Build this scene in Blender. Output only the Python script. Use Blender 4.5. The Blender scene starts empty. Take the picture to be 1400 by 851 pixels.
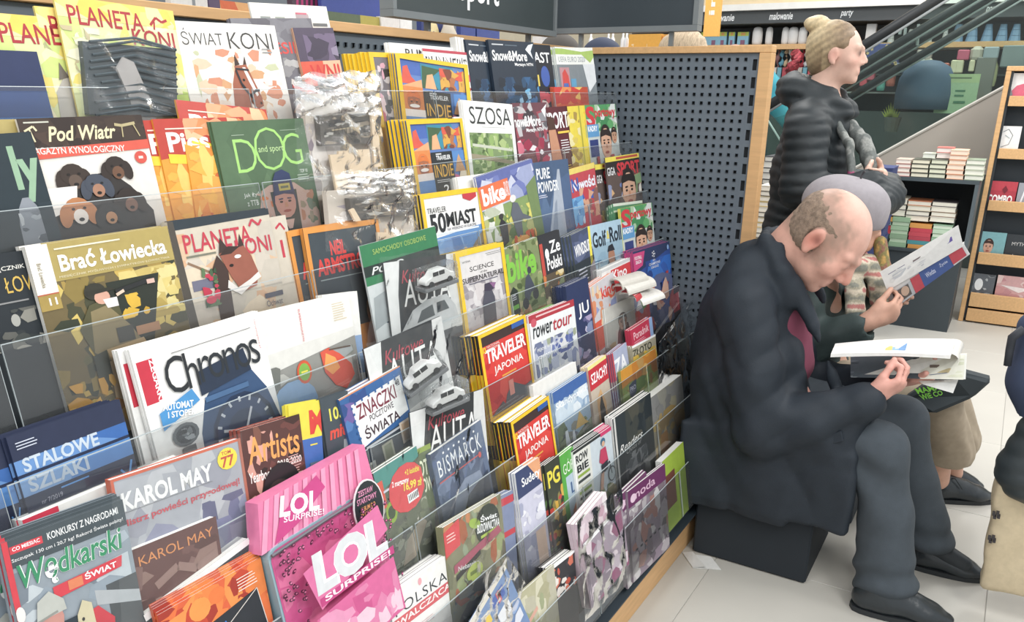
import bpy, bmesh, math, random
import numpy as np
from mathutils import Vector, Matrix

# ---------------------------------------------------------------- camera
scene = bpy.context.scene
COL = scene.collection
H0 = 1.5                                    # lens height above the floor
RC = [[0.516205, -0.856348, 0.014165], [0.267265, 0.176776, 0.94727], [-0.813696, -0.485199, 0.320125]]
FPX, PPY = 1125.82, 503.54
cam_d = bpy.data.cameras.new('camera')
cam_d.sensor_width = 36.0
cam_d.lens = 36.0 * FPX / 1400.0
cam_d.shift_y = (PPY - 425.5) / 1400.0
cam_d.clip_start = 0.05
cam = bpy.data.objects.new('camera', cam_d)
COL.objects.link(cam)
cam.matrix_world = Matrix(((RC[0][0], RC[1][0], RC[2][0], 0), (RC[0][1], RC[1][1], RC[2][1], 0),
                           (RC[0][2], RC[1][2], RC[2][2], H0), (0, 0, 0, 1)))
scene.camera = cam

# ---------------------------------------------------------------- light
world = bpy.data.worlds.new('shop_air')
scene.world = world
world.use_nodes = True
world.node_tree.nodes['Background'].inputs[0].default_value = (0.93, 0.97, 1.0, 1)
world.node_tree.nodes['Background'].inputs[1].default_value = 0.78

def ceiling_panel_light(x, y, sx, sy, e):
    l = bpy.data.lights.new('ceiling_light', 'AREA')
    l.shape = 'RECTANGLE'; l.size = sx; l.size_y = sy; l.energy = e; l.color = (1.0, 0.985, 0.96)
    o = bpy.data.objects.new('ceiling_light', l); COL.objects.link(o)
    o.location = (x, y, 3.7)
    return o
for (x, y, e) in ((0.6, -1.6, 52), (3.2, -1.5, 56), (0.6, 0.9, 24), (5.6, -1.2, 58), (5.0, 1.6, 50), (2.2, 3.2, 36), (8.0, 0.6, 50), (-1.6, -0.6, 36)):
    ceiling_panel_light(x, y, 1.5, 0.5, e)

scene.view_settings.view_transform = 'Standard'
scene.view_settings.look = 'None'
scene.view_settings.exposure = 0.30
scene.view_settings.gamma = 1.0
scene.view_settings.use_curve_mapping = False
scene.cycles.max_bounces = 6
scene.cycles.transparent_max_bounces = 24

# ---------------------------------------------------------------- pixel -> place
def ray(px, py):
    v = (px - 700.0, PPY - py, -FPX)
    return Vector([sum(RC[i][j] * v[i] for i in range(3)) for j in range(3)])
def at_x(px, py, X):
    d = ray(px, py); d = d * (X / d.x); return Vector((d.x, d.y, d.z + H0))
def at_y(px, py, Y):
    d = ray(px, py); d = d * (Y / d.y); return Vector((d.x, d.y, d.z + H0))
def at_z(px, py, Z):
    d = ray(px, py); d = d * ((Z - H0) / d.z); return Vector((d.x, d.y, d.z + H0))
LEAN = 0.17
def tier_y(k): return 1.30 - 0.072 * (k - 1)
def tier_z(k): return H0 + 0.10 - 0.163 * (k - 1)
def at_tier(px, py, k, off=0.0):
    d = ray(px, py)
    Yk = tier_y(k) + off; Zk = tier_z(k) - H0
    t = (Yk - LEAN * Zk) / (d.y - LEAN * d.z)
    return Vector((d.x * t, d.y * t, d.z * t + H0))

# ---------------------------------------------------------------- colour + materials
def lin(c):
    def f(v): return v / 12.92 if v <= 0.04045 else ((v + 0.055) / 1.055) ** 2.4
    if isinstance(c, str):
        c = c.lstrip('#')
        if len(c) == 3: c = ''.join(a + a for a in c)
        c = [int(c[i:i + 2], 16) / 255 for i in (0, 2, 4)]
    g = 0.3 * c[0] + 0.6 * c[1] + 0.1 * c[2]
    c = [0.055 + 0.905 * (0.90 * v + 0.10 * g) for v in c]          # greyed and lifted: washed-out haze put into every colour
    return (f(c[0]), f(c[1]), f(c[2]), 1.0)

MATS = {}
def mat(name, col='#888', rough=0.5, metal=0.0, noise=0.0, nscale=20.0, bump=0.0, bscale=60.0, attr=False, spec=0.5, stretch=None, coat=0.0, emit=None):
    if name in MATS: return MATS[name]
    m = bpy.data.materials.new(name); m.use_nodes = True
    nt = m.node_tree; b = nt.nodes['Principled BSDF']
    b.inputs['Roughness'].default_value = rough; b.inputs['Metallic'].default_value = metal
    b.inputs['Specular IOR Level'].default_value = spec
    b.inputs['Coat Weight'].default_value = coat
    tc = nt.nodes.new('ShaderNodeTexCoord'); mp = nt.nodes.new('ShaderNodeMapping')
    nt.links.new(tc.outputs['Object'], mp.inputs[0])
    if stretch: mp.inputs['Scale'].default_value = stretch
    if attr:
        a = nt.nodes.new('ShaderNodeVertexColor'); a.layer_name = 'Col'; src = a.outputs[0]
    else:
        a = nt.nodes.new('ShaderNodeRGB'); a.outputs[0].default_value = lin(col); src = a.outputs[0]
    if noise:
        n = nt.nodes.new('ShaderNodeTexNoise'); n.inputs['Scale'].default_value = nscale; n.inputs['Detail'].default_value = 5
        nt.links.new(mp.outputs[0], n.inputs['Vector'])
        r = nt.nodes.new('ShaderNodeMapRange')
        r.inputs[1].default_value = 0.3; r.inputs[2].default_value = 0.7
        r.inputs[3].default_value = 1 - noise; r.inputs[4].default_value = 1 + noise
        nt.links.new(n.outputs[0], r.inputs[0])
        mx = nt.nodes.new('ShaderNodeMix'); mx.data_type = 'RGBA'; mx.blend_type = 'MULTIPLY'; mx.inputs[0].default_value = 1
        nt.links.new(src, mx.inputs[6]); nt.links.new(r.outputs[0], mx.inputs[7]); src = mx.outputs[2]
    nt.links.new(src, b.inputs['Base Color'])
    if bump:
        n = nt.nodes.new('ShaderNodeTexNoise'); n.inputs['Scale'].default_value = bscale; n.inputs['Detail'].default_value = 4
        nt.links.new(mp.outputs[0], n.inputs['Vector'])
        bp = nt.nodes.new('ShaderNodeBump'); bp.inputs['Strength'].default_value = bump; bp.inputs['Distance'].default_value = 0.01
        nt.links.new(n.outputs[0], bp.inputs['Height']); nt.links.new(bp.outputs[0], b.inputs['Normal'])
    if emit:
        b.inputs['Emission Color'].default_value = lin(col); b.inputs['Emission Strength'].default_value = emit
    MATS[name] = m
    return m

def clear_mat(name, tint=(0.97, 0.98, 0.98), ior=1.45, rough=0.05, haze=0.0, bump=0.0, bscale=30.0):
    """Clear sheet: see-through with a Fresnel gloss and a little milky haze."""
    m = bpy.data.materials.new(name); m.use_nodes = True
    nt = m.node_tree; nt.nodes.remove(nt.nodes['Principled BSDF']); out = nt.nodes['Material Output']
    t = nt.nodes.new('ShaderNodeBsdfTransparent'); t.inputs[0].default_value = (*tint, 1)
    g = nt.nodes.new('ShaderNodeBsdfGlossy'); g.inputs['Roughness'].default_value = rough; g.inputs[0].default_value = (1, 1, 1, 1)
    d = nt.nodes.new('ShaderNodeBsdfDiffuse'); d.inputs[0].default_value = (0.9, 0.92, 0.93, 1)
    fr = nt.nodes.new('ShaderNodeFresnel'); fr.inputs[0].default_value = ior
    m1 = nt.nodes.new('ShaderNodeMixShader'); m1.inputs[0].default_value = haze
    nt.links.new(t.outputs[0], m1.inputs[1]); nt.links.new(d.outputs[0], m1.inputs[2])
    m2 = nt.nodes.new('ShaderNodeMixShader')
    nt.links.new(fr.outputs[0], m2.inputs[0]); nt.links.new(m1.outputs[0], m2.inputs[1]); nt.links.new(g.outputs[0], m2.inputs[2])
    nt.links.new(m2.outputs[0], out.inputs[0])
    if bump:
        tc = nt.nodes.new('ShaderNodeTexCoord')
        n = nt.nodes.new('ShaderNodeTexNoise'); n.inputs['Scale'].default_value = bscale; n.inputs['Detail'].default_value = 6; n.inputs['Distortion'].default_value = 1.2
        nt.links.new(tc.outputs['Object'], n.inputs['Vector'])
        bp = nt.nodes.new('ShaderNodeBump'); bp.inputs['Strength'].default_value = bump; bp.inputs['Distance'].default_value = 0.02
        nt.links.new(n.outputs[0], bp.inputs['Height'])
        for s in (g, fr): nt.links.new(bp.outputs[0], s.inputs['Normal'])
    MATS[name] = m
    return m

PRINT = mat('printed_gloss_paper', attr=True, rough=0.42, noise=0.05, nscale=60, spec=0.4)
PAPER = mat('page_edges', '#eceae4', rough=0.8, noise=0.16, nscale=9, stretch=(6, 260, 6))
BEECH = mat('beech_wood', '#d9a66a', rough=0.5, noise=0.09, nscale=9, stretch=(1, 1, 9))
BEECHX = mat('beech_wood_lengthwise', '#d9a66a', rough=0.5, noise=0.09, nscale=9, stretch=(1, 9, 9))
STEEL = mat('grey_painted_steel', '#5f6b76', rough=0.55, noise=0.05, nscale=4)
DARK = mat('dark_painted_steel', '#27323b', rough=0.55, noise=0.08, nscale=6)
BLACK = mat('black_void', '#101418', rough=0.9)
ACRYL = clear_mat('clear_acrylic', tint=(0.955, 0.965, 0.965), rough=0.06, haze=0.035)
EDGE = mat('acrylic_edge', '#a4aeb0', rough=0.25)
WRAP = clear_mat('crinkled_film', rough=0.09, haze=0.03, bump=0.32, bscale=18, ior=1.17)
THINF = clear_mat('thin_film', rough=0.10, haze=0.03, bump=0.14, bscale=12, ior=1.12)
WRAP2 = clear_mat('bunched_film', rough=0.16, haze=0.26, bump=0.35, bscale=26, ior=1.22)
PLAIN = {}
def plain(c, rough=0.55, **k):
    key = 'coloured_%s_%d' % (c.strip('#'), int(rough * 100))
    return mat(key, c, rough=rough, noise=0.04, nscale=14, **k)

# ---------------------------------------------------------------- objects
def tag(o, label=None, cat=None, group=None, kind=None):
    if label: o['label'] = label
    if cat: o['category'] = cat
    if group: o['group'] = group
    if kind: o['kind'] = kind
    return o
def empty(name, loc, label=None, cat=None, group=None, mw=None):
    o = bpy.data.objects.new(name, None); COL.objects.link(o); o.empty_display_size = 0.05
    if mw is not None: o.matrix_world = mw
    else: o.location = loc
    return tag(o, label, cat, group)
def link(name, me, parent=None, loc=None, mw=None):
    o = bpy.data.objects.new(name, me); COL.objects.link(o)
    if parent is not None: o.parent = parent
    if loc is not None: o.location = loc
    if mw is not None: o.matrix_local = mw
    return o

class MB:
    """collects polygons with a colour, builds one mesh object"""
    def __init__(s): s.v = []; s.f = []; s.c = []; s.sm = False
    def poly(s, pts, c='#fff'):
        n = len(s.v); s.v += [tuple(p) for p in pts]; s.f.append(tuple(range(n, n + len(pts)))); s.c.append(c)
    def mesh(s, vs, fs, c='#fff'):
        n = len(s.v); s.v += [tuple(p) for p in vs]
        for f in fs: s.f.append(tuple(i + n for i in f)); s.c.append(c)
    def box(s, x0, y0, z0, x1, y1, z1, c='#fff', M=None):
        vs = [Vector(p) for p in ((x0, y0, z0), (x1, y0, z0), (x1, y1, z0), (x0, y1, z0), (x0, y0, z1), (x1, y0, z1), (x1, y1, z1), (x0, y1, z1))]
        if M is not None: vs = [M @ p for p in vs]
        s.mesh(vs, [(0, 3, 2, 1), (4, 5, 6, 7), (0, 1, 5, 4), (1, 2, 6, 5), (2, 3, 7, 6), (3, 0, 4, 7)], c)
    def prism(s, pts, d, c='#fff'):
        """pts: closed loop of Vectors, extruded along d"""
        n = len(pts); a = [Vector(p) for p in pts]; b = [p + Vector(d) for p in a]
        s.mesh(a + b, [tuple(range(n))[::-1], tuple(range(n, 2 * n))] + [(i, (i + 1) % n, (i + 1) % n + n, i + n) for i in range(n)], c)
    def tube(s, pts, r, seg=8, c='#fff', cap=True):
        pts = [Vector(p) for p in pts]; rs = r if isinstance(r, (list, tuple)) else [r] * len(pts)
        rings = []; up = Vector((0.13, 0.2, 0.97))
        for i, p in enumerate(pts):
            d = (pts[min(i + 1, len(pts) - 1)] - pts[max(i - 1, 0)]).normalized()
            u = d.cross(up)
            if u.length < 0.05: u = d.cross(Vector((1, 0, 0)))
            u.normalize(); w = d.cross(u)
            rings.append([p + rs[i] * (math.cos(2 * math.pi * j / seg) * u + math.sin(2 * math.pi * j / seg) * w) for j in range(seg)])
        vs = [q for g in rings for q in g]; fs = []
        for i in range(len(rings) - 1):
            for j in range(seg):
                a = i * seg + j; b = i * seg + (j + 1) % seg
                fs.append((a, b, b + seg, a + seg))
        if cap: fs += [tuple(range(seg))[::-1], tuple(range((len(rings) - 1) * seg, len(rings) * seg))]
        s.mesh(vs, fs, c)
    def lathe(s, o, prof, seg=16, c='#fff', axis=None):
        """prof: (radius, height[, colour]) rows up the z axis from o"""
        o = Vector(o); base = len(s.v)
        for row in prof:
            for j in range(seg):
                a = 2 * math.pi * j / seg
                s.v.append(tuple(o + Vector((row[0] * math.cos(a), row[0] * math.sin(a), row[1]))))
        for i in range(len(prof) - 1):
            cc = prof[i][2] if len(prof[i]) > 2 else c
            for j in range(seg):
                a = base + i * seg + j; b = base + i * seg + (j + 1) % seg
                s.f.append((a, b, b + seg, a + seg)); s.c.append(cc)
        s.f.append(tuple(base + j for j in range(seg))[::-1]); s.c.append(c)
        s.f.append(tuple(base + (len(prof) - 1) * seg + j for j in range(seg))); s.c.append(prof[-1][2] if len(prof[-1]) > 2 else c)
    def data(s, name, m, smooth=False, bevel=None, bend=None):
        me = bpy.data.meshes.new(name); me.from_pydata(s.v, [], s.f)
        a = me.attributes.new('Col', 'FLOAT_COLOR', 'CORNER')
        cache = {}; cols = []
        for p, c in zip(s.f, s.c):
            if c not in cache: cache[c] = lin(c)
            cols += list(cache[c]) * len(p)
        a.data.foreach_set('color', cols)
        if bend: bend(me)
        if bevel:
            bm = bmesh.new(); bm.from_mesh(me)
            bmesh.ops.bevel(bm, geom=list(bm.edges), offset=bevel, segments=1, affect='EDGES')
            bm.to_mesh(me); bm.free()
        me.materials.append(m)
        if smooth: me.polygons.foreach_set('use_smooth', [True] * len(me.polygons))
        me.update()
        return me
    def build(s, name, m, parent=None, smooth=False, loc=None, bevel=None, mw=None):
        return link(name, s.data(name, m, smooth, bevel), parent, loc, mw)

def bx(name, p0, p1, m, parent=None, bevel=None, kind=None, loc=None):
    b = MB(); b.box(min(p0[0], p1[0]), min(p0[1], p1[1]), min(p0[2], p1[2]), max(p0[0], p1[0]), max(p0[1], p1[1]), max(p0[2], p1[2]))
    o = b.build(name, m, parent, bevel=bevel, loc=loc)
    if kind: o['kind'] = kind
    return o

# ---------------------------------------------------------------- lettering (built-in font turned into polygons)
_tc = {}
def glyphs(s, bold=0.0, shear=0.0, space=1.0):
    key = (s, bold, shear, space)
    if key in _tc: return _tc[key]
    cu = bpy.data.curves.new('t', 'FONT'); cu.body = s; cu.resolution_u = 3; cu.offset = bold * .7; cu.shear = shear; cu.space_character = space
    o = bpy.data.objects.new('t', cu); COL.objects.link(o)
    dg = bpy.context.evaluated_depsgraph_get(); me = o.evaluated_get(dg).to_mesh()
    v = [(p.co.x, p.co.y) for p in me.vertices]; f = [tuple(p.vertices) for p in me.polygons]
    o.evaluated_get(dg).to_mesh_clear()
    bpy.data.objects.remove(o); bpy.data.curves.remove(cu)
    if not v: v = [(0, 0), (1, 0), (1, 1)]; f = [(0, 1, 2)]
    x0 = min(p[0] for p in v); x1 = max(p[0] for p in v); y0 = min(p[1] for p in v); y1 = max(p[1] for p in v)
    v = [((p[0] - x0) / max(1e-6, x1 - x0), (p[1] - y0) / max(1e-6, y1 - y0)) for p in v]
    _tc[key] = (v, f)
    return v, f

def paint(b, art, W, Hh, place, step=0.00012, start=1):
    """lay flat print on a surface: art in fractions (x right, y down); place(x, zup, layer)->point"""
    L = start
    cl = lambda v: min(1.0, max(0.0, v))
    for a in art:
        k = a[0]
        if k == 'R':
            _, x0, y0, x1, y1, c = a[:6]
            P = [(x0, y1), (x1, y1), (x1, y0), (x0, y0)]
            b.poly([place(cl(x) * W, (1 - cl(y)) * Hh, L * step) for x, y in P], c)
        elif k == 'P':
            b.poly([place(cl(x) * W, (1 - cl(y)) * Hh, L * step) for x, y in a[1]], a[2])
        elif k == 'E':
            _, cx, cy, rx, ry, c = a[:6]; rot = a[6] if len(a) > 6 else 0; n = 14
            P = []
            for i in range(n):
                t = 2 * math.pi * i / n; x = rx * math.cos(t); y = ry * math.sin(t)
                P.append((cx + (x * math.cos(rot) * W - y * math.sin(rot) * Hh) / W, cy + (x * math.sin(rot) * W + y * math.cos(rot) * Hh) / Hh))
            b.poly([place(cl(x) * W, (1 - cl(y)) * Hh, L * step) for x, y in P], c)
        elif k == 'L':
            _, pts, w, c = a
            for (xa, ya), (xb, yb) in zip(pts[:-1], pts[1:]):
                dx = (xb - xa) * W; dy = (yb - ya) * Hh; l = math.hypot(dx, dy) or 1; nx = -dy / l * w / 2; ny = dx / l * w / 2
                P = [(xa + nx, ya + ny * W / Hh), (xb + nx, yb + ny * W / Hh), (xb - nx, yb - ny * W / Hh), (xa - nx, ya - ny * W / Hh)]
                b.poly([place(cl(x) * W, (1 - cl(y)) * Hh, L * step) for x, y in P], c)
        elif k == 'T':
            _, s, x, y, w, h, c = a[:7]; o = a[7] if len(a) > 7 else {}
            v, f = glyphs(s, o.get('b', 0.0), o.get('i', 0.0), o.get('s', 1.0)); r = o.get('r', 0)
            P = []
            for (tx, ty) in v:
                X = x + tx * w; Y = y + (1 - ty) * h
                if r:
                    cx, cy = x + w / 2, y + h / 2; ux = (X - cx) * W; uy = (Y - cy) * Hh
                    X = cx + (ux * math.cos(r) - uy * math.sin(r)) / W; Y = cy + (ux * math.sin(r) + uy * math.cos(r)) / Hh
                P.append(place(cl(X) * W, (1 - cl(Y)) * Hh, L * step))
            b.mesh(P, f, c)
        elif k == 'S':
            _, x0, y0, x1, y1, cs, n, sz, seed = a
            rd = random.Random(seed)
            for i in range(n):
                cx = rd.uniform(x0, x1); cy = rd.uniform(y0, y1); m = rd.randint(5, 7); r = sz * rd.uniform(0.5, 1.4); t0 = rd.random() * 6
                ex = rd.uniform(0.6, 1.6)
                P = []
                for j in range(m):
                    t = t0 + 2 * math.pi * j / m; q = r * rd.uniform(0.6, 1.2)
                    P.append((min(x1, max(x0, cx + q * ex * math.cos(t))), min(y1, max(y0, cy + q / ex * math.sin(t) * W / Hh))))
                b.poly([place(cl(x) * W, (1 - cl(y)) * Hh, (L + i / n * 0.9) * step) for x, y in P], rd.choice(cs))
        L += 1

def bender(Hh, W, curl=0.0, swirl=0.0, z0=0.35):
    """bends a page block backwards towards its top (curl) and its right edge (swirl), in metres"""
    def f(me):
        bm = bmesh.new(); bm.from_mesh(me)
        n = 7
        if curl:
            for i in range(n):
                z = Hh * (z0 + (1 - z0) * i / n)
                bmesh.ops.bisect_plane(bm, geom=list(bm.verts) + list(bm.edges) + list(bm.faces), plane_co=(0, 0, z), plane_no=(0, 0, 1))
        if swirl:
            for i in range(n):
                x = W * (0.3 + 0.7 * i / n)
                bmesh.ops.bisect_plane(bm, geom=list(bm.verts) + list(bm.edges) + list(bm.faces), plane_co=(x, 0, 0), plane_no=(1, 0, 0))
        for v in bm.verts:
            q = max(0.0, (v.co.z / Hh - z0) / (1 - z0)); g = max(0.0, (v.co.x / W - 0.3) / 0.7)
            i1 = math.floor(q * n + 1e-4) / n; fr = (q - i1) * n
            s1 = i1 ** 2 + fr * ((i1 + 1 / n) ** 2 - i1 ** 2)
            i2 = math.floor(g * n + 1e-4) / n; fr = (g - i2) * n
            s2 = i2 ** 2 + fr * ((i2 + 1 / n) ** 2 - i2 ** 2)
            v.co.y += curl * s1 + swirl * s2
        bm.to_mesh(me); bm.free()
    return f
# ================================================================ THE SETTING
XE, ZT = 2.84, 1.647                          # end panel of the rack, top of the rack
floor_b = MB(); floor_b.box(-3, -4.5, -0.1, 10.2, 6, -0.003, '#aeaaa1')
floor = floor_b.build('floor', mat('concrete_floor_grout', '#b3afa6', rough=0.7)); floor['kind'] = 'structure'
TILE = mat('concrete_floor_tile', '#c2beb4', rough=0.42, noise=0.07, nscale=1.6, bump=0.05, bscale=4)
tb = MB(); tb.box(0.001, 0.001, -0.003, 0.799, 0.799, 0.0, '#fff'); tile_me = tb.data('tile', TILE, bevel=0.001)
for i in range(9):
    for j in range(9):
        x = 0.9 + 0.8 * i; y = -3.35 + 0.8 * j
        if y > 0.8 and x < 2.8: continue
        o = link('tile', tile_me, floor); o.location = (x, y, 0)
bx('wall_far', (9.1, -4.5, 0), (9.3, 6, 4.0), plain('#d9c9a8', 0.7), kind='structure')

# ================================================================ MAGAZINE RACK
rack = empty('magazine_rack', (1.2, 1.1, 0), 'long tiered magazine rack with clear pockets, perforated grey panels and beech trim', 'rack')
def rk(name, p0, p1, m, **k):
    o = bx(name, p0, p1, m, None, **k); o.parent = rack; o.matrix_parent_inverse = Matrix.Translation(rack.location).inverted(); return o
def adopt(o, p):
    o.parent = p; o.matrix_parent_inverse = Matrix.Translation(p.location).inverted(); return o
rk('kick_board', (-0.4, 0.762, 0.0), (XE, 0.785, 0.125), BEECHX, bevel=0.002)
rk('base_plinth', (-0.4, 0.786, 0.0), (XE, 1.44, 0.16), DARK)
rk('base_lip', (-0.4, 0.768, 0.127), (XE, 0.80, 0.150), DARK, bevel=0.002)
rk('base_lip', (-0.4, 0.765, 0.150), (XE, 0.792, 0.185), STEEL, bevel=0.002)
# stepped supports behind the magazines: one leaning shelf back + one pocket floor for every tier
for k in range(1, 9):
    Y, Z = tier_y(k), tier_z(k)
    yb = Y - LEAN * 0.30
    rk('pocket_floor', (-0.3, yb - 0.012, Z - 0.315), (XE - 0.02, yb + 0.055, Z - 0.310), ACRYL if k < 8 else DARK)
rk('body_panel', (-0.3, 1.40, 0.16), (XE, 1.425, 1.0), DARK)
def holes_sheet(name, o, du, dv, nu, nv, s, hole, dep, m, mb, u0, u1, v0, v1):
    """perforated sheet: o + u*du + v*dv, nu x nv square holes at pitch s, the rim to u0..u1, v0..v1"""
    b = MB(); du = Vector(du); dv = Vector(dv); o = Vector(o); n = du.cross(dv).normalized()
    def q(a0, b0, a1, b1):
        b.poly([o + du * a0 + dv * b0, o + du * a1 + dv * b0, o + du * a1 + dv * b1, o + du * a0 + dv * b1])
    us = [s * i for i in range(nu)]; vs = [s * i for i in range(nv)]; h = hole / 2
    # full height strips between the hole columns
    edges = [u0] + [e for c in us for e in (c - h, c + h)] + [u1]
    for i in range(0, len(edges), 2): q(edges[i], v0, edges[i + 1], v1)
    ve = [v0] + [e for c in vs for e in (c - h, c + h)] + [v1]
    for c in us:
        for j in range(0, len(ve), 2): q(c - h, ve[j], c + h, ve[j + 1])
    for c in us:
        for d in vs:
            P = [o + du * (c - h) + dv * (d - h), o + du * (c + h) + dv * (d - h), o + du * (c + h) + dv * (d + h), o + du * (c - h) + dv * (d + h)]
            for a_, b_ in zip(P, P[1:] + P[:1]): b.poly([a_, b_, b_ - n * dep, a_ - n * dep])
    return b
S = 0.0275
# end panel: holes start at Y 1.375 / Z 1.605 and run right and down
hb = holes_sheet('p', (XE, 1.3747, 1.6049), (0, -1, 0), (0, 0, -1), 21, 54, S, 0.0098, 0.0035, STEEL, BLACK, -0.075, 20 * S + 0.016, -0.019, 53 * S + 0.03)
ep = adopt(hb.build('end_panel', STEEL), rack)
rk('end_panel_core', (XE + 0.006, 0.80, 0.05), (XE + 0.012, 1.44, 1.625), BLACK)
# slotted upright
b = MB(); yr0, yr1 = 0.790, 0.8085 + 0.002
slots = [1.6049 - 0.0165 - 0.055 * i for i in range(0, 27)]
b2 = MB()
zs = [1.624]
yu0, yu1 = 0.7805, 0.8085
sa, sb = 0.7875, 0.8015
prev = 1.624
for z in slots:
    t0 = min(z + 0.017, 1.624)
    b.poly([(XE - 0.001, yu1, z - 0.017), (XE - 0.001, sb, z - 0.017), (XE - 0.001, sb, t0), (XE - 0.001, yu1, t0)])
    b.poly([(XE - 0.001, sa, z - 0.017), (XE - 0.001, yu0, z - 0.017), (XE - 0.001, yu0, t0), (XE - 0.001, sa, t0)])
    if prev > t0: b.poly([(XE - 0.001, yu1, t0), (XE - 0.001, yu0, t0), (XE - 0.001, yu0, prev), (XE - 0.001, yu1, prev)])
    for (p, q) in (((sb, z - 0.017), (sa, z - 0.017)), ((sa, z - 0.017), (sa, t0)), ((sa, t0), (sb, t0)), ((sb, t0), (sb, z - 0.017))):
        b.poly([(XE - 0.001, p[0], p[1]), (XE - 0.001, q[0], q[1]), (XE + 0.005, q[0], q[1]), (XE + 0.005, p[0], p[1])])
    prev = z - 0.017
adopt(b.build('slotted_upright', STEEL), rack)
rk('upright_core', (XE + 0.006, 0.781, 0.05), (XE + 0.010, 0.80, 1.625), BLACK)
rk('side_post', (XE - 0.012, 0.7405, 0.0), (XE + 0.04, 0.780, 1.6245), BEECH, bevel=0.0015)
rk('top_rail', (XE - 0.012, 0.7405, 1.6250), (XE + 0.04, 1.46, ZT), BEECHX, bevel=0.0015)
rk('top_rail', (-0.4, 1.432, 1.6250), (XE - 0.0125, 1.475, ZT), BEECHX, bevel=0.0015)
hb = holes_sheet('p', (-0.2, 1.445, 1.598), (1, 0, 0), (0, 0, -1), 108, 22, S, 0.0098, 0.0035, STEEL, BLACK, -0.2, 107 * S + 0.04, -0.026, 0.62)
adopt(hb.build('back_panel', STEEL), rack)
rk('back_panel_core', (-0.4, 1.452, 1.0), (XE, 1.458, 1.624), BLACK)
# clear pocket fronts, in lengths with polished edges
SPANS = [(-0.28, 0.50), (0.505, 1.12), (1.125, 1.74), (1.745, 2.30), (2.305, 2.80)]
def pocket(k, x0, x1, top=-0.105, low=-0.305, off=-0.017):
    Y, Z = tier_y(k), tier_z(k)
    b = MB(); T = 0.0022
    pa = lambda x, z, d: Vector((x, Y + off + LEAN * z + d, Z + z))
    vs = [pa(x0, low, 0), pa(x1, low, 0), pa(x1, top, 0), pa(x0, top, 0), pa(x0, low, -T), pa(x1, low, -T), pa(x1, top, -T), pa(x0, top, -T)]
    b.mesh(vs, [(4, 5, 6, 7)])
    o = adopt(b.build('clear_pocket', ACRYL), rack)
    e = MB(); w = 0.0009
    e.mesh([pa(x0, top, 0), pa(x1, top, 0), pa(x1, top + 0.0001, -T), pa(x0, top + 0.0001, -T), pa(x0, top - w, -T - .0002), pa(x1, top - w, -T - .0002)], [(3, 2, 1, 0), (4, 5, 2, 3)])
    e.mesh([pa(x1 - w, low, -T - .0002), pa(x1, low, -T - .0002), pa(x1, top, -T - .0002), pa(x1 - w, top, -T - .0002), pa(x1, low, 0), pa(x1, top, 0)], [(0, 1, 2, 3), (1, 4, 5, 2)])
    e.mesh([pa(x0, low, -T - .0002), pa(x0 + w, low, -T - .0002), pa(x0 + w, top, -T - .0002), pa(x0, top, -T - .0002), pa(x0, low, 0), pa(x0, top, 0)], [(0, 1, 2, 3), (4, 0, 3, 5)])
    eo = e.build('pocket_edge', EDGE, o)
    return o
for k in range(1, 9):
    for i, (a, c) in enumerate(SPANS):
        d = 0.02 * ((k * 7 + i * 3) % 5 - 2)
        pocket(k, a + (d if i else 0) + 0.003, c + (0.02 * ((k * 7 + (i + 1) * 3) % 5 - 2) if i < 4 else 0), low=-0.30 if k < 8 else -0.26)
# ================================================================ MAGAZINES
def R(*a): return ('R',) + a
def E(*a): return ('E',) + a
def P(pts, c): return ('P', pts, c)
def L(pts, w, c): return ('L', pts, w, c)
def T(text, x, y, w, h, c, **o): return ('T', text, x, y, w, h, c, o)
def S_(*a): return ('S',) + a
PL_ = lambda x, z, d: Vector((x, -d, z))
def small(x, y, w, n, c, lh=0.016, seed=3):
    """rows of tiny type, as small as they are in the photo"""
    rd = random.Random(seed); out = []
    for i in range(n): out.append(R(x, y + i * lh * 1.7, x + w * rd.uniform(0.7, 1), y + i * lh * 1.7 + lh * 0.6, c))
    return out
ORD = ['first', 'second', 'third', 'fourth', 'fifth', 'sixth', 'seventh', 'eighth', 'ninth', 'tenth']
JOIN = {'with', 'a', 'an', 'the', 'and', 'on', 'of', 'in', 'behind', 'left', 'right', 'at', 'to', 'from', 'its', 'one', 'two', 'above', 'against', 'between', 'under', 'over', 'next', 'beside', 'large', 'tall', 'white'}
def short(s, n=11):
    w = s.replace(',', '').split()
    if len(w) <= n: return ' '.join(w)
    w = w[:n]
    while w[-1] in JOIN: w.pop()
    return ' '.join(w)
def sq(art, a=1.0, b=0.0):
    """the same print moved to y -> a*y + b; whatever ran to the bottom edge still does"""
    out = []
    f = lambda y: a * y + b
    g = lambda y: 1.0 if y >= .999 else a * y + b
    for q in art:
        k = q[0]
        if k == 'R': out.append((k, q[1], 0 if q[2] <= 0 else f(q[2]), q[3], g(q[4]), q[5]))
        elif k == 'P': out.append((k, [(x, 0 if y <= 0 else g(y)) for x, y in q[1]], q[2]))
        elif k == 'E': out.append((k, q[1], f(q[2]), q[3], a * q[4]) + tuple(q[5:]))
        elif k == 'L': out.append((k, [(x, f(y)) for x, y in q[1]], q[2], q[3]))
        elif k == 'T': out.append((k, q[1], q[2], f(q[3]), q[4], a * q[5]) + tuple(q[6:]))
        else: out.append((k, q[1], 0 if q[2] <= 0 else f(q[2]), q[3], g(q[4])) + tuple(q[5:]))
    return out
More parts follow.
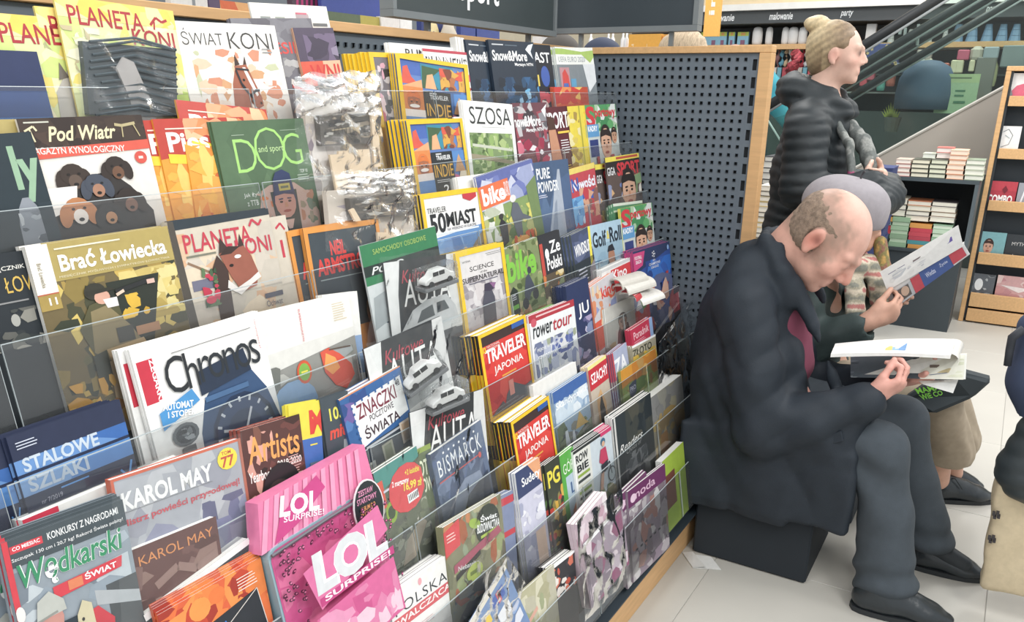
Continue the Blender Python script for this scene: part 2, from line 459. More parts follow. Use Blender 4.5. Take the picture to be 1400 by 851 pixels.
def mag(k, TL, TR, art, label, base='#ffffff', Hh=0.28, n=1, t=0.004, dx=-0.002, spine=None, back=None, W=None, off=0.0,
        cat='magazine', name='magazine', curl=0.0, swirl=0.0, copies=None, group=None, dz=0.0, roll=None, pages=PAPER, lean=LEAN, ys=.78, spine_art=None):
    art = sq(art, ys)
    P0 = at_tier(TL[0], TL[1], k, off)
    if TR is not None:
        P1 = at_tier(TR[0], TR[1], k, off)
        if W is None: W = (P1 - P0).length
        x = (P1 - P0).normalized()
    else: x = Vector((1, 0, 0))
    if roll is not None: x = Matrix.Rotation(-roll, 3, 'Y') @ Vector((1, 0, 0))
    z = Vector((0, lean, 1)); y = z.cross(x).normalized(); z = x.cross(y).normalized()
    o = P0 - z * Hh
    spine = spine or base; back = back or spine
    c = MB()
    c.poly([PL_(0, 0, 0), PL_(W, 0, 0), PL_(W, Hh, 0), PL_(0, Hh, 0)], base)
    c.poly([(0, t, 0), (0, 0, 0), (0, 0, Hh), (0, t, Hh)], spine)
    c.poly([(W, t, 0), (0, t, 0), (0, t, Hh), (W, t, Hh)], back)
    paint(c, art, W, Hh, PL_)
    if spine_art:
        paint(c, spine_art, t, Hh, lambda X, Z, d: Vector((-d, t - X, Z)))
    bn = bender(Hh, W, curl, swirl) if (curl or swirl) else None
    cm = c.data('cover', PRINT, bend=bn)
    pg = MB(); g = min(0.0006, t * 0.15)
    pg.box(g, g, 0.001, W - 0.0012, t - g, Hh - 0.0014)
    pm = pg.data('pages', pages, bend=bn)
    out = []
    for i in range(n):
        ofs = x * (dx * i + (0.0012 * math.sin(i * 2.3 + P0.x * 9) if i else 0)) + y * (t * 1.06 * i) + z * (dz * i + (0.0015 * math.sin(i * 1.7 + P0.x * 7) if i else 0))
        q = o + ofs
        r = empty(name, q, mw=Matrix(((x.x, y.x, z.x, q.x), (x.y, y.y, z.y, q.y), (x.z, y.z, z.z, q.z), (0, 0, 0, 1))))
        link('cover', cm, r); link('pages', pm, r)
        if i == 0: tag(r, label, cat, group)
        else: tag(r, ORD[i - 1] + ' copy behind the ' + short(label), cat, group or ('copies stacked behind the ' + short(label)))
        out.append(r)
    return out

YB = '#f2c21a'      # yellow frame
def frame(c=YB, w=0.045, h=0.035): return [R(0, 0, 1, h, c), R(0, 1 - h, 1, 1, c), R(0, 0, w, 1, c), R(1 - w, 0, 1, 1, c)]
def horse(cx, cy, s, body, dark, bl='#f4ece6', flip=1, bridle=None):
    f = flip; q = lambda pts: [(cx + f * x * s, cy + y * s) for x, y in pts]
    a = [P(q([(-.30, .55), (-.22, .05), (-.12, -.18), (.0, -.2), (.05, .1), (.02, .55)]), body),
         P(q([(-.12, -.2), (-.09, -.36), (-.03, -.22)]), dark), P(q([(.02, -.2), (.08, -.34), (.09, -.16)]), dark),
         P(q([(-.13, -.2), (.08, -.22), (.16, .02), (.24, .26), (.24, .38), (.14, .42), (.05, .34), (-.08, .12)]), body),
         P(q([(.0, -.18), (.05, -.18), (.14, .06), (.19, .22), (.15, .24), (.07, .04)]), bl),
         E(cx + f * -.02 * s, cy + .0 * s, .022 * s, .02 * s, '#1a120e'), E(cx + f * .20 * s, cy + .34 * s, .018 * s, .02 * s, dark)]
    if bridle:
        a += [L(q([(-.12, -.14), (-.06, .1), (.07, .26)]), .018, bridle), L(q([(.05, .22), (.14, .16), (.22, .15)]), .02, bridle), L(q([(-.09, .02), (-.02, .12)]), .015, bridle), E(cx + f * .07 * s, cy + .3 * s, .03 * s, .028 * s, '#555'), L(q([(-.12, -.16), (.1, -.14)]), .014, bridle)]
    return a
def face(cx, cy, r, skin='#d9a07c', hair='#3a2a22', ar=1.0):
    ry = r * 1.25 * ar
    return [E(cx, cy - ry * .25, r * 1.12, ry * 1.0, hair), E(cx, cy, r, ry, skin), P([(cx - r, cy - ry * .45), (cx - r * .5, cy - ry * .9), (cx + r * .6, cy - ry * .9), (cx + r, cy - ry * .4), (cx, cy - ry * .55)], hair),
            E(cx - r * .4, cy - ry * .05, r * .16, ry * .07, '#2a1d18'), E(cx + r * .4, cy - ry * .05, r * .16, ry * .07, '#2a1d18'), L([(cx - r * .6, cy - ry * .22), (cx - r * .2, cy - ry * .24)], r * .1, hair), L([(cx + r * .2, cy - ry * .24), (cx + r * .6, cy - ry * .22)], r * .1, hair),
            P([(cx - r * .1, cy), (cx + r * .12, cy), (cx + r * .2, cy + ry * .3), (cx - r * .14, cy + ry * .3)], '#c48866'), E(cx, cy + ry * .55, r * .38, ry * .09, '#a3493c')]
GREENS = ['#6d8b45', '#8aa653', '#4d6b35', '#b9c97a', '#2f4a2a']
AUT = ['#c9912e', '#8a6a2a', '#e0b64c', '#5a4a24', '#3d3a20', '#a8702c']
# ---------------------------------------------------------------- tier 1 (top)
plan_y = [R(0, 0, 1, 1, '#dfe3a0'), S_(0, .12, 1, 1, ['#f3dc6a', '#cfe07a', '#e8e6b0', '#b5cf52', '#f7ecc0'], 60, .09, 1), R(0, 0, 1, .14, '#f5d65a'), S_(0, 0, 1, .14, ['#f6dd78', '#f3cf4c', '#f9e7a0'], 16, .1, 2)]
def planeta(c='#b3252f'):
    return [T('PLANETA', .08, .055, .62, .13, c, b=.015), T('KONI', .58, .17, .38, .12, c, b=.015), L([(.76, .13), (.82, .07), (.87, .1), (.92, .08)], .02, c), L([(.8, .1), (.79, .16)], .014, c)]
mag(1, (-52, 66), None, [R(0, 0, 1, .3, '#1d2a55'), R(0, .3, 1, .5, '#2c4d8f'), R(0, .5, 1, .72, '#3d7ac4'), L([(.7, .75), (.8, .9), (.95, .7)], .03, '#5aa0dd')], 'dark blue magazine with a light blue zigzag at the left end of the top tier', base='#1f2c58', W=0.105, Hh=0.24, off=-.008)
for TLx, nm in (((-26, 16), 'yellow horse magazine, leftmost of three, grey horse face under yellow leaves'), ((46, 8), 'yellow horse magazine copy squeezed between two others, only its left edge showing')):
    mag(1, TLx, None, plan_y + planeta() + [P([(.3, 1), (.38, .5), (.5, .35), (.6, .34), (.68, .5), (.86, 1)], '#b9b2a8'), E(.72, .72, .035, .03, '#4a4038'), P([(.42, .42), (.45, .3), (.5, .4)], '#6b6259')], nm, base='#f0d870', W=.215, off=.006, spine='#d8c468')
mag(1, (72, -8), (236, 15), plan_y + planeta() + [S_(0, .2, .3, .9, ['#d7e39a', '#c9b98a', '#efe9c4'], 25, .06, 5), E(.23, .47, .08, .2, '#b8b4ac', .3), E(.2, .52, .02, .018, '#3b352f')], 'yellow horse magazine wrapped in film with a black striped gift in front', base='#f0d870', off=-.004)
wq = [at_tier(x, y, 1, -.016) for x, y in ((112, 56), (240, 68), (243, 160), (122, 157))]
b = MB(); dn = Vector((0, .012, 0)); b.prism(wq[::-1], dn, '#262f33')
gift = b.build('wrapped_gift', plain('#28343a', .4)); tag(gift, 'black ribbed gift sealed in shiny film in front of the yellow horse magazine', 'gift')
b = MB()
rd = random.Random(4)
for i in range(13):
    t = i / 12; a0 = wq[0].lerp(wq[3], min(1, t * 1.1)); a1 = wq[1].lerp(wq[2], min(1, max(0, t * 1.3 - .1)))
    a0 = a0.lerp(a1, .04 + .12 * rd.random()); b.tube([a0 + Vector((0, -.001, 0)), a0.lerp(a1, .5) + Vector((0, -.003, .012)), a1 + Vector((0, -.001, 0))], .0022, 5, '#33424a')
b.build('ribs', plain('#33424a', .22), gift)
b = MB(); c0 = at_tier(185, 125, 1, -.02); b.prism([c0 + Vector(v) for v in ((-.028, 0, .035), (-.014, 0, .052), (.004, 0, .045), (.03, 0, -.02), (.036, 0, -.06), (-.004, 0, -.06), (-.012, 0, -.01))][::-1], (0, .004, 0)); b.build('grey_figure', plain('#a9a3a0', .6), gift)

mag(1, (234, 28), (375, 35), [R(0, 0, 1, 1, '#efe9e1'), S_(.1, .2, .95, .9, ['#eddccb', '#d9a06f', '#e7c7a6', '#c5c9a0', '#d98c6a', '#f0e5d8'], 70, .05, 8), R(0, 0, 1, .16, '#f3efe8'),
    T('ŚWIAT', .05, .05, .38, .13, '#3b3a38', b=-.012), T('KONI', .48, .07, .46, .135, '#3b3a38', b=-.012)] + horse(.56, .46, .58, '#a4573c', '#3a241d', bridle='#20232a') + small(.8, .2, .12, 2, '#999'),
    'white horse magazine with a chestnut horse in a black bridle', base='#efe9e1', off=-.003, n=3, dx=.001)
mag(1, (314, 25), (425, 25), [R(0, 0, 1, 1, '#6d6a72'), S_(0, 0, 1, .25, ['#7d7b82', '#5e5b63', '#8b8a90'], 20, .12, 3), T('JESIEŃ', .35, .17, .56, .17, '#e0423c', b=.02), S_(.4, .34, .95, .6, ['#8f8c8e', '#b5b2b0', '#54504f'], 18, .07, 4), L([(.55, .55), (.75, .62), (.95, .5)], .05, '#d8cfc8'), L([(.55, .59), (.75, .66), (.95, .54)], .03, '#c23b34'), S_(.45, .62, 1, 1, ['#a4684e', '#5a3d33', '#c79a7a'], 26, .08, 5)],
    'grey magazine with rough red lettering behind the white horse magazine', base='#6d6a72', off=.010, n=2)
mag(1, (400, 38), (455, 38), [R(0, 0, 1, .3, '#4b3f55'), S_(.2, .05, 1, .3, ['#6b5a78', '#8d7f99', '#3a3044'], 12, .2, 3), R(0, .3, 1, 1, '#e9b48d'), R(0, .3, .55, .62, '#e0523a'), T('WN!', .2, .33, .75, .16, '#d8322e', b=.03), S_(.3, .45, .8, .7, ['#8a7a78', '#3c3a40', '#b09a92'], 14, .12, 6)],
    'peach and purple magazine edge right of the grey red-lettered one', base='#e9b48d', off=.004, n=2)
mag(1, (340, 3), (446, 9), [R(0, 0, 1, 1, '#f4efe4'), R(.1, .1, .22, .22, '#9aa09c'), R(.28, .1, .4, .22, '#aab0a2'), R(.55, .07, .72, .2, '#b7a3a6'), R(.55, .06, .7, .075, '#d8667a'), R(.76, .14, .96, .165, '#666'), R(.8, .3, .95, .34, '#d1404a'), R(.42, .14, .52, .15, '#999')], 'white price leaflet with small grey photos standing tallest at the back', cat='leaflet', name='leaflet', base='#f4efe4', off=.035, Hh=.32)
# yellow framed travel issues with collage
def indie(black=False):
    a = [R(0, 0, 1, 1, '#5b7ec0')] + [R(.06, .045, .34, .2, '#3f63b5'), P([(.06, .3), (.1, .12), (.16, .1), (.2, .22), (.3, .3)], '#e0523f'), P([(.06, .33), (.34, .24), (.48, .33)], '#e8a56f'), R(.34, .06, .8, .33, '#2f8aa5'), P([(.36, .08), (.62, .1), (.48, .2), (.56, .33), (.34, .33)], '#3a5a38'), P([(.38, .33), (.42, .18), (.5, .16), (.54, .33)], '#e5aa78'), S_(.6, .08, .95, .33, ['#d9a03c', '#e0503a', '#7a3b2a', '#f0c86a', '#b5693c'], 22, .06, 3),
         R(.06, .33, .34, .62, '#e0823f')] + face(.2, .5, .09, '#a8603c', '#e0702f') + [E(.2, .54, .07, .02, '#f2efe8'), R(.06, .58, .34, .66, '#efe6df'), R(.34, .36, .72, .84, '#20262b'), R(.72, .36, .95, .6, '#4f86c9'), P([(.74, .6), (.8, .46), (.84, .4), (.88, .48), (.94, .6)], '#c9986a'), S_(.72, .6, .95, .85, ['#d96f9a', '#7ab8d6', '#e8dcc2', '#c94a5a'], 14, .07, 6), R(.06, .66, .34, .95, '#5b8cc6'), T('TRAVELER', .42, .4, .26, .05, '#fff', b=.02), R(.42, .375, .52, .392, '#ccc'), T('INDIE', .36, .5, .34, .14, '#f4b83a', b=.01), *small(.38, .67, .3, 2, '#ddd', .012), T('25', .48, .73, .2, .1, '#fff', b=.02)]
    return a + frame(YB, .055, .045)
mag(1, (503, 71), (578, 74), [R(0, 0, 1, 1, '#6f6a72'), S_(.08, .06, .95, .9, ['#d9a0b0', '#3c3a40', '#b9b2b5', '#e0c4c9', '#8a7f86', '#2a2a2e', '#c85a6a'], 70, .06, 12), R(.35, .16, .62, .34, '#e8dfe0'), R(.3, .64, .5, .72, '#e8e8e8'), R(.55, .64, .85, .72, '#e8e8e8')] + frame(YB, .07, .05), 'yellow-framed travel magazine with a grey and pink photo collage, top tier', base=YB, n=7, t=.0055, dx=-.0075, Hh=.27, off=.006, copies='yellow-spined travel copy fanned out behind the pink-grey collage issue')
mag(1, (538, 73), (633, 90), indie(), 'yellow-framed travel magazine with an India collage, tilted forward on the top tier', base=YB, n=3, t=.005, Hh=.27, off=-.012, swirl=-.01)
mag(1, (531, 58), (628, 66), [R(0, 0, 1, 1, '#f3f3f1'), T('RUNNERS', .2, .05, .62, .1, '#2b2f33', b=.02)], 'white running magazine at the back behind the yellow-framed issues', base='#f3f3f1', off=.022, n=2, t=.006)
mag(1, (577, 66), (650, 73), [R(0, 0, 1, 1, '#e9e6e4'), S_(.1, .3, 1, 1, ['#8a4a4e', '#b0a6a4', '#5b5558', '#d8cfcc', '#a33c48'], 40, .08, 5), R(0, 0, 1, .03, '#c63a4d'), T("RUNNER'S", .02, .06, .9, .17, '#f4f4f4', b=.05), T("RUNNER'S", .04, .07, .9, .16, '#23272b', b=.02), T("RUNNER'S", .02, .055, .9, .17, '#f6f6f4', b=.0), R(.7, .26, .98, .34, '#d85a78'), *small(.7, .4, .26, 5, '#fff')], 'running magazine with outlined white title and pink side text', base='#dfdbda', off=.008, W=.2)
mag(1, (622, 50), (634, 52), [R(0, 0, 1, 1, '#e8e6e0'), R(.2, 0, .26, 1, '#bdb9b0'), R(.6, 0, .66, 1, '#bdb9b0')], 'thin white book spine between the running and the snow magazines', cat='book', name='book', base='#e8e6e0', off=.012, t=.018)
snow = [R(0, 0, 1, 1, '#1d2b3c'), S_(.1, .45, 1, 1, ['#2a5a8a', '#1d3a5c', '#3f86c0', '#25486c', '#16202e'], 50, .08, 7), S_(.5, .6, .95, .85, ['#6ab4e0', '#2f6fa8', '#a0d0ee'], 14, .05, 8), R(.06, .045, .3, .06, '#c8ccd0'), R(.33, .05, .6, .062, '#5a6a78'), T('Snow&More', .04, .12, .76, .13, '#fff', b=.035), T('Magazyn NTN', .5, .27, .42, .05, '#fff', b=.03), P([(.78, .1), (.86, .04), (.98, .02), (.9, .12), (.94, .22), (.88, .17)], '#e8eef2')]
mag(1, (636, 54), None, snow, 'black snow sport magazine copy, half hidden left of its twin', base='#1d2b3c', W=.2, off=.006, n=2)
mag(1, (667, 54), (729, 58), snow, 'black and blue snow sport magazine with white title, full cover showing', base='#1d2b3c', off=-.004, n=2)
mag(1, (722, 60), (752, 62), [R(0, 0, 1, 1, '#191f2a'), T('LAST', .0, .1, .9, .14, '#fff', b=.02), E(.6, .42, .2, .14, '#3a5ab0'), S_(.2, .5, 1, 1, ['#c93a48', '#3b4a70', '#e6d0c8'], 18, .14, 3), R(.2, .4, .3, .55, '#f0d050')], 'black magazine with white title next to the snow sport pair', base='#191f2a', off=.002, n=2)
uefa = [R(0, 0, 1, 1, '#7d868c'), R(0, 0, 1, .24, '#f0f2ec'), P([(0, .02), (.2, .02), (.7, .06), (1, .04), (1, .14), (.9, .22), (.7, .1), (0, .1)], '#a8c860'), T('UEFA EURO 2020', .06, .13, .72, .075, '#9aa2a8', b=.01), R(.06, .28, .32, .62, '#c08a90'), P([(.1, .6), (.12, .36), (.2, .3), (.28, .4), (.3, .6)], '#d8453f'), P([(.1, .62), (.13, .5), (.25, .5), (.28, .62)], '#4a6ab8'), R(.34, .44, .48, .6, '#5a9ec8'), P([(.7, .24), (1, .24), (1, .5), (.8, .65)], '#dfe3e6')]
mag(1, (738, 63), None, uefa, 'white and green football album copy left of the full one', base='#cfd4d0', W=.19, off=.008)
mag(1, (758, 64), (806, 66), uefa, 'white and green football album with curled right edge near the perforated panel', base='#cfd4d0', off=-.002, n=2, swirl=-.01)
mag(1, (757, 119), (803, 119), [R(0, 0, 1, 1, '#e0603a'), S_(0, 0, 1, .9, ['#d83a34', '#f0c860', '#e88a4a', '#f4dca0', '#c94a30'], 26, .16, 3)], 'red and yellow sticker packet lying against the football album', cat='packet', name='sticker_packet', base='#e0603a', Hh=.075, off=-.012, n=3)

# ---------------------------------------------------------------- tier 2
mag(2, (-62, 187), (42, 180), [R(0, 0, 1, 1, '#1c2b33'), T('ly', .60, .08, .38, .36, '#8fb592', b=.05), E(.66, .7, .2, .3, '#8b919a'), S_(.5, .5, .8, 1, ['#a9afb5', '#70777f', '#c4c8cb', '#565d66'], 24, .06, 3), R(.8, .45, 1, 1, '#22313a')], 'dark magazine with large pale green letters and a grey knit hat', base='#1c2b33', off=-.012)
mag(2, (-120, 166), None, [R(0, 0, 1, 1, '#b7a25a'), T('26', .86, .03, .08, .08, '#fff')], 'gold magazine corner behind the dark green-lettered one', base='#b7a25a', W=.19, off=.004)
dogs = [R(0, 0, 1, 1, '#e9e3da'), R(0, 0, 1, .19, '#33251f'), S_(0, 0, 1, .19, ['#3a2b22', '#2a1d18', '#453228'], 20, .1, 3), T('Pod Wiatr', .19, .055, .55, .1, '#e8dcae', b=.03, i=.3), small(.04, .02, .24, 1, '#ccb')[0],
        L([(.03, .08), (.1, .05), (.12, .08)], .014, '#e8dcae'), L([(.07, .07), (.09, .15)], .012, '#e8dcae'), L([(.74, .06), (.8, .07), (.92, .055)], .022, '#b8a878'), L([(.8, .07), (.79, .15)], .01, '#b8a878'), L([(.9, .06), (.94, .15)], .01, '#b8a878'),
        P([(0, .2), (1, .175), (1, .24), (0, .265)], '#e2523f'), T('MAGAZYN KYNOLOGICZNY', .02, .195, .76, .045, '#f6e8e0', b=.02, r=.03), E(.9, .3, .055, .045, '#d84a3c'), L([(.88, .3), (.92, .3)], .02, '#f2d8cc')]
def dog(x, y, s, c1, c2, c3): return [E(x - .6 * s, y + .3 * s, .3 * s, .6 * s, c1, .2), E(x + .6 * s, y + .3 * s, .3 * s, .6 * s, c1, -.2), E(x, y, .62 * s, .6 * s, c1), E(x + .05 * s, y + .4 * s, .34 * s, .4 * s, c2), E(x + .05 * s, y + .55 * s, .13 * s, .1 * s, '#15100e'), E(x - .22 * s, y - .02 * s, .08 * s, .07 * s, c3), E(x + .3 * s, y - .02 * s, .08 * s, .07 * s, c3)]
dogs += sq([P([(.1, 1), (.05, .62), (.2, .45), (.6, .4), (.75, .55), (.9, .8), (.85, 1)], '#2c2725')] + dog(.3, .4, .16, '#33261f', '#59463a', '#16100d') + dog(.66, .36, .15, '#2b201b', '#6b4630', '#17100d') + dog(.46, .5, .15, '#3b4250', '#a9765a', '#15171c') + dog(.7, .66, .16, '#2b211c', '#7b5340', '#140f0d') + [P([(.02, .5), (.3, .5), (.26, .68), (.05, .75)], '#efe8e0')] + dog(.26, .7, .17, '#c07a48', '#efe6dc', '#2a1a12') + dog(.5, .76, .14, '#2a2725', '#c58a5c', '#120f0d'), .77, .07)
mag(2, (22, 163), (193, 157), dogs, 'magazine with six hunting dogs on cream and a dark brown title band', base='#e9e3da', off=-.004, n=3, dx=.001)
pies = [R(0, 0, 1, 1, '#ee9a2c'), P([(0, 0), (1, 0), (1, .14), (.4, .26), (0, .3)], '#c53a2e'), S_(.3, 0, 1, .16, ['#f0a070', '#e88a50', '#f5c090'], 16, .1, 2), S_(0, .3, 1, 1, ['#f2ae3a', '#e8852a', '#f6c860', '#d8642c', '#eea23c'], 60, .09, 4), T('Pies', .1, .1, .44, .15, '#fff4ea', b=.04), T('rasowy', .58, .12, .38, .12, '#fff4ea', b=.04), P([(.08, .26), (.62, .3), (.62, .37), (.08, .33)], '#f2d02c'), R(.1, .07, .5, .08, '#f8d8c8'),
        P([(.4, 1), (.42, .72), (.5, .62), (.48, .42), (.56, .34), (.66, .46), (.7, .62), (.82, .6), (.95, .75), (1, 1)], '#6a3524'), P([(.5, .55), (.55, .38), (.64, .5), (.58, .62)], '#2c1814'), S_(.45, .6, .9, 1, ['#3c2018', '#8a4a2c', '#a8602f', '#52291c'], 26, .05, 7)]
for q in ((183, 165), (208, 163)):
    mag(2, q, None, pies, 'orange dog magazine copy %s of the tilted front one' % ('furthest left' if q[0] < 200 else 'immediately left'), base='#ee9a2c', W=.19, off=.004 if q[0] < 200 else .0)
mag(2, (245, 135), None, pies, 'tilted orange dog magazine with a brown pointed-ear dog, in front of its copies', base='#ee9a2c', W=.2, roll=-.09, off=-.004, curl=.01)
dogspt = [R(0, 0, 1, 1, '#4c6a49'), S_(0, 0, 1, 1, ['#4f6d4b', '#486545', '#567450'], 20, .2, 3), T('D', .17, .145, .22, .27, '#9fd76c', b=-.02), T('O', .38, .06, .34, .36, '#9fd76c', b=-.035), T('G', .69, .12, .22, .27, '#9fd76c', b=-.02), T('and sport', .42, .21, .28, .07, '#bfe39a'), R(.17, .11, .3, .115, '#9fb59a'), R(.7, .09, .88, .095, '#9fb59a'), T('Jak żyć', .17, .58, .17, .045, '#e8ece4', b=.01), T('z TTB', .19, .645, .12, .045, '#e8ece4', b=.01), T('TOP 10', .84, .435, .09, .03, '#e8ece4'), *small(.8, .48, .16, 3, '#b5c4b0', .012),
    P([(.2, 1), (.28, .82), (.36, .58), (.46, .54), (.74, .54), (.86, .62), (.98, .82), (.95, 1)], '#caa596'), S_(.3, .6, .48, .9, ['#8a9a80', '#c9a08e', '#d97a4a', '#7a8a72'], 16, .04, 5), S_(.76, .62, .95, .95, ['#9a8a70', '#c9a08e', '#b87a5a', '#6a7a62'], 16, .04, 6), P([(.45, .6), (.75, .6), (.72, 1), (.48, 1)], '#2c3830')] + face(.6, .7, .12, '#c98d7c', '#2a3050', .9) + [P([(.48, .63), (.5, .5), (.54, .44), (.62, .42), (.7, .46), (.72, .62)], '#28345c'), R(.55, .54, .68, .6, '#b8a84a'), R(.57, .56, .66, .58, '#5a6048'), P([(.54, .85), (.66, .85), (.62, .93), (.58, .93)], '#d8b0a0')]
mag(2, (288, 167), (414, 162), dogspt, 'green magazine with large pale letters and a tattooed man in a navy cap', base='#4c6a49', off=-.008, n=2)
mag(2, (544, 164), None, indie(), 'yellow-framed India collage magazine, left copy fanned behind the middle tier front one', base=YB, W=.19, off=.008, n=4, t=.0055, dx=-.008, Hh=.27, copies='yellow spine of an India collage copy fanned left on the second tier')
mag(2, (553, 165), (630, 162), indie(), 'yellow-framed travel magazine with an India collage, front of the second tier', base=YB, off=-.010, Hh=.27, n=2, t=.005)
szosa = [R(0, 0, 1, 1, '#f2f2ef'), T('SZOSA', .1, .06, .84, .2, '#2c3030', b=.0, i=.0), R(.32, .29, .8, .295, '#aaa'), R(.06, .36, .93, .97, '#7c9560'), S_(.06, .36, .93, .97, ['#6a8a4c', '#8fb060', '#55743c', '#a9c078', '#c3d19a', '#475f34'], 90, .05, 3), P([(.06, .6), (.5, .64), (.93, .7), (.93, .74), (.45, .69), (.06, .66)], '#9a8f74'), L([(.1, .5), (.9, .56)], .03, '#c8cdb8')]
mag(2, (620, 160), None, szosa, 'white road cycling magazine copy behind, only a strip showing', base='#f2f2ef', W=.2, off=.008)
mag(2, (632, 137), (700, 143), szosa, 'white magazine with thin black capitals over a green hillside photo', base='#f2f2ef', off=-.004, n=3)
mag(2, (700, 141), (747, 140), [R(0, 0, 1, 1, '#6a3a44'), S_(0, 0, 1, .6, ['#5d5a60', '#8c8a90', '#a0414f', '#3a3238', '#bdb9bb'], 30, .1, 4), S_(0, .45, 1, 1, ['#c0405a', '#a02a44', '#e8e2e4', '#d86a80'], 40, .1, 5), T('Snow&More', -.1, .16, .85, .14, '#fff', b=.03), T('Magazyn NTN', .3, .32, .5, .06, '#fff', b=.03), P([(.5, 1), (1, .6), (1, 1)], '#e9e9ee'), P([(.8, .1), (.98, .02), (.9, .2)], '#f0f0f0')], 'dark red snow sport magazine with white title beside the green hillside one', base='#6a3a44', off=-.002, n=2)
mag(2, (746, 147), (775, 145), [R(0, 0, 1, 1, '#5c1d24'), T('SPORT', -.1, .07, 1.08, .22, '#fff', b=.03), P([(0, 1), (0, .3), (.3, .25), (.4, .5), (.5, .8), (.7, 1)], '#c98a68'), P([(0, .3), (.0, .12), (.3, .14), (.34, .3)], '#4a2c22'), *small(.5, .45, .45, 6, '#eee', .02), *small(.55, .8, .4, 3, '#f0d040', .02), R(.4, .33, .95, .36, '#f0c840')], 'dark red sport magazine with a shirtless athlete', base='#5c1d24', off=-.004, n=2)
mag(2, (773, 146), (800, 144), [R(0, 0, 1, 1, '#e6cf3c'), S_(0, .08, .6, .9, ['#c9b25a', '#a8893c', '#e8dca0', '#d8c050'], 22, .12, 5), R(.62, 0, .68, 1, '#a8a030')], 'bright yellow magazine pair between the sport issues', base='#ecd63e', spine='#e8d23a', off=-.004, n=3, t=.006)
sup = [R(0, 0, 1, 1, '#c8d0cc'), R(0, 0, 1, .2, '#4c9a5a'), S_(.3, 0, 1, .4, ['#5aa862', '#3d8a50', '#a8c8a0', '#e0e4e0'], 26, .1, 3), T('S', 0, .02, .28, .3, '#d8323a', b=.05), T('portowy', .28, .06, .68, .16, '#d8323a', b=.05), R(0, .28, .36, .46, '#5a9ad0'), T('KADRY', .02, .3, .3, .08, '#fff', b=.04), R(.04, .5, .3, .75, '#2c3a7a')] + face(.56, .58, .17, '#dca888', '#2c221e', 1.1) + face(.84, .48, .09, '#c99878', '#2c221e') + [S_(0, .75, 1, 1, ['#e08a40', '#b53a3a', '#6a8ac0', '#f0d8c8'], 22, .1, 4)]
mag(2, (799, 144), (841, 142), sup, 'football magazine with a smiling dark-haired player, nearest the perforated panel on the second tier', base='#c8d0cc', off=-.008, n=2, spine='#f0e050')

# ---------------------------------------------------------------- tier 3
low = [R(0, 0, 1, 1, '#1b2228'), T('MIESIĘCZNIK', .45, .08, .5, .035, '#e8e6dc', b=.01), E(.5, .2, .1, .07, '#b8b8b0'), T('ŁOWIEC', .68, .15, .6, .1, '#d8b048'), S_(.2, .35, 1, .6, ['#3a3f3c', '#5a5a54', '#262c2e', '#88867c'], 24, .08, 3), E(.7, .42, .05, .04, '#a8a8a0'), R(.45, .3, .9, .31, '#888')]
mag(3, (-98, 361), (34, 342), low, 'black magazine with a stag emblem and gold letters at the left edge', base='#1b2228', off=.004, n=2)
brac = [R(0, 0, 1, 1, '#6a5a34'), S_(0, .2, 1, 1, ['#8a7434', '#5b5630', '#c9a648', '#3e3f28', '#a88a3c', '#2f3524', '#d8bc5c'], 120, .06, 5), S_(.55, .25, 1, .6, ['#c9b05c', '#dcc670', '#b59a48', '#e0cf86'], 50, .06, 6), P([(.45, .3), (.85, .3), (.7, .75), (.5, .75)], '#22281f'), S_(.5, .4, .72, .56, ['#e0b030', '#c99a28'], 10, .05, 8), R(0, 0, 1, .235, '#b09a50'), R(0, 0, .135, .3, '#efece4'), R(0, .3, .135, .4, '#a88c40'), R(0, .297, .135, .305, '#c0563a'), T('11', .06, .325, .05, .045, '#fff', b=.03),
        T('Brać Łowiecka', .18, .068, .77, .115, '#fbf8f0', b=.04), R(.17, .035, .62, .045, '#efe6c8'), T('MIESIĘCZNIK MYŚLIWYCH I SYMPATYKÓW ŁOWIECTWA', .16, .2, .8, .022, '#e9dfb8'), T('Brać Łowiecka', -.02, .17, .15, .028, '#8a7a50', r=1.5708),
        P([(.2, .56), (.3, .42), (.4, .4), (.5, .46), (.52, .62), (.42, .72), (.26, .74)], '#4f4c2c'), P([(.26, .72), (.3, .46), (.42, .44), (.55, .6), (.62, .74), (.5, .8), (.36, .8)], '#8a7a52'), E(.36, .34, .075, .055, '#2b2a20'), E(.4, .385, .055, .045, '#d8a088'), P([(.3, .33), (.46, .33), (.5, .35), (.3, .36)], '#26251c'), P([(.4, .4), (.5, .4), (.5, .46), (.42, .46)], '#e6e0dc'),
        L([(.5, .37), (.8, .33)], .03, '#1d1f20'), R(.74, .33, .8, .36, '#d8b0a0'), L([(.5, .39), (.56, .37)], .02, '#e8c8b0'), P([(.34, .72), (.62, .7), (.66, .8), (.36, .82)], '#c9a878'), P([(.34, .8), (.6, .78), (.64, 1), (.5, 1), (.47, .88), (.42, 1), (.3, 1)], '#c4ab82'), R(.44, .6, .56, .7, '#3a3a34'), P([(.24, .74), (.34, .72), (.34, .95), (.24, .95)], '#2c3226'), R(.58, .62, .76, .68, '#b8825a'), S_(0, .88, 1, 1, ['#d89a30', '#b87a28', '#e8b040'], 26, .05, 9)]
mag(3, (33, 338), (228, 309), brac, 'olive and white hunting magazine with a hunter in a cap aiming a rifle', base='#b09a50', spine='#efece4', Hh=.295, n=3, t=.008, off=-.006, dx=.001)
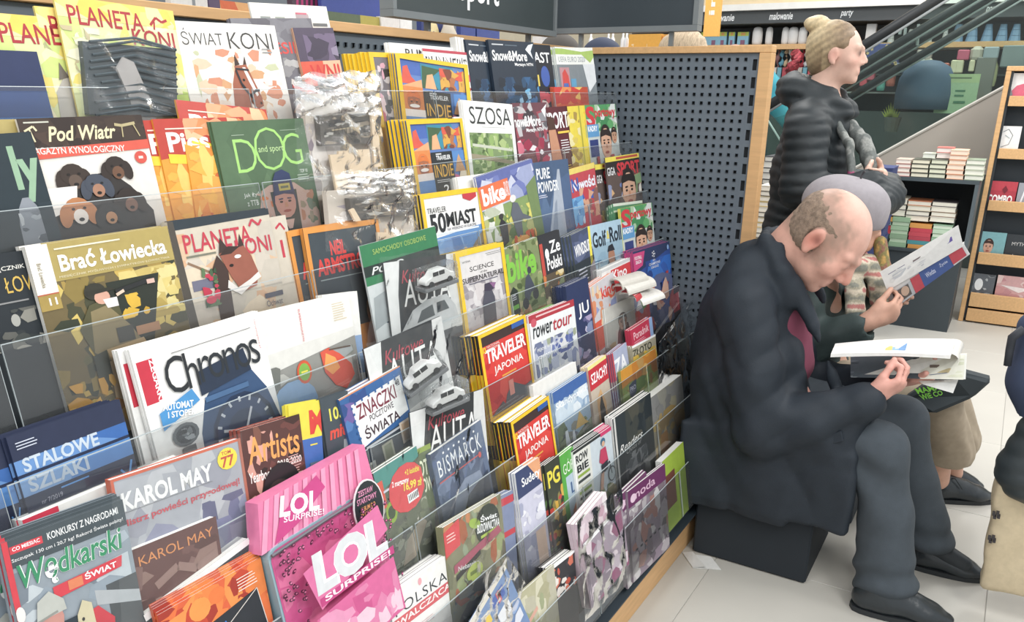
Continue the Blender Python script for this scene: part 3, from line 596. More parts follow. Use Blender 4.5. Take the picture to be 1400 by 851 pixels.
plan2 = [R(0, 0, 1, 1, '#cfc4b0'), S_(0, .1, 1, 1, ['#dcb894', '#cfc4b4', '#e0cdb0', '#d8a880', '#c8beae'], 50, .12, 3), P([(0, 0), (1, 0), (1, .05), (0, .07)], '#27323a'), P([(0, 0), (.05, 0), (.1, 1), (0, 1)], '#4a443c'), L([(.1, .32), (.4, .48)], .02, '#8a6a50'), R(.1, .46, .32, .54, '#6a6a80')] + [T('PLANETA', .1, .11, .66, .14, '#c93648', b=.015), T('KONI', .58, .21, .38, .13, '#c93648', b=.015), L([(.76, .12), (.8, .07), (.86, .12), (.9, .08)], .02, '#c93648'), R(.1, .27, .38, .285, '#776'),
        *sq([P([(.28, 1), (.3, .6), (.38, .45), (.46, .6), (.4, 1)], '#3d2a24'), P([(.4, .45), (.44, .28), (.5, .4)], '#3a2a25'), P([(.6, .42), (.64, .27), (.67, .42)], '#3a2a25'), P([(.4, .44), (.66, .4), (.72, .52), (.76, .7), (.72, .84), (.56, .88), (.48, .7)], '#9a5340'), P([(.4, .46), (.5, .38), (.62, .4), (.52, .46)], '#33231e'), E(.58, .5, .035, .02, '#efe6e0'), E(.5, .58, .022, .016, '#1c1310'), P([(.44, .72), (.52, .82), (.66, .76), (.76, .7), (.78, .76), (.66, .82), (.54, .9), (.42, .8)], '#e6e0da'), S_(.18, .55, .34, .95, ['#3f5c3c', '#56734a', '#c93048', '#2f4a30'], 18, .04, 4), E(.24, .88, .05, .04, '#d8304c')], .756, -.04), R(.78, .68, .98, .72, '#445'), T('Ochwat', .78, .74, .18, .05, '#556'), T('Terapia', .78, .82, .18, .05, '#556')]
mag(3, (366, 298), (390, 294), [R(0, 0, 1, 1, '#d2c7b4'), L([(.3, .1), (.6, .06), (.8, .12)], .1, '#c93648'), R(.4, .2, .55, .35, '#c93648')], 'beige horse magazine copy peeking out right of the chestnut horse issue', base='#d2c7b4', off=.006)
mag(3, (228, 304), (366, 285), plan2, 'beige horse magazine with a chestnut horse in a white noseband and red flowers', base='#cfc4b0', off=-.004, n=4, t=.006, dx=.001)
neil = [R(0, 0, 1, 1, '#39434a')] + [T('NEIL', .3, .14, .2, .13, '#e2403c', b=.06), T('ARMSTRONG', .1, .28, .84, .15, '#e2403c', b=.06, r=-.02), R(.12, .47, .7, .48, '#9aa'), E(.82, .85, .17, .2, '#d8a878'), E(.82, .95, .1, .08, '#e0b890'), E(.88, .9, .02, .02, '#345'), E(.36, .96, .1, .06, '#c8b8b0')] + frame('#e8923a', .05, .05)
mag(3, (391, 317), None, neil, 'orange-framed dark book copy left of the red-lettered front one', cat='book', name='book', base='#e8923a', W=.2, off=.004, n=2, t=.008)
mag(3, (413, 313), (516, 299), neil, 'orange-framed dark grey book with rough red letters and a cartoon head', cat='book', name='book', base='#e8923a', off=-.006, n=1, t=.008)
miast = [R(0, 0, 1, 1, '#f0efec'), P([(.03, .5), (1, .42), (1, 1), (0, 1)], '#5d8fcb'), S_(.05, .5, .6, .75, ['#6f9fd6', '#86b0dd', '#4f80bd'], 16, .12, 2), P([(.55, .95), (.66, .75), (.8, .62), (.97, .5), (.97, 1), (.5, 1)], '#8a7a66'), S_(.6, .65, .96, 1, ['#b59a70', '#6a6458', '#d8b888', '#4c4a48'], 26, .05, 3), R(.08, .44, .9, .46, '#dfe8f0'), T('50', .1, .22, .25, .22, '#202428', b=.04), T('MIAST', .36, .23, .52, .16, '#202428', b=.04), T('NA WEEKEND W EUROPIE', .36, .4, .5, .03, '#556'), T('TRAVELER', .08, .155, .3, .06, '#444'), P([(.68, .03), (.92, .03), (.92, .1), (.8, .14), (.68, .1)], '#c9303c')] + frame(YB, .05, .05)
mag(3, (573, 267), (655, 256), miast, 'yellow-framed travel magazine with black 50 on white above a blue town photo', base=YB, spine='#2a2c2e', back=YB, off=-.006, n=4, t=.006, dx=-.004, Hh=.27)
bike1 = [R(0, 0, 1, 1, '#7f9a58'), R(0, 0, 1, .4, '#5a66a8'), S_(0, .05, 1, .4, ['#6a76b8', '#c8cce0', '#4f5a9c', '#9aa4cc'], 30, .14, 3), S_(.0, .35, .35, .8, ['#dfe0d8', '#b9c0a8', '#f0f0ea'], 18, .1, 4), S_(0, .5, 1, 1, ['#8aa05a', '#6a8444', '#b5b870', '#4d6a34', '#d8cf60', '#a08850'], 70, .07, 5), P([(.8, .3), (1, .2), (1, 1), (.85, 1)], '#6d8550'), R(0, .12, .5, .38, '#ea6a3c'), T('bike', .04, .15, .38, .2, '#fff', b=.05), T('BOARD', .42, .15, .07, .18, '#fff'),
         P([(.45, .55), (.52, .42), (.6, .45), (.66, .6), (.8, .68), (.78, .7), (.62, .66), (.6, .85), (.5, .85)], '#5a606c'), E(.53, .38, .055, .045, '#e8e4e0'), P([(.22, .62), (.28, .55), (.36, .64), (.34, .85), (.24, .88)], '#2a2a30'), E(.28, .53, .04, .035, '#333'), S_(.4, .82, .85, 1, ['#e07a3c', '#d85a34', '#f0b060'], 18, .06, 7)]
mag(3, (625, 243), None, [R(0, 0, 1, 1, '#f0efea')], 'white magazine back with page edges left of the orange-titled bike issue', base='#f0efea', W=.18, off=.012, n=4, t=.005)
mag(3, (650, 243), (727, 217), bike1, 'mountain bike magazine with a blue sky and white title on an orange block', base='#7f9a58', spine='#e8e8e8', off=-.008, n=2)
mag(3, (727, 223), (776, 217), [R(0, 0, 1, 1, '#3f587c'), S_(0, 0, 1, 1, ['#466088', '#3a5274', '#506c92'], 20, .2, 3), P([(.1, 1), (.42, .6), (.5, .4), (.58, .3), (.66, .12), (.72, .12), (.75, 1)], '#a9b3c2'), P([(.35, .9), (.5, .55), (.56, .5), (.5, .9)], '#8794a8'), T('PURE', .08, .08, .36, .14, '#f2f4f6', b=.03), T('POWDER', .08, .25, .56, .14, '#f2f4f6', b=.03), *small(.08, .42, .26, 2, '#dde', .014)], 'slate blue magazine with white capitals and a pale mountain ridge', base='#3f587c', off=-.006, n=2)
mag(3, (776, 232), (812, 222), [R(0, 0, 1, 1, '#c5404a'), R(0, 0, 1, .08, '#e8d060'), T('Nowości', .05, .15, .9, .17, '#e8ecf8', b=.05), T('N', .06, .14, .25, .19, '#3a5ab0', b=.03), S_(.3, .3, 1, .75, ['#d8a080', '#3a5ab0', '#c83a44', '#e8c8b0', '#8a5a50'], 26, .12, 3), R(0, .4, .4, .75, '#5a9ad0'), S_(0, .4, .4, .8, ['#7ab4e0', '#4a80b8', '#c8dcec'], 12, .1, 4), R(.0, .85, .6, .9, '#fff')], 'red and blue football weekly with small player faces', base='#c5404a', off=-.002, n=2)
giga = [R(0, 0, 1, 1, '#5a4a44'), R(0, 0, 1, .07, '#ecd848'), R(.3, .015, .95, .05, '#c04a38'), R(0, .07, 1, .24, '#2a2220'), T('SPORT', .3, .1, .68, .2, '#d8323a', b=.05), T('GIGA', .02, .15, .22, .12, '#eee', b=.02), S_(0, .4, .6, 1, ['#6a7ab0', '#c8703c', '#8a94b8', '#d8a870'], 26, .1, 3), S_(.5, .3, 1, .6, ['#7a9a6a', '#c93a3a', '#e0dcd0'], 12, .1, 4)] + face(.6, .55, .2, '#cfa083', '#1f1815', 1.15)
mag(3, (813, 226), None, giga, 'black and yellow striped-top sport magazine fanned furthest left', base='#5a4a44', spine='#2a2220', W=.19, off=.006, n=3, t=.006, dx=-.010, copies='yellow-topped sport copy fanned left behind the player portrait issue')
mag(3, (827, 216), (873, 209), giga, 'yellow-topped sport magazine with a large player portrait against the perforated panel', base='#5a4a44', off=-.010)

# ---------------------------------------------------------------- tier 4
stal = [R(0, 0, 1, 1, '#1e2745'), R(0, .16, 1, .25, '#2f63b0'), P([(0, .25), (0, .16), (.6, .16), (.9, .25)], '#5f8fce'), R(0, .27, 1, .39, '#4c86cc'), P([(0, .39), (0, .27), (.5, .27), (.4, .39)], '#78a4d8'), T('STALOWE', .06, .155, .66, .09, '#c5d3e0', b=.04), T('SZLAKI', .06, .285, .52, .09, '#c5d3e0', b=.04), *small(.05, .05, .2, 3, '#c8cfe0', .011), T('nr 7/2019', .12, .44, .18, .03, '#aab', b=.01), L([(.84, .46), (.9, .53), (.96, .42)], .02, '#5aa0e8'), R(.3, .41, .55, .42, '#5aa0e8'), S_(0, .52, 1, 1, ['#2a3048', '#8a7a60', '#b5a27c', '#3a3f58', '#1e2438'], 40, .09, 3), S_(0, .56, .3, .7, ['#b5a27c', '#c8b48a', '#8a7850'], 12, .06, 4)]
mag(4, (-112, 640), (7, 603), stal, 'navy and blue locomotive magazine copy cut by the left edge', base='#1e2745', off=.002)
mag(4, (8, 599), (163, 546), stal, 'navy magazine with silver two-line title on light blue bars, lower left', base='#1e2745', off=-.008, n=4, t=.006, dx=-.004, Hh=.28, copies='navy two-bar magazine copy stacked behind with its white page edge showing')
chron = [R(0, 0, 1, 1, '#f3f2ee'), R(.02, .1, .13, .41, '#d0283c'), T('ZEGARKI', -.01, .235, .27, .045, '#fff', b=.03, r=1.5708),
         P([(.3, 1), (.34, .75), (.42, .52), (.5, .44), (.8, .36), (.93, .6), (1, .9), (1, 1)], '#2c4a74'), S_(.38, .6, .95, 1, ['#2c4a74', '#35588a', '#263f66'], 20, .08, 3), E(.68, .86, .27, .3, '#1d2f4e'), E(.68, .86, .235, .265, '#27406a'), E(.68, .86, .15, .17, '#1f3457')]
for i in range(9):
    t = math.pi * (1 + i / 8); chron += [L([(.68 + .2 * math.cos(t), .86 + .23 * math.sin(t)), (.68 + .235 * math.cos(t), .86 + .27 * math.sin(t))], .018, '#d8dfe6')]
chron += [L([(.68, .86), (.5, .8)], .02, '#dfe4ea'), L([(.68, .86), (.76, .7)], .018, '#dfe4ea'), R(.42, .5, .78, .54, '#3d628f'), P([(.4, .3), (.8, .24), (.83, .42), (.4, .48)], '#1d2b42'),
          T('Ch', .18, .13, .24, .27, '#1e2226', b=.0, s=.8), T('ronos', .43, .2, .5, .19, '#20262c', b=-.005, s=.8), R(.26, .105, .9, .11, '#666'), P([(.08, .49), (.34, .4), (.38, .5), (.08, .62)], '#3f8fd0'), T('AUTOMAT', .11, .455, .22, .05, '#fff', b=.03, r=.2), T('I STOPER', .13, .52, .2, .045, '#fff', b=.03, r=.2), E(.22, .7, .1, .085, '#5c6266'), E(.22, .7, .075, .064, '#33393e'), S_(.16, .65, .28, .75, ['#9aa0a4', '#6a7074', '#2a2e32'], 14, .02, 5), R(.17, .79, .27, 1, '#74797c'), T('chronosplace.pl', .84, .16, .2, .02, '#d04a58', r=1.5708)]
mag(4, (160, 480), None, chron, 'white watch magazine copy left, its red spine tab doubling the front one', base='#f3f2ee', W=.2, off=.004, n=2, t=.006)
mag(4, (176, 479), (352, 425), chron, 'white watch magazine with tall black title and a large blue chronograph', base='#f3f2ee', off=-.010, n=2, t=.005)
apple = [R(0, 0, 1, 1, '#8c8c86'), R(0, 0, 1, .36, '#e9e8e2'), P([(0, .36), (0, .34), (1, .3), (1, .38), (0, .5)], '#dcdbd4'), *small(.78, .06, .16, 8, '#d8c8a8', .012), T('SUPERMAGAZYN', .28, .16, .26, .02, '#e04858', r=1.5708), S_(0, .45, 1, 1, ['#7c8078', '#9aa0a0', '#6a6c66', '#b0b0a8'], 30, .1, 3), E(.22, .8, .24, .2, '#7fa4cc'), E(.36, .56, .08, .1, '#d8502c'), E(.36, .56, .06, .075, '#7ab040'), R(.325, .55, .395, .565, '#f0e050'), P([(.56, .44), (.66, .42), (.78, .5), (.9, .62), (.92, .72), (.8, .82), (.68, .76), (.58, .62)], '#e0503a'), P([(.62, .46), (.72, .52), (.76, .62), (.66, .66), (.58, .58)], '#f0a050'), L([(.66, .44), (.92, .46)], .012, '#5a4a40')]
mag(4, (440, 404), (488, 398), [R(0, 0, 1, 1, '#e9e8e2'), R(.2, .4, 1, .75, '#8aa8d0'), P([(.2, .4), (.7, .4), (.4, .7), (.2, .7)], '#a8487a'), T('tek', .5, .64, .4, .08, '#334')], 'white folded paper with a blue and purple corner right of the fruit cover', base='#e9e8e2', cat='newspaper', name='newspaper', off=.002, n=2, t=.007)
mag(4, (352, 430), (476, 401), apple, 'white-flapped magazine with a red apple and a pale blue ball on grey', base='#e9e8e2', off=-.008, n=2, t=.008)
polo = [R(0, 0, 1, .2, '#2e7a4c'), R(0, .2, 1, .3, '#22302c'), R(0, .3, 1, .38, '#2e7a4c'), R(0, .38, 1, 1, '#c9cfcf'), T('POLO', .08, .22, .42, .07, '#e8ece8', b=.02, i=.3), T('SAMOCHODY OSOBOWE', .14, .06, .7, .05, '#a8c860', b=.0), P([(.1, .75), (.7, .4), (.9, .42), (.9, .8), (.3, .82)], '#23384a'), P([(.05, .5), (.5, .4), (.2, .75), (0, .8)], '#9aa2a4')]
mag(4, (491, 337), (597, 334), polo, 'green and silver car magazine leaning left behind the film-wrapped car issues', base='#c9cfcf', off=.004, roll=.03)
auto = [R(0, 0, 1, 1, '#34383b'), P([(0, 0), (.2, 0), (.14, .34), (.08, 1), (0, 1)], '#dfe0de'), P([(.8, 0), (1, 0), (1, .8), (.9, .8)], '#d2d3d1'), P([(.2, 0), (.86, 0), (.8, .5), (.14, .62)], '#2b2e30'), T('Kultowe', .2, .1, .5, .13, '#b8404c', i=.35), T('AUTA', .2, .2, .66, .27, '#e9e9e6', b=.0, i=.15), T('PRL', .55, .42, .3, .1, '#ddd', i=.2), P([(.12, .72), (.3, .52), (.5, .44), (.8, .42), (.92, .56), (.96, .74), (.6, .8)], '#b8bbbb'), P([(.34, .66), (.42, .54), (.58, .5), (.6, .62)], '#4a5052'), P([(.64, .6), (.64, .49), (.76, .48), (.82, .58)], '#4a5052'), P([(0, .82), (.5, .74), (1, .7), (1, .78), (.5, .82), (0, .9)], '#e6e6e3')]
for (k, TL, TR, lab, of) in ((4, (524, 360), (622, 346), 'upper', -.004), (5, (497, 478), (603, 432), 'middle', -.002), (6, (560, 565), (660, 532), 'lowest', .004)):
    mag(k, TL, TR, auto, 'film-wrapped black and white vintage car magazine, %s of the three' % lab, base='#34383b', off=of, Hh=.27)
sci = [R(0, 0, 1, 1, '#c9c4c6'), S_(.05, .3, .95, .98, ['#b9b3b6', '#d8d4d4', '#a8a2a6', '#cfc8c8', '#958e94'], 60, .07, 3), R(.05, .04, .95, .3, '#dcd8d6'), T('SCIENCE', .25, .19, .5, .055, '#222', b=.01), T('of the', .45, .26, .14, .025, '#222'), T('SUPERNATURAL', .08, .3, .86, .06, '#222', b=.01), R(.2, .375, .8, .385, '#556'), R(.6, .08, .92, .085, '#777'), R(.62, .1, .92, .105, '#777'), T('NATIONAL', .12, .11, .16, .02, '#666'), P([(.38, .95), (.42, .62), (.5, .48), (.62, .48), (.68, .6), (.66, .9), (.55, .97)], '#4a4a58'), P([(.48, .5), (.5, .42), (.66, .42), (.7, .5), (.6, .52)], '#3a3448'), P([(.6, .42), (.74, .44), (.68, .5)], '#8a5a8a')] + frame('#f4c518', .07, .05)
mag(4, (621, 347), (687, 331), sci, 'yellow-framed pale grey magazine with a cloaked figure', base='#f4c518', back='#222', spine='#f4c518', off=-.008, n=10, t=.0075, dx=-.003, copies='thick yellow-spined copy in the stack behind the cloaked figure issue', Hh=.27)
bikeg = [R(0, 0, 1, 1, '#7a8a58'), S_(0, 0, 1, 1, ['#8a9a60', '#5a6a3c', '#9a8a60', '#6a7a48', '#b0a878', '#465830'], 90, .07, 3), S_(0, .75, 1, 1, ['#b5805c', '#a8704c', '#c89a78'], 26, .1, 4), T('bike', .02, .07, .84, .34, '#79c43c', b=.05, i=.1), P([(.4, .6), (.5, .42), (.6, .38), (.68, .5), (.74, .6), (.6, .62), (.52, .7), (.4, .7)], '#3f4656'), E(.63, .35, .06, .045, '#3a3a48'), E(.4, .72, .09, .07, '#33353a'), E(.72, .66, .09, .07, '#33353a'), P([(.02, .52), (.12, .46), (.22, .52), (.22, .78), (.12, .86), (.02, .78)], '#26302a'), R(.03, .68, .2, .73, '#6ab83c'), *small(.05, .56, .13, 3, '#dde', .014)]
mag(4, (687, 342), (734, 324), bikeg, 'forest photo bike magazine with bright green letters', base='#7a8a58', spine='#e0e0dc', off=-.006, n=3)
mag(4, (735, 324), (764, 314), [R(0, 0, 1, 1, '#5a4d3c'), R(0, 0, 1, .5, '#2a2d33'), T('Ze', .45, .1, .5, .16, '#fff', b=.03), T('Polski', .25, .3, .7, .16, '#fff', b=.03), S_(0, .5, 1, 1, ['#c8a860', '#e0d0a0', '#d87a3c', '#8a9a6a'], 30, .12, 3), R(0, .1, .14, .5, '#c8453a'), E(.3, .25, .09, .07, '#fff')], 'dark magazine with white skier emblem above a golden landscape', base='#2a2d33', off=-.004, n=2)
mag(4, (780, 322), (806, 309), [R(0, 0, 1, 1, '#3e4a68'), S_(0, 0, 1, .5, ['#46547a', '#384360', '#5a6688'], 14, .2, 3), T('WINDSURFING', .08, .16, 1.2, .16, '#fff', b=.03), R(0, .4, 1, 1, '#263038'), *small(.12, .5, .5, 4, '#dde', .03), P([(.6, 1), (.7, .55), (1, .45), (1, 1)], '#8a7f86')], 'slate magazine with white title at the right end of its stack', base='#3e4a68', spine='#565f60', off=-.006, n=5, t=.006, dx=-.009, copies='dark spine of a slate magazine copy fanned left')
mag(4, (803, 310), (850, 299), [R(0, 0, 1, 1, '#8fb0c4'), S_(0, .4, 1, 1, ['#9cbace', '#83a6bc', '#b8cfdb'], 20, .15, 3), R(0, 0, 1, .28, '#a8c8dc'), R(0, 0, .06, 1, '#f0e040'), T('Golf', .1, .1, .38, .22, '#1f2a36', b=.04), T('&', .5, .12, .08, .12, '#e8d040', b=.04), T('Roll', .58, .08, .36, .22, '#1f2a36', b=.04), P([(.4, 1), (.44, .62), (.52, .5), (.66, .5), (.74, .62), (.74, 1)], '#2c3a48'), E(.59, .5, .1, .12, '#a87458'), P([(.48, .42), (.52, .34), (.64, .32), (.7, .42)], '#20242c'), *small(.1, .5, .24, 2, '#3a5a80', .02)], 'pale blue golf magazine with a man in a dark cap', base='#8fb0c4', off=-.006, n=2)
mag(4, (838, 279), (878, 274), [R(0, 0, 1, 1, '#4f8a62'), R(0, 0, 1, .04, '#d8e0d0'), R(0, .1, 1, .13, '#c8d8c0')], 'green magazine tops standing behind the red sport issue', base='#4f8a62', off=.012, n=4, t=.005, dx=-.005, dz=-.003)
mag(4, (848, 286), (891, 277), sup, 'football magazine with a smiling player beside the golf issue, fourth tier', base='#c8d0cc', spine='#f0e050', off=-.008, n=2)
# ---------------------------------------------------------------- tier 5
wed = [R(0, 0, 1, 1, '#8a96a0'), S_(0, .2, 1, 1, ['#8a98a4', '#a4b0ba', '#707c88', '#b8c2c8'], 40, .14, 3), R(.72, .5, 1, 1, '#4a4f52'), P([(.62, .5), (1, .62), (1, .7), (.62, .6)], '#a8aeb2'), R(0, 0, 1, .17, '#3f4a50'), T('KONKURSY Z NAGRODAMI', .34, .035, .6, .045, '#e8eaea', b=.02), R(.05, .04, .3, .085, '#d83844'), T('CO MIESIĄC', .07, .047, .21, .03, '#fff', b=.02), T('Szczupak 130 cm i 20,7 kg! Rekord Świata pobity!', .05, .105, .92, .035, '#e8eaea', b=.01), R(0, 0, .045, 1, '#d83844'), T('Wędkarski', .07, .16, .86, .19, '#f4f6f4', b=.05, i=.15), T('Wędkarski', .07, .16, .86, .19, '#2f8a5c', b=.025, i=.15), P([(.3, .37), (.9, .35), (.88, .42), (.3, .45)], '#d83844'), T('ŚWIAT', .56, .36, .28, .05, '#fff', b=.03), R(.42, .37, .54, .43, '#e07a50'), E(.03, .45, .035, .05, '#e8e0dc'),
       P([(.08, 1), (.1, .66), (.3, .6), (.5, .6), (.72, .7), (.74, 1)], '#22303a'), P([(.5, .62), (.62, .6), (.74, .72), (.7, .9), (.56, .9)], '#c93a44'), P([(.08, .8), (.2, .82), (.22, 1), (.08, 1)], '#c93a44'), E(.24, .56, .1, .1, '#c4867a'), P([(.13, .54), (.16, .42), (.26, .38), (.36, .46), (.37, .53)], '#b5b8b0'), L([(.14, .54), (.3, .52)], .02, '#8a8d86'), P([(.36, 1), (.44, .6), (.5, .52), (.57, .56), (.6, 1)], '#c9bf9a'), S_(.4, .6, .58, 1, ['#b8ad84', '#dcd4b4', '#a49a72'], 16, .03, 4), E(.48, .64, .012, .012, '#333'), T('DRAGON', .25, .93, .16, .03, '#ddd', b=.01)]
mag(5, (-80, 784), None, wed, 'fishing magazine copies under the white page stack at the left edge', base='#3f4a50', W=.2, off=.012, n=1)
mag(5, (0, 744), (167, 683), wed, 'fishing magazine with slanted green title and an angler holding a pike', base='#8a96a0', off=-.030, n=6, t=.004, dx=.0005, dz=.0015, Hh=.275, copies='fishing magazine copy in the thick stack behind the angler cover')
kar = [R(0, 0, 1, 1, '#9c9fa8'), S_(0, 0, 1, 1, ['#a8abb2', '#9496a2', '#b4b6bb', '#8688a0', '#9fa2aa'], 40, .18, 3), S_(.55, .35, 1, 1, ['#6a6d90', '#5a5c7c', '#7a7ca0', '#8a8ca8'], 30, .14, 4), R(0, 0, 1, .018, '#cf5a3c'), R(0, 0, .02, 1, '#cf5a3c'), R(.975, 0, 1, 1, '#b0604a'),
       T('KAROL MAY', .05, .1, .68, .12, '#ececea', b=.05), R(.05, .225, .72, .228, '#777'), T('Mistrz powieści przygodowej!', .02, .265, .92, .06, '#c84a54', b=.03), E(.865, .11, .085, .075, '#f2d82c'), T('TOM', .82, .055, .08, .025, '#c83a2c', b=.02), T('77', .81, .09, .11, .075, '#c83a2c', b=.03)]
mag(5, (150, 657), (328, 599), kar, 'grey packaged book set with white western letters and a yellow round 77 sticker', cat='book', name='book_set', base='#9c9fa8', spine='#cf5a3c', off=-.006, n=1, t=.012, Hh=.30)
mag(5, (30, 712), None, [R(0, 0, 1, 1, '#e8e6e0'), R(0, .0, .2, .05, '#d83048')], 'white magazine stack with a red corner behind the fishing magazine', base='#e8e6e0', W=.24, off=.012, n=2, t=.012, Hh=.28)
q0 = at_tier(170, 757, 5, -.018); q1 = at_tier(295, 707, 5, -.018)
mag(5, (170, 757), (295, 706), [R(0, 0, 1, 1, '#5e3a36'), S_(0, .2, 1, 1, ['#6a4540', '#52322e', '#7c5a54', '#8a6a60'], 26, .14, 3), R(0, 0, .05, 1, '#3c2624'), T('KAROL MAY', .12, .1, .82, .11, '#d8864c', b=.0), L([(.25, .5), (.5, .38), (.7, .5), (.95, .42)], .08, '#8f6f66')], 'small dark red hardback book taped to the grey western set', cat='book', name='book', base='#5e3a36', off=-.020, t=.016, Hh=.17)
arts = [R(0, 0, 1, 1, '#54302c'), S_(.2, 0, 1, 1, ['#6a3a34', '#3c2420', '#7a4a3c', '#2a1c1a'], 40, .12, 3), S_(0, .05, .5, .6, ['#e0a090', '#c87a70', '#d89a88'], 14, .08, 9), T('Artists', .08, .08, .86, .2, '#f0a050', b=.02, r=.05), T('Yearbook', .04, .33, .4, .08, '#f0e8e0', b=.03, r=.05), T('2019-2020', .52, .31, .42, .055, '#f0e8e0', b=.03, r=.05), *small(.72, .3, .22, 8, '#d8a8a0', .012), E(.55, .52, .33, .2, '#1c1a1c', .2), E(.5, .56, .22, .12, '#3a2c2c', .2), L([(.1, .64), (.3, .56), (.6, .54)], .05, '#e88a40'), E(.3, .68, .16, .06, '#8a90a0', -.2), L([(.2, .78), (.6, .7), (.95, .66)], .02, '#d87a3c'), L([(.3, .84), (.7, .78), (.98, .74)], .02, '#c86a34')]
mag(5, (328, 590), (409, 566), arts, 'dark red art yearbook with orange title and an insect eye', base='#54302c', spine='#a04a3c', off=-.006, n=3, t=.007, Hh=.29)
mag(5, (394, 555), (437, 547), [R(0, 0, 1, 1, '#e8d83c'), R(.3, .3, 1, .98, '#3a68b8'), R(.3, .6, 1, .61, '#e8d83c'), T('M', .62, .07, .5, .2, '#e03c34', b=.06), *small(.6, .35, .3, 1, '#e8d83c', .02), *small(.5, .66, .45, 7, '#e8e060', .02), R(.55, .5, 1, .56, '#5a6a80')], 'yellow and blue magazine with a big red M, partly covered', base='#ecdc3c', spine='#e8d83c', off=-.004, n=3)
mag(5, (437, 547), (475, 534), [R(0, 0, 1, 1, '#3d4850'), T('103', .25, .1, .5, .11, '#e8e050', b=.03), T('mity', .15, .26, .85, .14, '#e04838', b=.05, i=.2), P([(.2, 1), (.3, .6), (.8, .56), (.95, 1)], '#b98a60'), P([(.5, .6), (.62, .4), (.9, .42), (.85, 1), (.6, 1)], '#8f9498')], 'dark grey magazine with a yellow 103 and red word', base='#3d4850', off=-.006, n=2)
zna = [R(0, 0, 1, 1, '#3c4652'), R(0, 0, 1, .5, '#2e5f9e'), R(0, 0, 1, .012, '#e08a5a'), S_(0, 0, .4, .3, ['#2a4a8a', '#4a7ab8', '#6a5aa0'], 14, .1, 3), P([(.14, .1), (.96, .08), (.98, .42), (.17, .5)], '#eeeeec'), T('ZNACZKI', .2, .125, .64, .13, '#7a2a3c', b=.02), T('POCZTOWE', .36, .265, .4, .055, '#3a2c38', b=.01), T('ŚWIATA', .24, .33, .58, .12, '#3a2430', b=.02), T('48', .86, .1, .07, .06, '#334', b=.02)]
for i in range(7): zna += [E(.14 + .012 * (i % 2), .13 + i * .055, .015, .012, '#2e5f9e'), E(.2 + i * .11, .105 - i * .003, .015, .012, '#2e5f9e')]
zna += [R(.2, .505, .8, .525, '#b8bcc0'), R(.08, .65, .28, .85, '#cfd0c8'), R(.11, .67, .25, .83, '#8a8c84'), R(.42, .57, .6, .75, '#b8b8a0'), R(.45, .59, .57, .73, '#8a9070'), R(.76, .48, .95, .68, '#e0d0bc'), R(.79, .5, .92, .66, '#c8a888')]
mag(5, (463, 547), (546, 500), zna, 'blue and grey stamp collecting set with perforated white title block', base='#3c4652', spine='#2e5f9e', off=-.012, n=2, t=.012, Hh=.29)
jap = [R(0, 0, 1, 1, '#e0352f'), S_(0, .05, 1, 1, ['#e63c34', '#d62c2a', '#ec4f40', '#c82828'], 40, .12, 3), R(0, 0, 1, .15, '#3a2826'), T('TRAVELER', .1, .2, .84, .16, '#fff', b=.04), T('JAPONIA', .22, .42, .62, .11, '#f6ece6', b=.02), R(.36, .56, .66, .58, '#e8a03c'), R(.38, .6, .58, .61, '#e8a03c'), R(.06, .16, .12, .22, '#f0c020'), R(.08, .175, .1, .205, '#e0352f'), T('NATIONAL', .14, .155, .26, .028, '#f0e8e0'), T('GEOGRAPHIC', .14, .19, .26, .028, '#f0e8e0'), R(.68, .02, .96, .1, '#2c5aa8'), P([(.3, .98), (.4, .8), (.55, .7), (.8, .82), (.95, .8), (.95, 1), (.3, 1)], '#5a6268'), R(.46, .66, .56, .84, '#f0a090'), P([(.05, .95), (.3, .85), (.4, .97), (.1, 1)], '#54595c')] + frame(YB, .05, .04)
mag(5, (652, 460), (717, 430), jap, 'upper red yellow-framed travel magazine about Japan with a thick yellow spine stack', base='#e0352f', spine=YB, back='#f0eee8', off=-.012, n=7, t=.0085, dx=-.001, Hh=.27, copies='yellow and black spined copy behind the upper red Japan issue', spine_art=[R(0, 0, 1, .35, '#26292b'), R(.1, .02, .3, .34, YB)])
mag(6, (697, 578), (749, 541), jap, 'lower red yellow-framed travel magazine about Japan with a thick yellow spine stack', base='#e0352f', spine=YB, back='#f0eee8', off=-.020, n=7, t=.0085, dx=-.001, Hh=.28, copies='yellow and black spined copy behind the lower red Japan issue', spine_art=[R(0, 0, 1, .35, '#26292b'), R(.1, .02, .3, .34, YB)])
row = [R(0, 0, 1, 1, '#e9ecec'), R(0, 0, 1, .09, '#b8303c'), R(.15, .03, .9, .05, '#e8c0c0'), E(.09, .1, .06, .05, '#d05060'), T('rower', .05, .16, .42, .13, '#22262a', b=.02, i=.2), T('tour', .48, .15, .44, .14, '#b8303c', b=.02, i=.2), S_(.04, .35, .98, 1, ['#8a94b8', '#b5bcd0', '#6a7498', '#d0d4dc', '#9aa488', '#e0e0e0', '#5a6488'], 90, .08, 3), S_(.4, .4, .9, .6, ['#4f5fa0', '#6a78b0'], 14, .06, 4), T('PIĘKNE WYPRAWY', .1, .42, .5, .05, '#eee', b=.02), T('SZKOTÓW', .1, .5, .4, .07, '#f4f4f4', b=.03), R(0, .09, .03, 1, '#f4f4f4')]
mag(5, (709, 437), None, [R(0, 0, 1, 1, '#7aa85a'), R(0, 0, .1, 1, '#f0f0ee')], 'white and green magazine edge behind the cycle touring issue', base='#7aa85a', W=.19, off=.012, n=2)
mag(5, (722, 433), (784, 409), row, 'white cycle touring magazine with a red top band over lilac hills', base='#e9ecec', spine='#f4f4f4', off=-.006, n=3, t=.005)
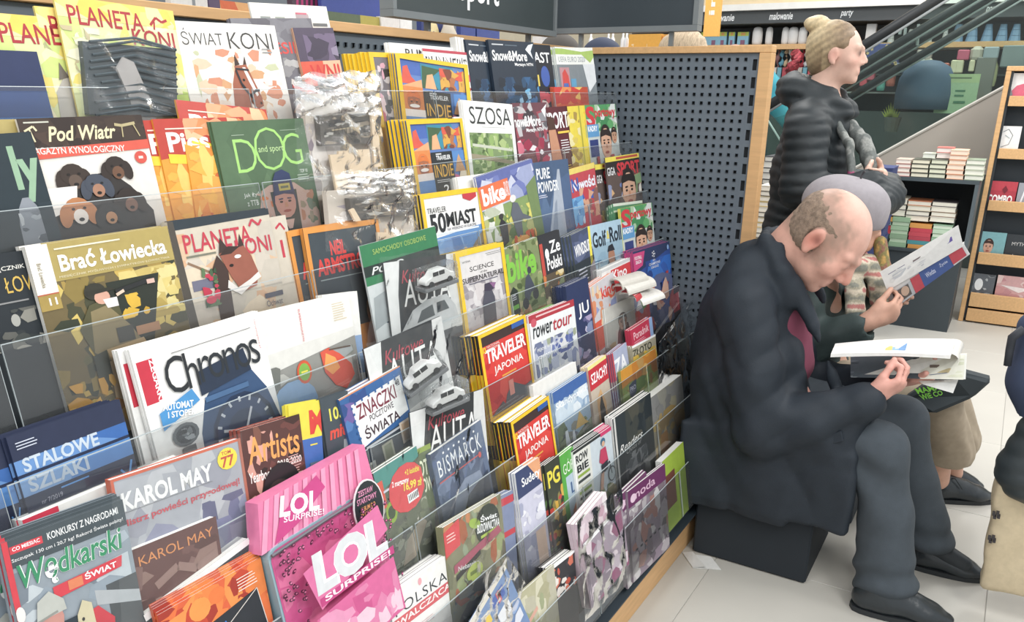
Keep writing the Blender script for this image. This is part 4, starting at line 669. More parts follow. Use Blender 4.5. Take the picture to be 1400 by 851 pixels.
mag(5, (773, 392), (803, 378), [R(0, 0, 1, 1, '#28345c'), T('JU', .4, .3, .5, .2, '#fff', b=.02), S_(0, .5, 1, 1, ['#5a5a88', '#a89ac0', '#c8c0d8', '#7a8ab0'], 30, .14, 3)], 'thick dark blue magazine stack with very white page tops', base='#28345c', spine='#28345c', off=-.004, n=6, t=.006, dx=-.002, copies='dark blue magazine copy in the stack with white page tops')
mag(5, (806, 394), (838, 372), [R(0, 0, 1, 1, '#c8c4c8'), S_(0, .2, 1, 1, ['#e05a3c', '#c8b0a8', '#e08a60', '#8a94c0'], 30, .14, 3), R(0, .5, 1, .9, '#e0523c'), T('kino', .4, .1, .6, .16, '#e04038', b=.03), S_(0, 0, .4, .6, ['#e8c8a0', '#d88a60'], 8, .1, 4)], 'white and orange magazine leading a fan of thin copies', base='#d8d4d4', spine='#e07a5a', off=-.006, n=5, t=.006, dx=-.008, copies='thin orange-spined copy fanned left of the white and orange magazine')
mag(5, (822, 370), (861, 352), [R(0, 0, 1, 1, '#e8e6e2'), R(0, 0, 1, .04, '#ccc'), R(.3, .06, 1, .4, '#d8383c'), T('Kino', .34, .08, .5, .14, '#fff', b=.03)], 'white-topped red newspaper block behind the folded papers', cat='newspaper', name='newspaper', base='#e8e6e2', off=.010, n=4, t=.007)
ucl = [R(0, 0, 1, 1, '#2a4a9c'), P([(0, 0), (1, 0), (1, .1), (0, .35)], '#27345e'), S_(.3, .2, 1, .5, ['#2c5ab8', '#3470cc', '#24408c', '#2a6ad0'], 26, .14, 3), P([(0, .03), (.3, .03), (.22, .24), (0, .3)], '#d8407c'), T('FOOTBALL', .03, .08, .18, .05, '#fff', b=.02), T('SEASON', .05, .145, .14, .05, '#fff', b=.02)]
for i in range(5):
    t = 2 * math.pi * i / 5; ucl += [P([(.52 + .045 * math.cos(t + j) * 1, .12 + .05 * math.sin(t + j)) for j in (-.35, 0, .35)] + [(.52 + .02 * math.cos(t), .12 + .022 * math.sin(t))], '#f2f4fa')]
ucl += [E(.52, .12, .012, .013, '#f2f4fa'), T('UEFA', .48, .2, .08, .03, '#f2f4fa'), T('CHAMPIONS', .38, .245, .3, .04, '#f2f4fa', b=.01), T('LEAGUE', .43, .3, .2, .035, '#f2f4fa', b=.01), E(.93, .08, .03, .04, '#8ab0e8'), S_(.05, .45, 1, 1, ['#c87a60', '#3a4a80', '#d8a890', '#b83a3c', '#56608a'], 30, .1, 5)]
mag(5, (865, 345), (915, 330), ucl, 'blue and pink football annual with a white star ball emblem', base='#2a4a9c', spine='#a83a70', off=.0, n=4, t=.007, dx=-.004, dz=.002)
wd = [R(0, 0, 1, 1, '#c8c6be'), P([(.3, .9), (.4, .5), (.5, .35), (.75, .4), (.85, .7), (.8, 1), (.3, 1)], '#4a3e3a')] + face(.58, .35, .13, '#b08a78', '#6a6460', .8) + [R(.04, 0, .06, 1, '#f0f0ea'), S_(0, .6, .3, 1, ['#c8a880', '#a8a098'], 8, .1, 3)]
mag(5, (823, 424), (866, 404), wd, 'folded weekly with an elderly man photo under bent newspapers', base='#c8c6be', off=-.008, n=2, Hh=.24)
mag(5, (865, 402), (905, 386), [R(0, 0, 1, 1, '#3a4258'), S_(0, .1, 1, .7, ['#b8504c', '#d8d8dc', '#5a9a50', '#4a5272', '#c83a40', '#8a90a8'], 26, .12, 3), T('PRZEGLĄD', .1, .66, .7, .08, '#fff', b=.02)], 'dark sports weekly with red shirts right of the elderly man photo', base='#3a4258', off=.0, n=3, t=.005, Hh=.24)
# bent newspapers drooping over the pocket
def droop(p0, w, hgt, out, label, seed, tone='#d9d6ce', red=False):
    b = MB(); n = 9; rd = random.Random(seed)
    for s in range(4):
        pr = []
        for i in range(n + 1):
            t = i / n; pr.append((-out * math.sin(t * 1.5) - .0022 * s, hgt * (1 - (t * 1.35 - .55) ** 2) + .003 * s * (1 - t) - .012 * t * s * .3))
        for (y0, z0), (y1, z1) in zip(pr[:-1], pr[1:]):
            for j in range(3):
                xa = w * j / 3; xb = w * (j + 1) / 3
                b.poly([(xa, y1, z1), (xb, y1, z1), (xb, y0, z0), (xa, y0, z0)], tone if not (red and j == 0 and s == 3) else '#c8343c')
    o = b.build('newspaper', PRINT, None, smooth=False, loc=p0)
    md = o.modifiers.new('solid', 'SOLIDIFY'); md.thickness = .0012
    o.rotation_euler = (0, 0, rd.uniform(-.2, .1)); tag(o, label, 'newspaper', 'folded newspapers bent over the fifth tier'); return o
for (px, py, off, w_, hg, ou, lb, sd, rd_, tn) in ((832, 392, 0, .15, .024, .045, 'grey folded newspaper bent forward on the fifth tier, furthest back', 1, False, '#c6c1b6'), (838, 399, -.010, .17, .022, .050, 'folded newspaper with curled grey pages, second from the back of the bent pile', 3, False, '#d2cec4'),
        (846, 408, -.02, .16, .018, .052, 'bent newspaper with a red masthead strip lying in the middle of the pile', 2, True, '#cdc9bf'), (858, 412, -.03, .14, .014, .050, 'frontmost bent newspaper drooping over the elderly man photo', 4, False, '#dad7cf')):
    droop(at_tier(px, py, 5, off), w_, hg, ou, lb, sd, tn, rd_)
# ---------------------------------------------------------------- tier 6
mag(6, (196, 842), (286, 775), [R(0, 0, 1, 1, '#2a343a'), R(0, 0, 1, .05, '#f2f2f0')], 'black book with broad white page edges at the lower left', cat='book', name='book', base='#2a343a', off=.012, n=1, t=.03, W=.2)
chess = [R(0, 0, 1, 1, '#e2582e'), S_(0, 0, 1, .5, ['#e8682e', '#c83a22', '#f08a3c', '#a82a1c', '#ee7a34'], 50, .12, 3), E(.35, .12, .1, .08, '#f2903c'), E(.52, .09, .08, .06, '#ec7030'), P([(.2, .5), (.25, .28), (.9, .2), (.96, .7), (.9, 1), (.2, 1)], '#1e232b'), P([(.3, .5), (.45, .34), (.65, .4), (.9, .6), (.9, 1), (.5, 1), (.45, .6)], '#3a5ac8'), P([(.45, .34), (.55, .3), (.6, .42), (.5, .45)], '#2c7ae0'), P([(.02, .7), (.08, .3), (.13, .3), (.2, .7)], '#e8c8b0'), L([(.2, .5), (.9, .2), (.97, .75)], .008, '#d8d0c8'), *small(.72, .06, .22, 5, '#f4d8c8', .013)]
mag(6, (215, 842), (356, 762), chess, 'orange and black magazine with blue shapes behind a clear pocket edge', base='#e2582e', off=-.008, n=5, t=.004, dx=.0005, dz=.003, copies='white page edges of a copy behind the orange and black magazine')
# pink toy bag (box lettering only)
lp0 = at_tier(364, 756, 6, -.022); lp1 = at_tier(512, 662, 6, -.022)
# pink gift box with a zip, lettering only
def gift_box():
    x = (lp1 - lp0).normalized(); z = Vector((0, LEAN, 1)); y = z.cross(x).normalized(); z = x.cross(y).normalized()
    W_ = (lp1 - lp0).length; Hb = .25
    q = lp0 - z * (Hb - .0)
    M = Matrix(((x.x, y.x, z.x, q.x), (x.y, y.y, z.y, q.y), (x.z, y.z, z.z, q.z), (0, 0, 0, 1)))
    r = empty('gift_bag', q, 'pink zipped toy gift bag with leopard print and large white letters', 'gift bag', mw=M)
    b = MB(); pts = []
    def rr(x0, z0, x1, z1, rad, n=5):
        out = []
        for (cx, cz, a0) in ((x1 - rad, z1 - rad, 0), (x0 + rad, z1 - rad, 90), (x0 + rad, z0 + rad, 180), (x1 - rad, z0 + rad, 270)):
            for i in range(n + 1):
                t = math.radians(a0 + 90 * i / n); out.append(Vector((cx + rad * math.cos(t), 0, cz + rad * math.sin(t))))
        return out
    b.prism(rr(0, 0, W_, Hb, .02), (0, .045, 0), '#8fb0bc')
    b.build('bag_body', plain('#8fb0bc', .5), r)
    c = MB(); o_ = [Vector((p.x, -.001, p.z)) for p in rr(.004, .0, W_ - .002, Hb - .004, .018)]
    c.poly(o_[::-1], '#d84f8c')
    art = [S_(.03, .02, .97, .98, ['#e870a0', '#d84f8c', '#dc5c94'], 30, .1, 3)]
    rd = random.Random(6)
    for i in range(420):
        xx = rd.random() * .94 + .03; yy = rd.random() * .94 + .03
        if .16 < xx < .9 and .10 < yy < .95 and not (xx > .9 or yy < .12): continue
        art.append(E(xx, yy, .018, .012, '#5a2440', rd.random() * 3)); art.append(E(xx + .003, yy, .008, .006, '#e470a0'))
    art += [P([(.12, .2), (.85, .08), (.9, .3), (.2, .52)], '#e26aa0'), T('LOL', .2, .14, .68, .3, '#ffffff', b=.1, r=.06), T('LOL', .2, .14, .68, .3, '#d9dcdf', b=.05, r=.06), R(.2, .44, .92, .5, '#c8377c'), T('SURPRISE!', .24, .445, .64, .045, '#fbe8f0', b=.03, r=.02),
            P([(.14, .56), (.9, .52), (.92, .96), (.1, .98)], '#dd5c96'), S_(.14, .56, .9, .95, ['#e27aa8', '#d04a88', '#e891b8', '#e9c4d6'], 30, .08, 8)]
    base_n = len(c.f)
    paint(c, art, W_, Hb, PL_, start=10)
    c.build('front_print', PRINT, r)
    # header card bent back above the bag
    h = MB(); hh = .075; tw = W_ + .01
    ca = [Vector((-.008, 0, 0)), Vector((tw - .01, -.004, 0)), Vector((tw, .012, hh * 1.0)), Vector((.02, .014, hh))]
    M2 = [Vector((p.x, p.y + .004, p.z + Hb - .002)) for p in ca]
    h.prism(M2[::-1], (0, .03, 0), '#e0709c')
    pz = lambda X, Z, d: M2[0].lerp(M2[1], X / tw).lerp(M2[3].lerp(M2[2], X / tw), Z / hh) + Vector((0, -d - .001, 0))
    st = [P([(i / 12, 1), ((i + .5) / 12, 1), ((i + 1.1) / 12, 0), ((i + .6) / 12, 0)], '#ea8fb2') for i in range(11)] + [P([(.1, .95), (.16, .45), (.5, .06), (.56, .4), (.3, .8)], '#c8377c'), T('LOL', .16, .22, .34, .42, '#f2f4f4', b=.05, r=.25), T('SURPRISE!', .18, .66, .34, .12, '#f8dce8', b=.02, r=.25)]
    paint(h, st, tw, hh, pz, start=1)
    h.build('header_card', PRINT, r)
    # zip
    zb = MB(); zb.tube([Vector((.004, -.006, Hb - .008)), Vector((W_ * .5, -.008, Hb - .004)), Vector((W_ - .006, -.006, Hb - .008))], .003, 6, '#4c4850'); zb.build('zip', plain('#5a5660', .4), r)
    # round black sticker
    s = MB(); sc = Vector((W_ * .86, -.012, Hb - .03)); n = 24
    s.prism([sc + Vector((.04 * math.cos(2 * math.pi * i / n), 0, .055 * math.sin(2 * math.pi * i / n))) for i in range(n)], (0, .002, 0), '#e8dfe2')
    s.prism([sc + Vector((.037 * math.cos(2 * math.pi * i / n), -.0006, .052 * math.sin(2 * math.pi * i / n))) for i in range(n)], (0, .002, 0), '#20282c')
    pp = lambda X, Z, d: Vector((sc.x - .04 + X, -.0132 - d, sc.z - .055 + Z))
    paint(s, [T('ZESTAW', .22, .14, .5, .1, '#e891b8', b=.03, r=.1), T('STARTOWY', .14, .27, .66, .1, '#e891b8', b=.03, r=.1), T('ALBUM DO', .2, .42, .5, .08, '#f0a060', b=.03, r=.1), T('WYKLEJANIA', .18, .52, .6, .08, '#f0a060', b=.03, r=.1), T('+ 2 SASZETKI', .2, .63, .56, .07, '#e891b8', b=.03, r=.1), T('+ PLAKAT', .24, .72, .46, .07, '#e891b8', b=.03, r=.1)], .08, .11, pp)
    s.build('round_sticker', PRINT, r)
    return r
gift_box()
fish = [R(0, 0, 1, 1, '#5d6450'), S_(0, .1, 1, 1, ['#6a7258', '#4a5244', '#88907a', '#3a4038', '#a0a48c', '#585c50'], 70, .08, 3), P([(0, 0), (1, 0), (1, .1), (0, .2)], '#3f8a80'), R(0, .1, .14, .35, '#e0503c'), E(.2, .42, .12, .1, '#88a838'), E(.2, .42, .08, .06, '#3a4a30'), R(.12, .2, .5, .22, '#ccd'), R(.5, .14, .88, .19, '#e8eccc'), P([(.2, .95), (.4, .75), (.8, .65), (.9, .72), (.5, .95)], '#b0a088')]
def sticker(x, y, rx, ry):
    return [E(x, y, rx, ry, '#e04348'), T('2 magazyny', x - rx * .75, y - ry * .5, rx * .9, ry * .3, '#fff', b=.03, r=.2), T('+2 książki', x + rx * .0, y - ry * .66, rx * .8, ry * .3, '#f6e040', b=.03, r=.2), T('16,99 zł', x - rx * .2, y - ry * .16, rx * 1.0, ry * .4, '#f6e040', b=.04, r=.2), R(x - rx * .1, y + ry * .3, x + rx * .5, y + ry * .68, '#f2f2f2')] + [R(x - rx * .04 + rx * .09 * i, y + ry * .36, x - rx * .0 + rx * .09 * i, y + ry * .6, '#333') for i in range(6)]
mag(6, (510, 648), (569, 610), fish + sticker(.62, .3, .42, .22), 'film-wrapped fishing magazine with a round red 16,99 sticker', base='#5d6450', off=-.012, n=2, t=.008, Hh=.285)
mag(6, (555, 622), (588, 606), [R(0, 0, 1, 1, '#5c6a48'), R(0, 0, 1, .05, '#8aa040'), T('HOT', .2, .12, .6, .16, '#e8eccc', b=.03), T('SNOW', .2, .3, .7, .14, '#e8eccc', b=.03), S_(0, .4, 1, 1, ['#5a5448', '#7a7264', '#403c34'], 24, .12, 3)], 'dark green magazine strip between the red sticker issue and the blue battleship one', base='#5c6a48', off=.002, n=2)
bis = [R(0, 0, 1, 1, '#4c5c78'), S_(0, 0, 1, 1, ['#54658a', '#445270', '#6a7a98', '#3c4a66', '#5c6c88'], 60, .12, 3), T('BISMARCK', .08, .1, .84, .16, '#e8eaec', b=.0, s=1.25), R(.06, .3, .88, .312, '#c8504c'), *[R(.2 + .1 * i, .05, .23 + .1 * i, .07, '#e8eaec') for i in range(7)], P([(.1, .8), (.3, .5), (.5, .42), (.8, .45), (.9, .7), (.6, .95), (.3, 1)], '#7f8ca4'), P([(.2, .95), (.5, .6), (.95, .5), (.95, .9)], '#3a4458'), E(.85, .31, .03, .03, '#c8504c')]
mag(6, (588, 622), (657, 574), bis, 'blue-grey battleship book with spaced white capitals behind film', cat='book', name='book', base='#4c5c78', off=-.010, n=2, t=.010, Hh=.30)
mag(6, (728, 528), None, [R(0, 0, 1, 1, '#e8e6e0')], 'thick white paper block behind the waterfall cover', base='#efeee8', cat='book', name='book', W=.24, off=.014, n=1, t=.030, Hh=.285)
sk = [R(0, 0, 1, 1, '#9ab4cc'), R(0, 0, 1, .16, '#3a62a8'), S_(0, .14, 1, .4, ['#a8c0d8', '#c8d8e4', '#8aa8c8', '#dfe8ee'], 30, .14, 3), T('Skandynawia', .04, .15, .92, .11, '#f4f6f8', b=.02), P([(0, 1), (0, .45), (.2, .42), (.3, .6), (.5, .7), (1, .6), (1, 1)], '#6a7a58'), S_(0, .5, 1, 1, ['#7a8a5c', '#56664a', '#8a8a80', '#6c7080', '#484f50'], 50, .08, 4), P([(.5, .62), (.66, .42), (.8, .58), (.9, .64)], '#d8b060'), P([(.18, .75), (.2, .55), (.27, .55), (.32, .8)], '#e4eaf0'), P([(.36, .8), (.4, .62), (.45, .6), (.5, .85)], '#e4eaf0')]
mag(6, (755, 538), (801, 508), sk, 'Nordic landscape magazine with waterfalls and a royal blue top band', base='#9ab4cc', off=-.006, n=3, t=.005)
mag(6, (803, 503), (828, 485), [R(0, 0, 1, 1, '#c8b8a4'), R(0, 0, 1, .05, '#f0e48a'), R(0, .05, 1, .33, '#d02c38'), T('SZACHY', .1, .12, .9, .14, '#fff', b=.03), P([(.2, 1), (.25, .5), (.5, .38), (.7, .6), (.7, 1)], '#d8a870'), P([(.3, 1), (.35, .6), (.5, .45), (.62, .7), (.6, 1)], '#2a2422')], 'red-titled chess magazine with a yellow top edge', base='#d02c38', spine='#d8c0b0', off=-.006, n=4, t=.005)
mag(6, (836, 484), (856, 468), [R(0, 0, 1, 1, '#a8b0cc'), T('ZA', .05, .12, .85, .24, '#f4f4f8', b=.05), S_(0, .4, 1, 1, ['#b8bcd0', '#8a92b0', '#a8a898', '#d0d0d8'], 26, .12, 3), R(0, 0, .08, .4, '#c83a48')], 'lilac magazine with thick white letters next to the chess one', base='#a8b0cc', spine='#8a5a7a', off=-.004, n=4, t=.004, dx=-.006, copies='thin lilac and red spined copy left of the lilac magazine')
mag(6, (862, 452), (891, 433), [R(0, 0, .85, .4, '#c42c48'), R(.85, 0, 1, 1, '#8aa8d8'), T('Poradnik', .1, .08, .7, .14, '#f0c0c8', b=.02), *small(.1, .26, .6, 3, '#e8a0b0', .02), R(0, .4, 1, 1, '#c8a868')], 'crimson booklet with a blue right edge', base='#c42c48', cat='booklet', name='booklet', off=.0, n=3, t=.006, Hh=.22)
mag(6, (864, 474), (896, 457), [R(0, 0, 1, 1, '#b0a890'), R(0, 0, 1, .04, '#fff'), T('ZŁOTO', .0, .08, .8, .14, '#3a3a2c', b=.03), S_(0, .2, 1, .5, ['#d8b040', '#8a7a50', '#c8c0a8'], 20, .12, 3)], 'beige magazine with black and gold letters and white page top', base='#b0a890', off=-.004, n=4, t=.005, Hh=.22)
mag(6, (848, 508), (896, 476), [R(0, 0, 1, 1, '#8fa050'), P([(0, 0), (1, 0), (1, .2), (0, .3)], '#d8902c'), S_(.3, .0, 1, .4, ['#c87a28', '#b88a48', '#d8a858'], 22, .1, 3), S_(0, .3, 1, 1, ['#8fa850', '#a8bc60', '#6a8840', '#b0a870', '#a87a4a'], 50, .1, 4), P([(.17, .32), (.38, .28), (.36, .5), (.27, .58), (.18, .5)], '#3a4a68'), T('PRO', .2, .36, .15, .08, '#dde', b=.02)], 'orange and green magazine with a small dark blue shield', base='#8fa050', off=-.018, n=2, Hh=.24)
# ---------------------------------------------------------------- tier 7
mag(7, (440, 905), (535, 838), [R(0, 0, 1, 1, '#f4f4f2')], 'plain white book top at the bottom left of the history book', cat='book', name='book', base='#f4f4f2', off=-.006, n=1, t=.03, Hh=.25)
pw = [R(0, 0, 1, 1, '#eceae6'), T('POLSKA', .06, .14, .86, .1, '#30343a', b=-.005, s=1.1), R(.02, .26, 1, .37, '#d85a60'), T('WALCZĄCA', .06, .275, .9, .08, '#f6eeea', b=.03), E(.48, .07, .03, .035, '#e8a0a8'), *small(.3, .45, .4, 3, '#d8b8b8', .012), R(.05, .6, .95, .9, '#dcd8d4')]
mag(7, (531, 815), (613, 757), pw, 'white history book with black capitals above a red title band', cat='book', name='book', base='#eceae6', spine='#b8b4b8', off=-.012, n=4, t=.009, dx=-.004, Hh=.27, copies='white history book copy stacked behind, its page block showing')
og = [R(0, 0, 1, 1, '#7c7a58'), S_(0, 0, 1, 1, ['#8f9a60', '#a8542f', '#c87a48', '#6a6a4a', '#8a9878', '#5a5440', '#b0a880'], 80, .09, 3), P([(0, .06), (.26, .0), (.24, .26), (0, .3)], '#e03a40'), *small(.04, .1, .16, 3, '#f8d0c8', .018), E(.72, .22, .22, .2, '#1f2a1e'), E(.5, .14, .1, .05, '#98b83c', .4), T('Świat', .6, .12, .3, .07, '#fff', b=.03, r=.15), T('BUDOWNICTWA', .53, .2, .4, .09, '#fff', b=.03, r=.15), R(.58, .3, .86, .33, '#a8c040'), P([(.1, .42), (.9, .3), (.95, .38), (.1, .5)], '#a8465c'), P([(.12, .52), (.55, .42), (.55, .47), (.12, .58)], '#2a2624'), T('Niebanalne', .16, .475, .34, .045, '#eee', r=.16), E(.42, .6, .14, .085, '#a8b84a'), R(.34, .58, .5, .62, '#6a7a2c'), S_(.1, .65, 1, 1, ['#57523f', '#3c3a30', '#7a7464'], 26, .1, 4)]
mag(7, (605, 722), (684, 675), og, 'garden magazine with terracotta leaves, a red corner and a black oval badge', base='#7c7a58', off=-.014, n=3, t=.006, dx=.0, Hh=.28)
mag(7, (681, 680), (701, 670), [R(0, 0, 1, 1, '#7a86a8'), R(0, .04, 1, .12, '#c83c48'), R(0, .4, 1, .46, '#c83c48')], 'narrow blue-grey booklet with red bands beside the garden magazine', cat='booklet', name='booklet', base='#7a86a8', off=-.004, n=3, t=.006)
mag(7, (704, 648), (737, 625), [R(0, 0, 1, 1, '#c8c8dc'), R(0, 0, 1, .3, '#34406a'), P([(.5, 0), (1, 0), (1, .3)], '#e8a070'), T('Sudety', .2, .1, .75, .13, '#fff', b=.02), S_(0, .35, 1, 1, ['#d8d8e4', '#b0b0c8', '#a0a4c0', '#e8e8ee'], 36, .14, 3), R(.5, .78, .9, 1, '#e8c8b0')], 'pale lilac magazine with navy top and white title', base='#c8c8dc', spine='#f0f0f0', off=-.008, n=3, t=.005)
mag(7, (744, 637), (764, 622), [R(0, 0, 1, 1, '#33382c'), T('PG', .1, .1, .8, .2, '#e8d83c', b=.04), S_(0, .35, 1, 1, ['#4a6a38', '#c83c34', '#8a7a3c', '#2a2e26', '#d8a83c'], 40, .14, 3)], 'black magazine with yellow letters at the front of a dark fan', base='#33382c', spine='#2a2e2c', off=-.006, n=4, t=.005, dx=-.010, copies='black spine fanned left of the yellow-lettered magazine')
mag(7, (763, 626), (783, 610), [R(0, 0, 1, 1, '#4fa83c'), R(.3, .3, 1, 1, '#b0c4d4'), T('GÓRY', .2, .1, .9, .16, '#e8f4e0'), T('L', .55, .4, .4, .14, '#3a5a8a'), P([(.4, 1), (.5, .75), (1, .6), (1, 1)], '#d87a48')], 'vivid green magazine edge between the black fan and the cyclist', base='#4fa83c', spine='#4fa83c', off=-.004, n=2, t=.006)
cyc = [R(0, 0, 1, 1, '#c8d4dc'), R(0, 0, .42, 1, '#dfe0d8'), R(0, 0, .04, 1, '#f2f2f0'), R(0, .0, 1, .035, '#2c3030'), R(.7, 0, 1, .05, '#d8386c'), T('ROW', .05, .07, .3, .1, '#22262a', b=.04), T('BIE', .06, .2, .28, .09, '#22262a', b=.04)] + [R(.06, .32 + .07 * i, .36, .355 + .07 * i, ['#8aa83c', '#3a4040', '#c8c8b8'][i % 3]) for i in range(8)] + [S_(.4, .7, 1, 1, ['#a8a078', '#7a8a5c', '#c8b890'], 36, .1, 3), P([(.6, .35), (.66, .2), (.8, .2), (.84, .4), (.72, .42)], '#c83a5c'), E(.74, .12, .06, .05, '#3a6a8a'), E(.74, .145, .04, .035, '#d8a888'), P([(.64, .4), (.82, .38), (.8, .5), (.66, .52)], '#2a2a34'), P([(.62, .5), (.7, .5), (.64, .72), (.56, .7)], '#d8a890'), E(.9, .6, .1, .1, '#3c4044'), E(.9, .6, .085, .085, '#b8c4c8'), L([(.64, .5), (.86, .42), (.9, .6)], .02, '#2a2e34')]
mag(7, (783, 619), (835, 583), cyc, 'cycling magazine with a rider in a pink jersey', base='#c8d4dc', spine='#f2f2f0', off=-.010, n=5, t=.005, dx=.001, dz=.002)
rdr = [R(0, 0, 1, 1, '#2c3438'), S_(.3, 0, 1, .5, ['#3a3e3a', '#4a4a40', '#242c30'], 24, .14, 3), T('Readers', .1, .42, .6, .11, '#e8e8e4', i=.4), T('Choice of', .26, .53, .4, .06, '#d8d8d4', i=.4), P([(.2, .8), (.4, .66), (.6, .64), (.75, .75), (.6, .85), (.3, .9)], '#8a8d90'), S_(.2, .6, .8, .95, ['#5a5f64', '#a0a2a4', '#3a4044'], 24, .06, 4), R(.02, 0, .06, 1, '#d8d8d4')]
mag(7, (837, 574), (889, 537), rdr, 'black magazine with handwritten white title and a grey figure', base='#2c3438', spine='#e0e0dc', off=-.012, n=4, t=.006, dx=.001, dz=.002)
mag(7, (889, 545), (932, 512), [R(0, 0, 1, 1, '#a09a80'), S_(0, 0, 1, .4, ['#8a8a88', '#9a988c', '#7a7a78'], 22, .14, 3), S_(0, .3, 1, 1, ['#c8a858', '#b89a60', '#a88a50', '#8a8a80', '#d8b870'], 40, .12, 4), P([(.1, 1), (.2, .6), (.4, .6), (.45, 1)], '#c88a3c')], 'thick grey and ochre art book in front of the seated man', cat='book', name='book', base='#a09a80', spine='#c8c8c0', off=-.006, n=1, t=.035, Hh=.30)
# wrapped comics hanging at the end of the upper tiers
mag(6, (905, 470), (948, 410), [R(0, 0, 1, 1, '#3a4048'), S_(.1, .1, .8, .7, ['#5a6068', '#98a09c', '#b8bcb8', '#2c3238'], 26, .1, 3), P([(.3, .9), (.35, .3), (.5, .4), (.7, .2), (.75, .8)], '#a8aca8'), T('3,99', .3, .12, .4, .06, '#ddd')], 'dark film-wrapped comic with a torn grey corner at the rack end', base='#3a4048', off=-.004, n=2, t=.006, Hh=.26)
mag(5, (918, 396), (935, 386), [R(0, 0, 1, 1, '#3c2c38'), R(0, .1, .5, .4, '#c83c48'), R(.5, .1, 1, .2, '#ddd')], 'narrow dark comic with a red corner near the perforated panel', base='#3c2c38', off=-.002, n=2, t=.006)
# ---------------------------------------------------------------- tier 8 (bottom)
fl = [R(0, 0, 1, 1, '#6a88b8'), R(0, 0, 1, .06, '#e0d8c8'), R(.1, .15, .4, .3, '#f0c83c'), R(.5, .12, .8, .26, '#3a5ab0'), R(.1, .36, .4, .5, '#3a5ab0'), R(.5, .34, .8, .5, '#e8e8ec'), R(.62, .12, .7, .26, '#d83c44'), S_(.1, .5, 1, 1, ['#8aa8d8', '#b8c0d8', '#7a8ab8', '#d8dce8'], 26, .1, 3)]
mag(8, (640, 856), (690, 772), fl, 'film-bagged blue flag card set pushed out of its pocket', cat='card set', name='card_set', base='#6a88b8', off=-.020, Hh=.26)
mag(8, (688, 832), (757, 772), [R(0, 0, 1, 1, '#b4b08c'), S_(0, 0, 1, 1, ['#c0bc98', '#a8a480', '#d0ccb0', '#98a078', '#b8b49c'], 50, .14, 3), P([(0, .1), (.3, .04), (.2, .35), (0, .4)], '#d83c44'), L([(.1, .5), (.6, .3)], .05, '#d8a08c')], 'pale green garden magazine with a red corner on the lowest tier', base='#b4b08c', off=-.012, n=2)
mag(8, (752, 778), (785, 752), [R(0, 0, 1, 1, '#2c2c30'), S_(0, 0, 1, .4, ['#c8503c', '#e8e0d8', '#3a3a40', '#d86a50'], 30, .1, 3), R(0, 0, 1, .03, '#fff')], 'black and red book with white page top on the lowest tier', cat='book', name='book', base='#2c2c30', off=-.004, n=4, t=.008)
pk = [R(0, 0, 1, 1, '#d8c0cc'), S_(0, 0, 1, 1, ['#e8d4dc', '#c89aac', '#e0c8d0', '#b88a9c', '#efe4e8'], 40, .14, 3)]
mag(8, (790, 718), (828, 672), pk, 'bulging pink and white bagged magazine on the lowest tier', base='#d8c0cc', off=-.026, n=3, t=.010, Hh=.25)
mag(8, (800, 745), (850, 690), [R(0, 0, 1, 1, '#9a8a98'), S_(0, 0, 1, 1, ['#b8a8b4', '#7a6a78', '#d8c8d0', '#8a4a6a'], 30, .14, 3), R(0, 0, 1, .04, '#fff')], 'loose mauve leaflet slipping in front of the pink bagged magazine', cat='leaflet', name='leaflet', base='#9a8a98', off=-.034, n=2, t=.003, Hh=.18)
pu = [R(0, 0, 1, 1, '#8a7a88'), R(0, 0, 1, .24, '#6a2c5c'), T('moda', .1, .06, .6, .12, '#e0b8d0', b=.02), E(.12, .14, .07, .06, '#e8c8dc'), S_(0, .24, 1, 1, ['#9a9098', '#7a6a74', '#b0a8ac', '#a8746a', '#5c525c', '#c8c4c4'], 60, .1, 3)] + [R(.1 + .12 * i, .86, .16 + .12 * i, .89, '#2a2a30') for i in range(6)]
mag(8, (845, 681), None, pu, 'purple-headed magazine copy bent at the top, left of its twin', base='#8a7a88', off=-.006, W=.2, n=2, t=.006, dz=.004)
mag(8, (858, 673), (909, 634), pu, 'purple-headed magazine with grey cut-outs at the end of the lowest tier', base='#8a7a88', off=-.014, n=2, t=.006, Hh=.27)
mag(8, (905, 632), (934, 604), [R(0, 0, 1, 1, '#a8c838'), R(0, .3, .5, .9, '#7a3c34')], 'lime green book behind the purple-headed magazine', cat='book', name='book', base='#a8c838', spine='#efefe8', off=-.006, n=1, t=.022, Hh=.24)

# ---------------------------------------------------------------- puzzle packages and model cars in crinkled film
def film_sheet(name, corners, m, parent=None, amp=.006, seed=1, nu=26, nv=26, label=None, cat=None, bulge=.0):
    rd = random.Random(seed); b = MB(); ph = [(rd.uniform(-9, 9), rd.uniform(-9, 9), rd.uniform(0, 6.3), rd.uniform(.3, 1)) for _ in range(9)]
    c = [Vector(p) for p in corners]; vs = []
    for j in range(nv + 1):
        for i in range(nu + 1):
            u = i / nu; v = j / nv; p = c[0].lerp(c[1], u).lerp(c[3].lerp(c[2], u), v)
            d = sum(w * math.sin(fx * u * 3 + fy * v * 3 + q + 1.3 * math.sin(fy * u * 2)) for fx, fy, q, w in ph) * amp / 3
            e = rd.uniform(-1, 1) * amp * .12
            ed = min(u, 1 - u, v, 1 - v)
            p = p + Vector((0, -bulge * math.sin(math.pi * u) * math.sin(math.pi * v) + (d + e) * min(1, ed * 6 + .3), (e * .5 + d * .3)))
            vs.append(p)
    fs = []
    for j in range(nv):
        for i in range(nu):
            a = j * (nu + 1) + i; fs.append((a, a + 1, a + nu + 2)); fs.append((a, a + nu + 2, a + nu + 1))
    b.mesh(vs, fs)
    o = b.build(name, m, parent, smooth=True)
    if label: tag(o, label, cat)
    return o
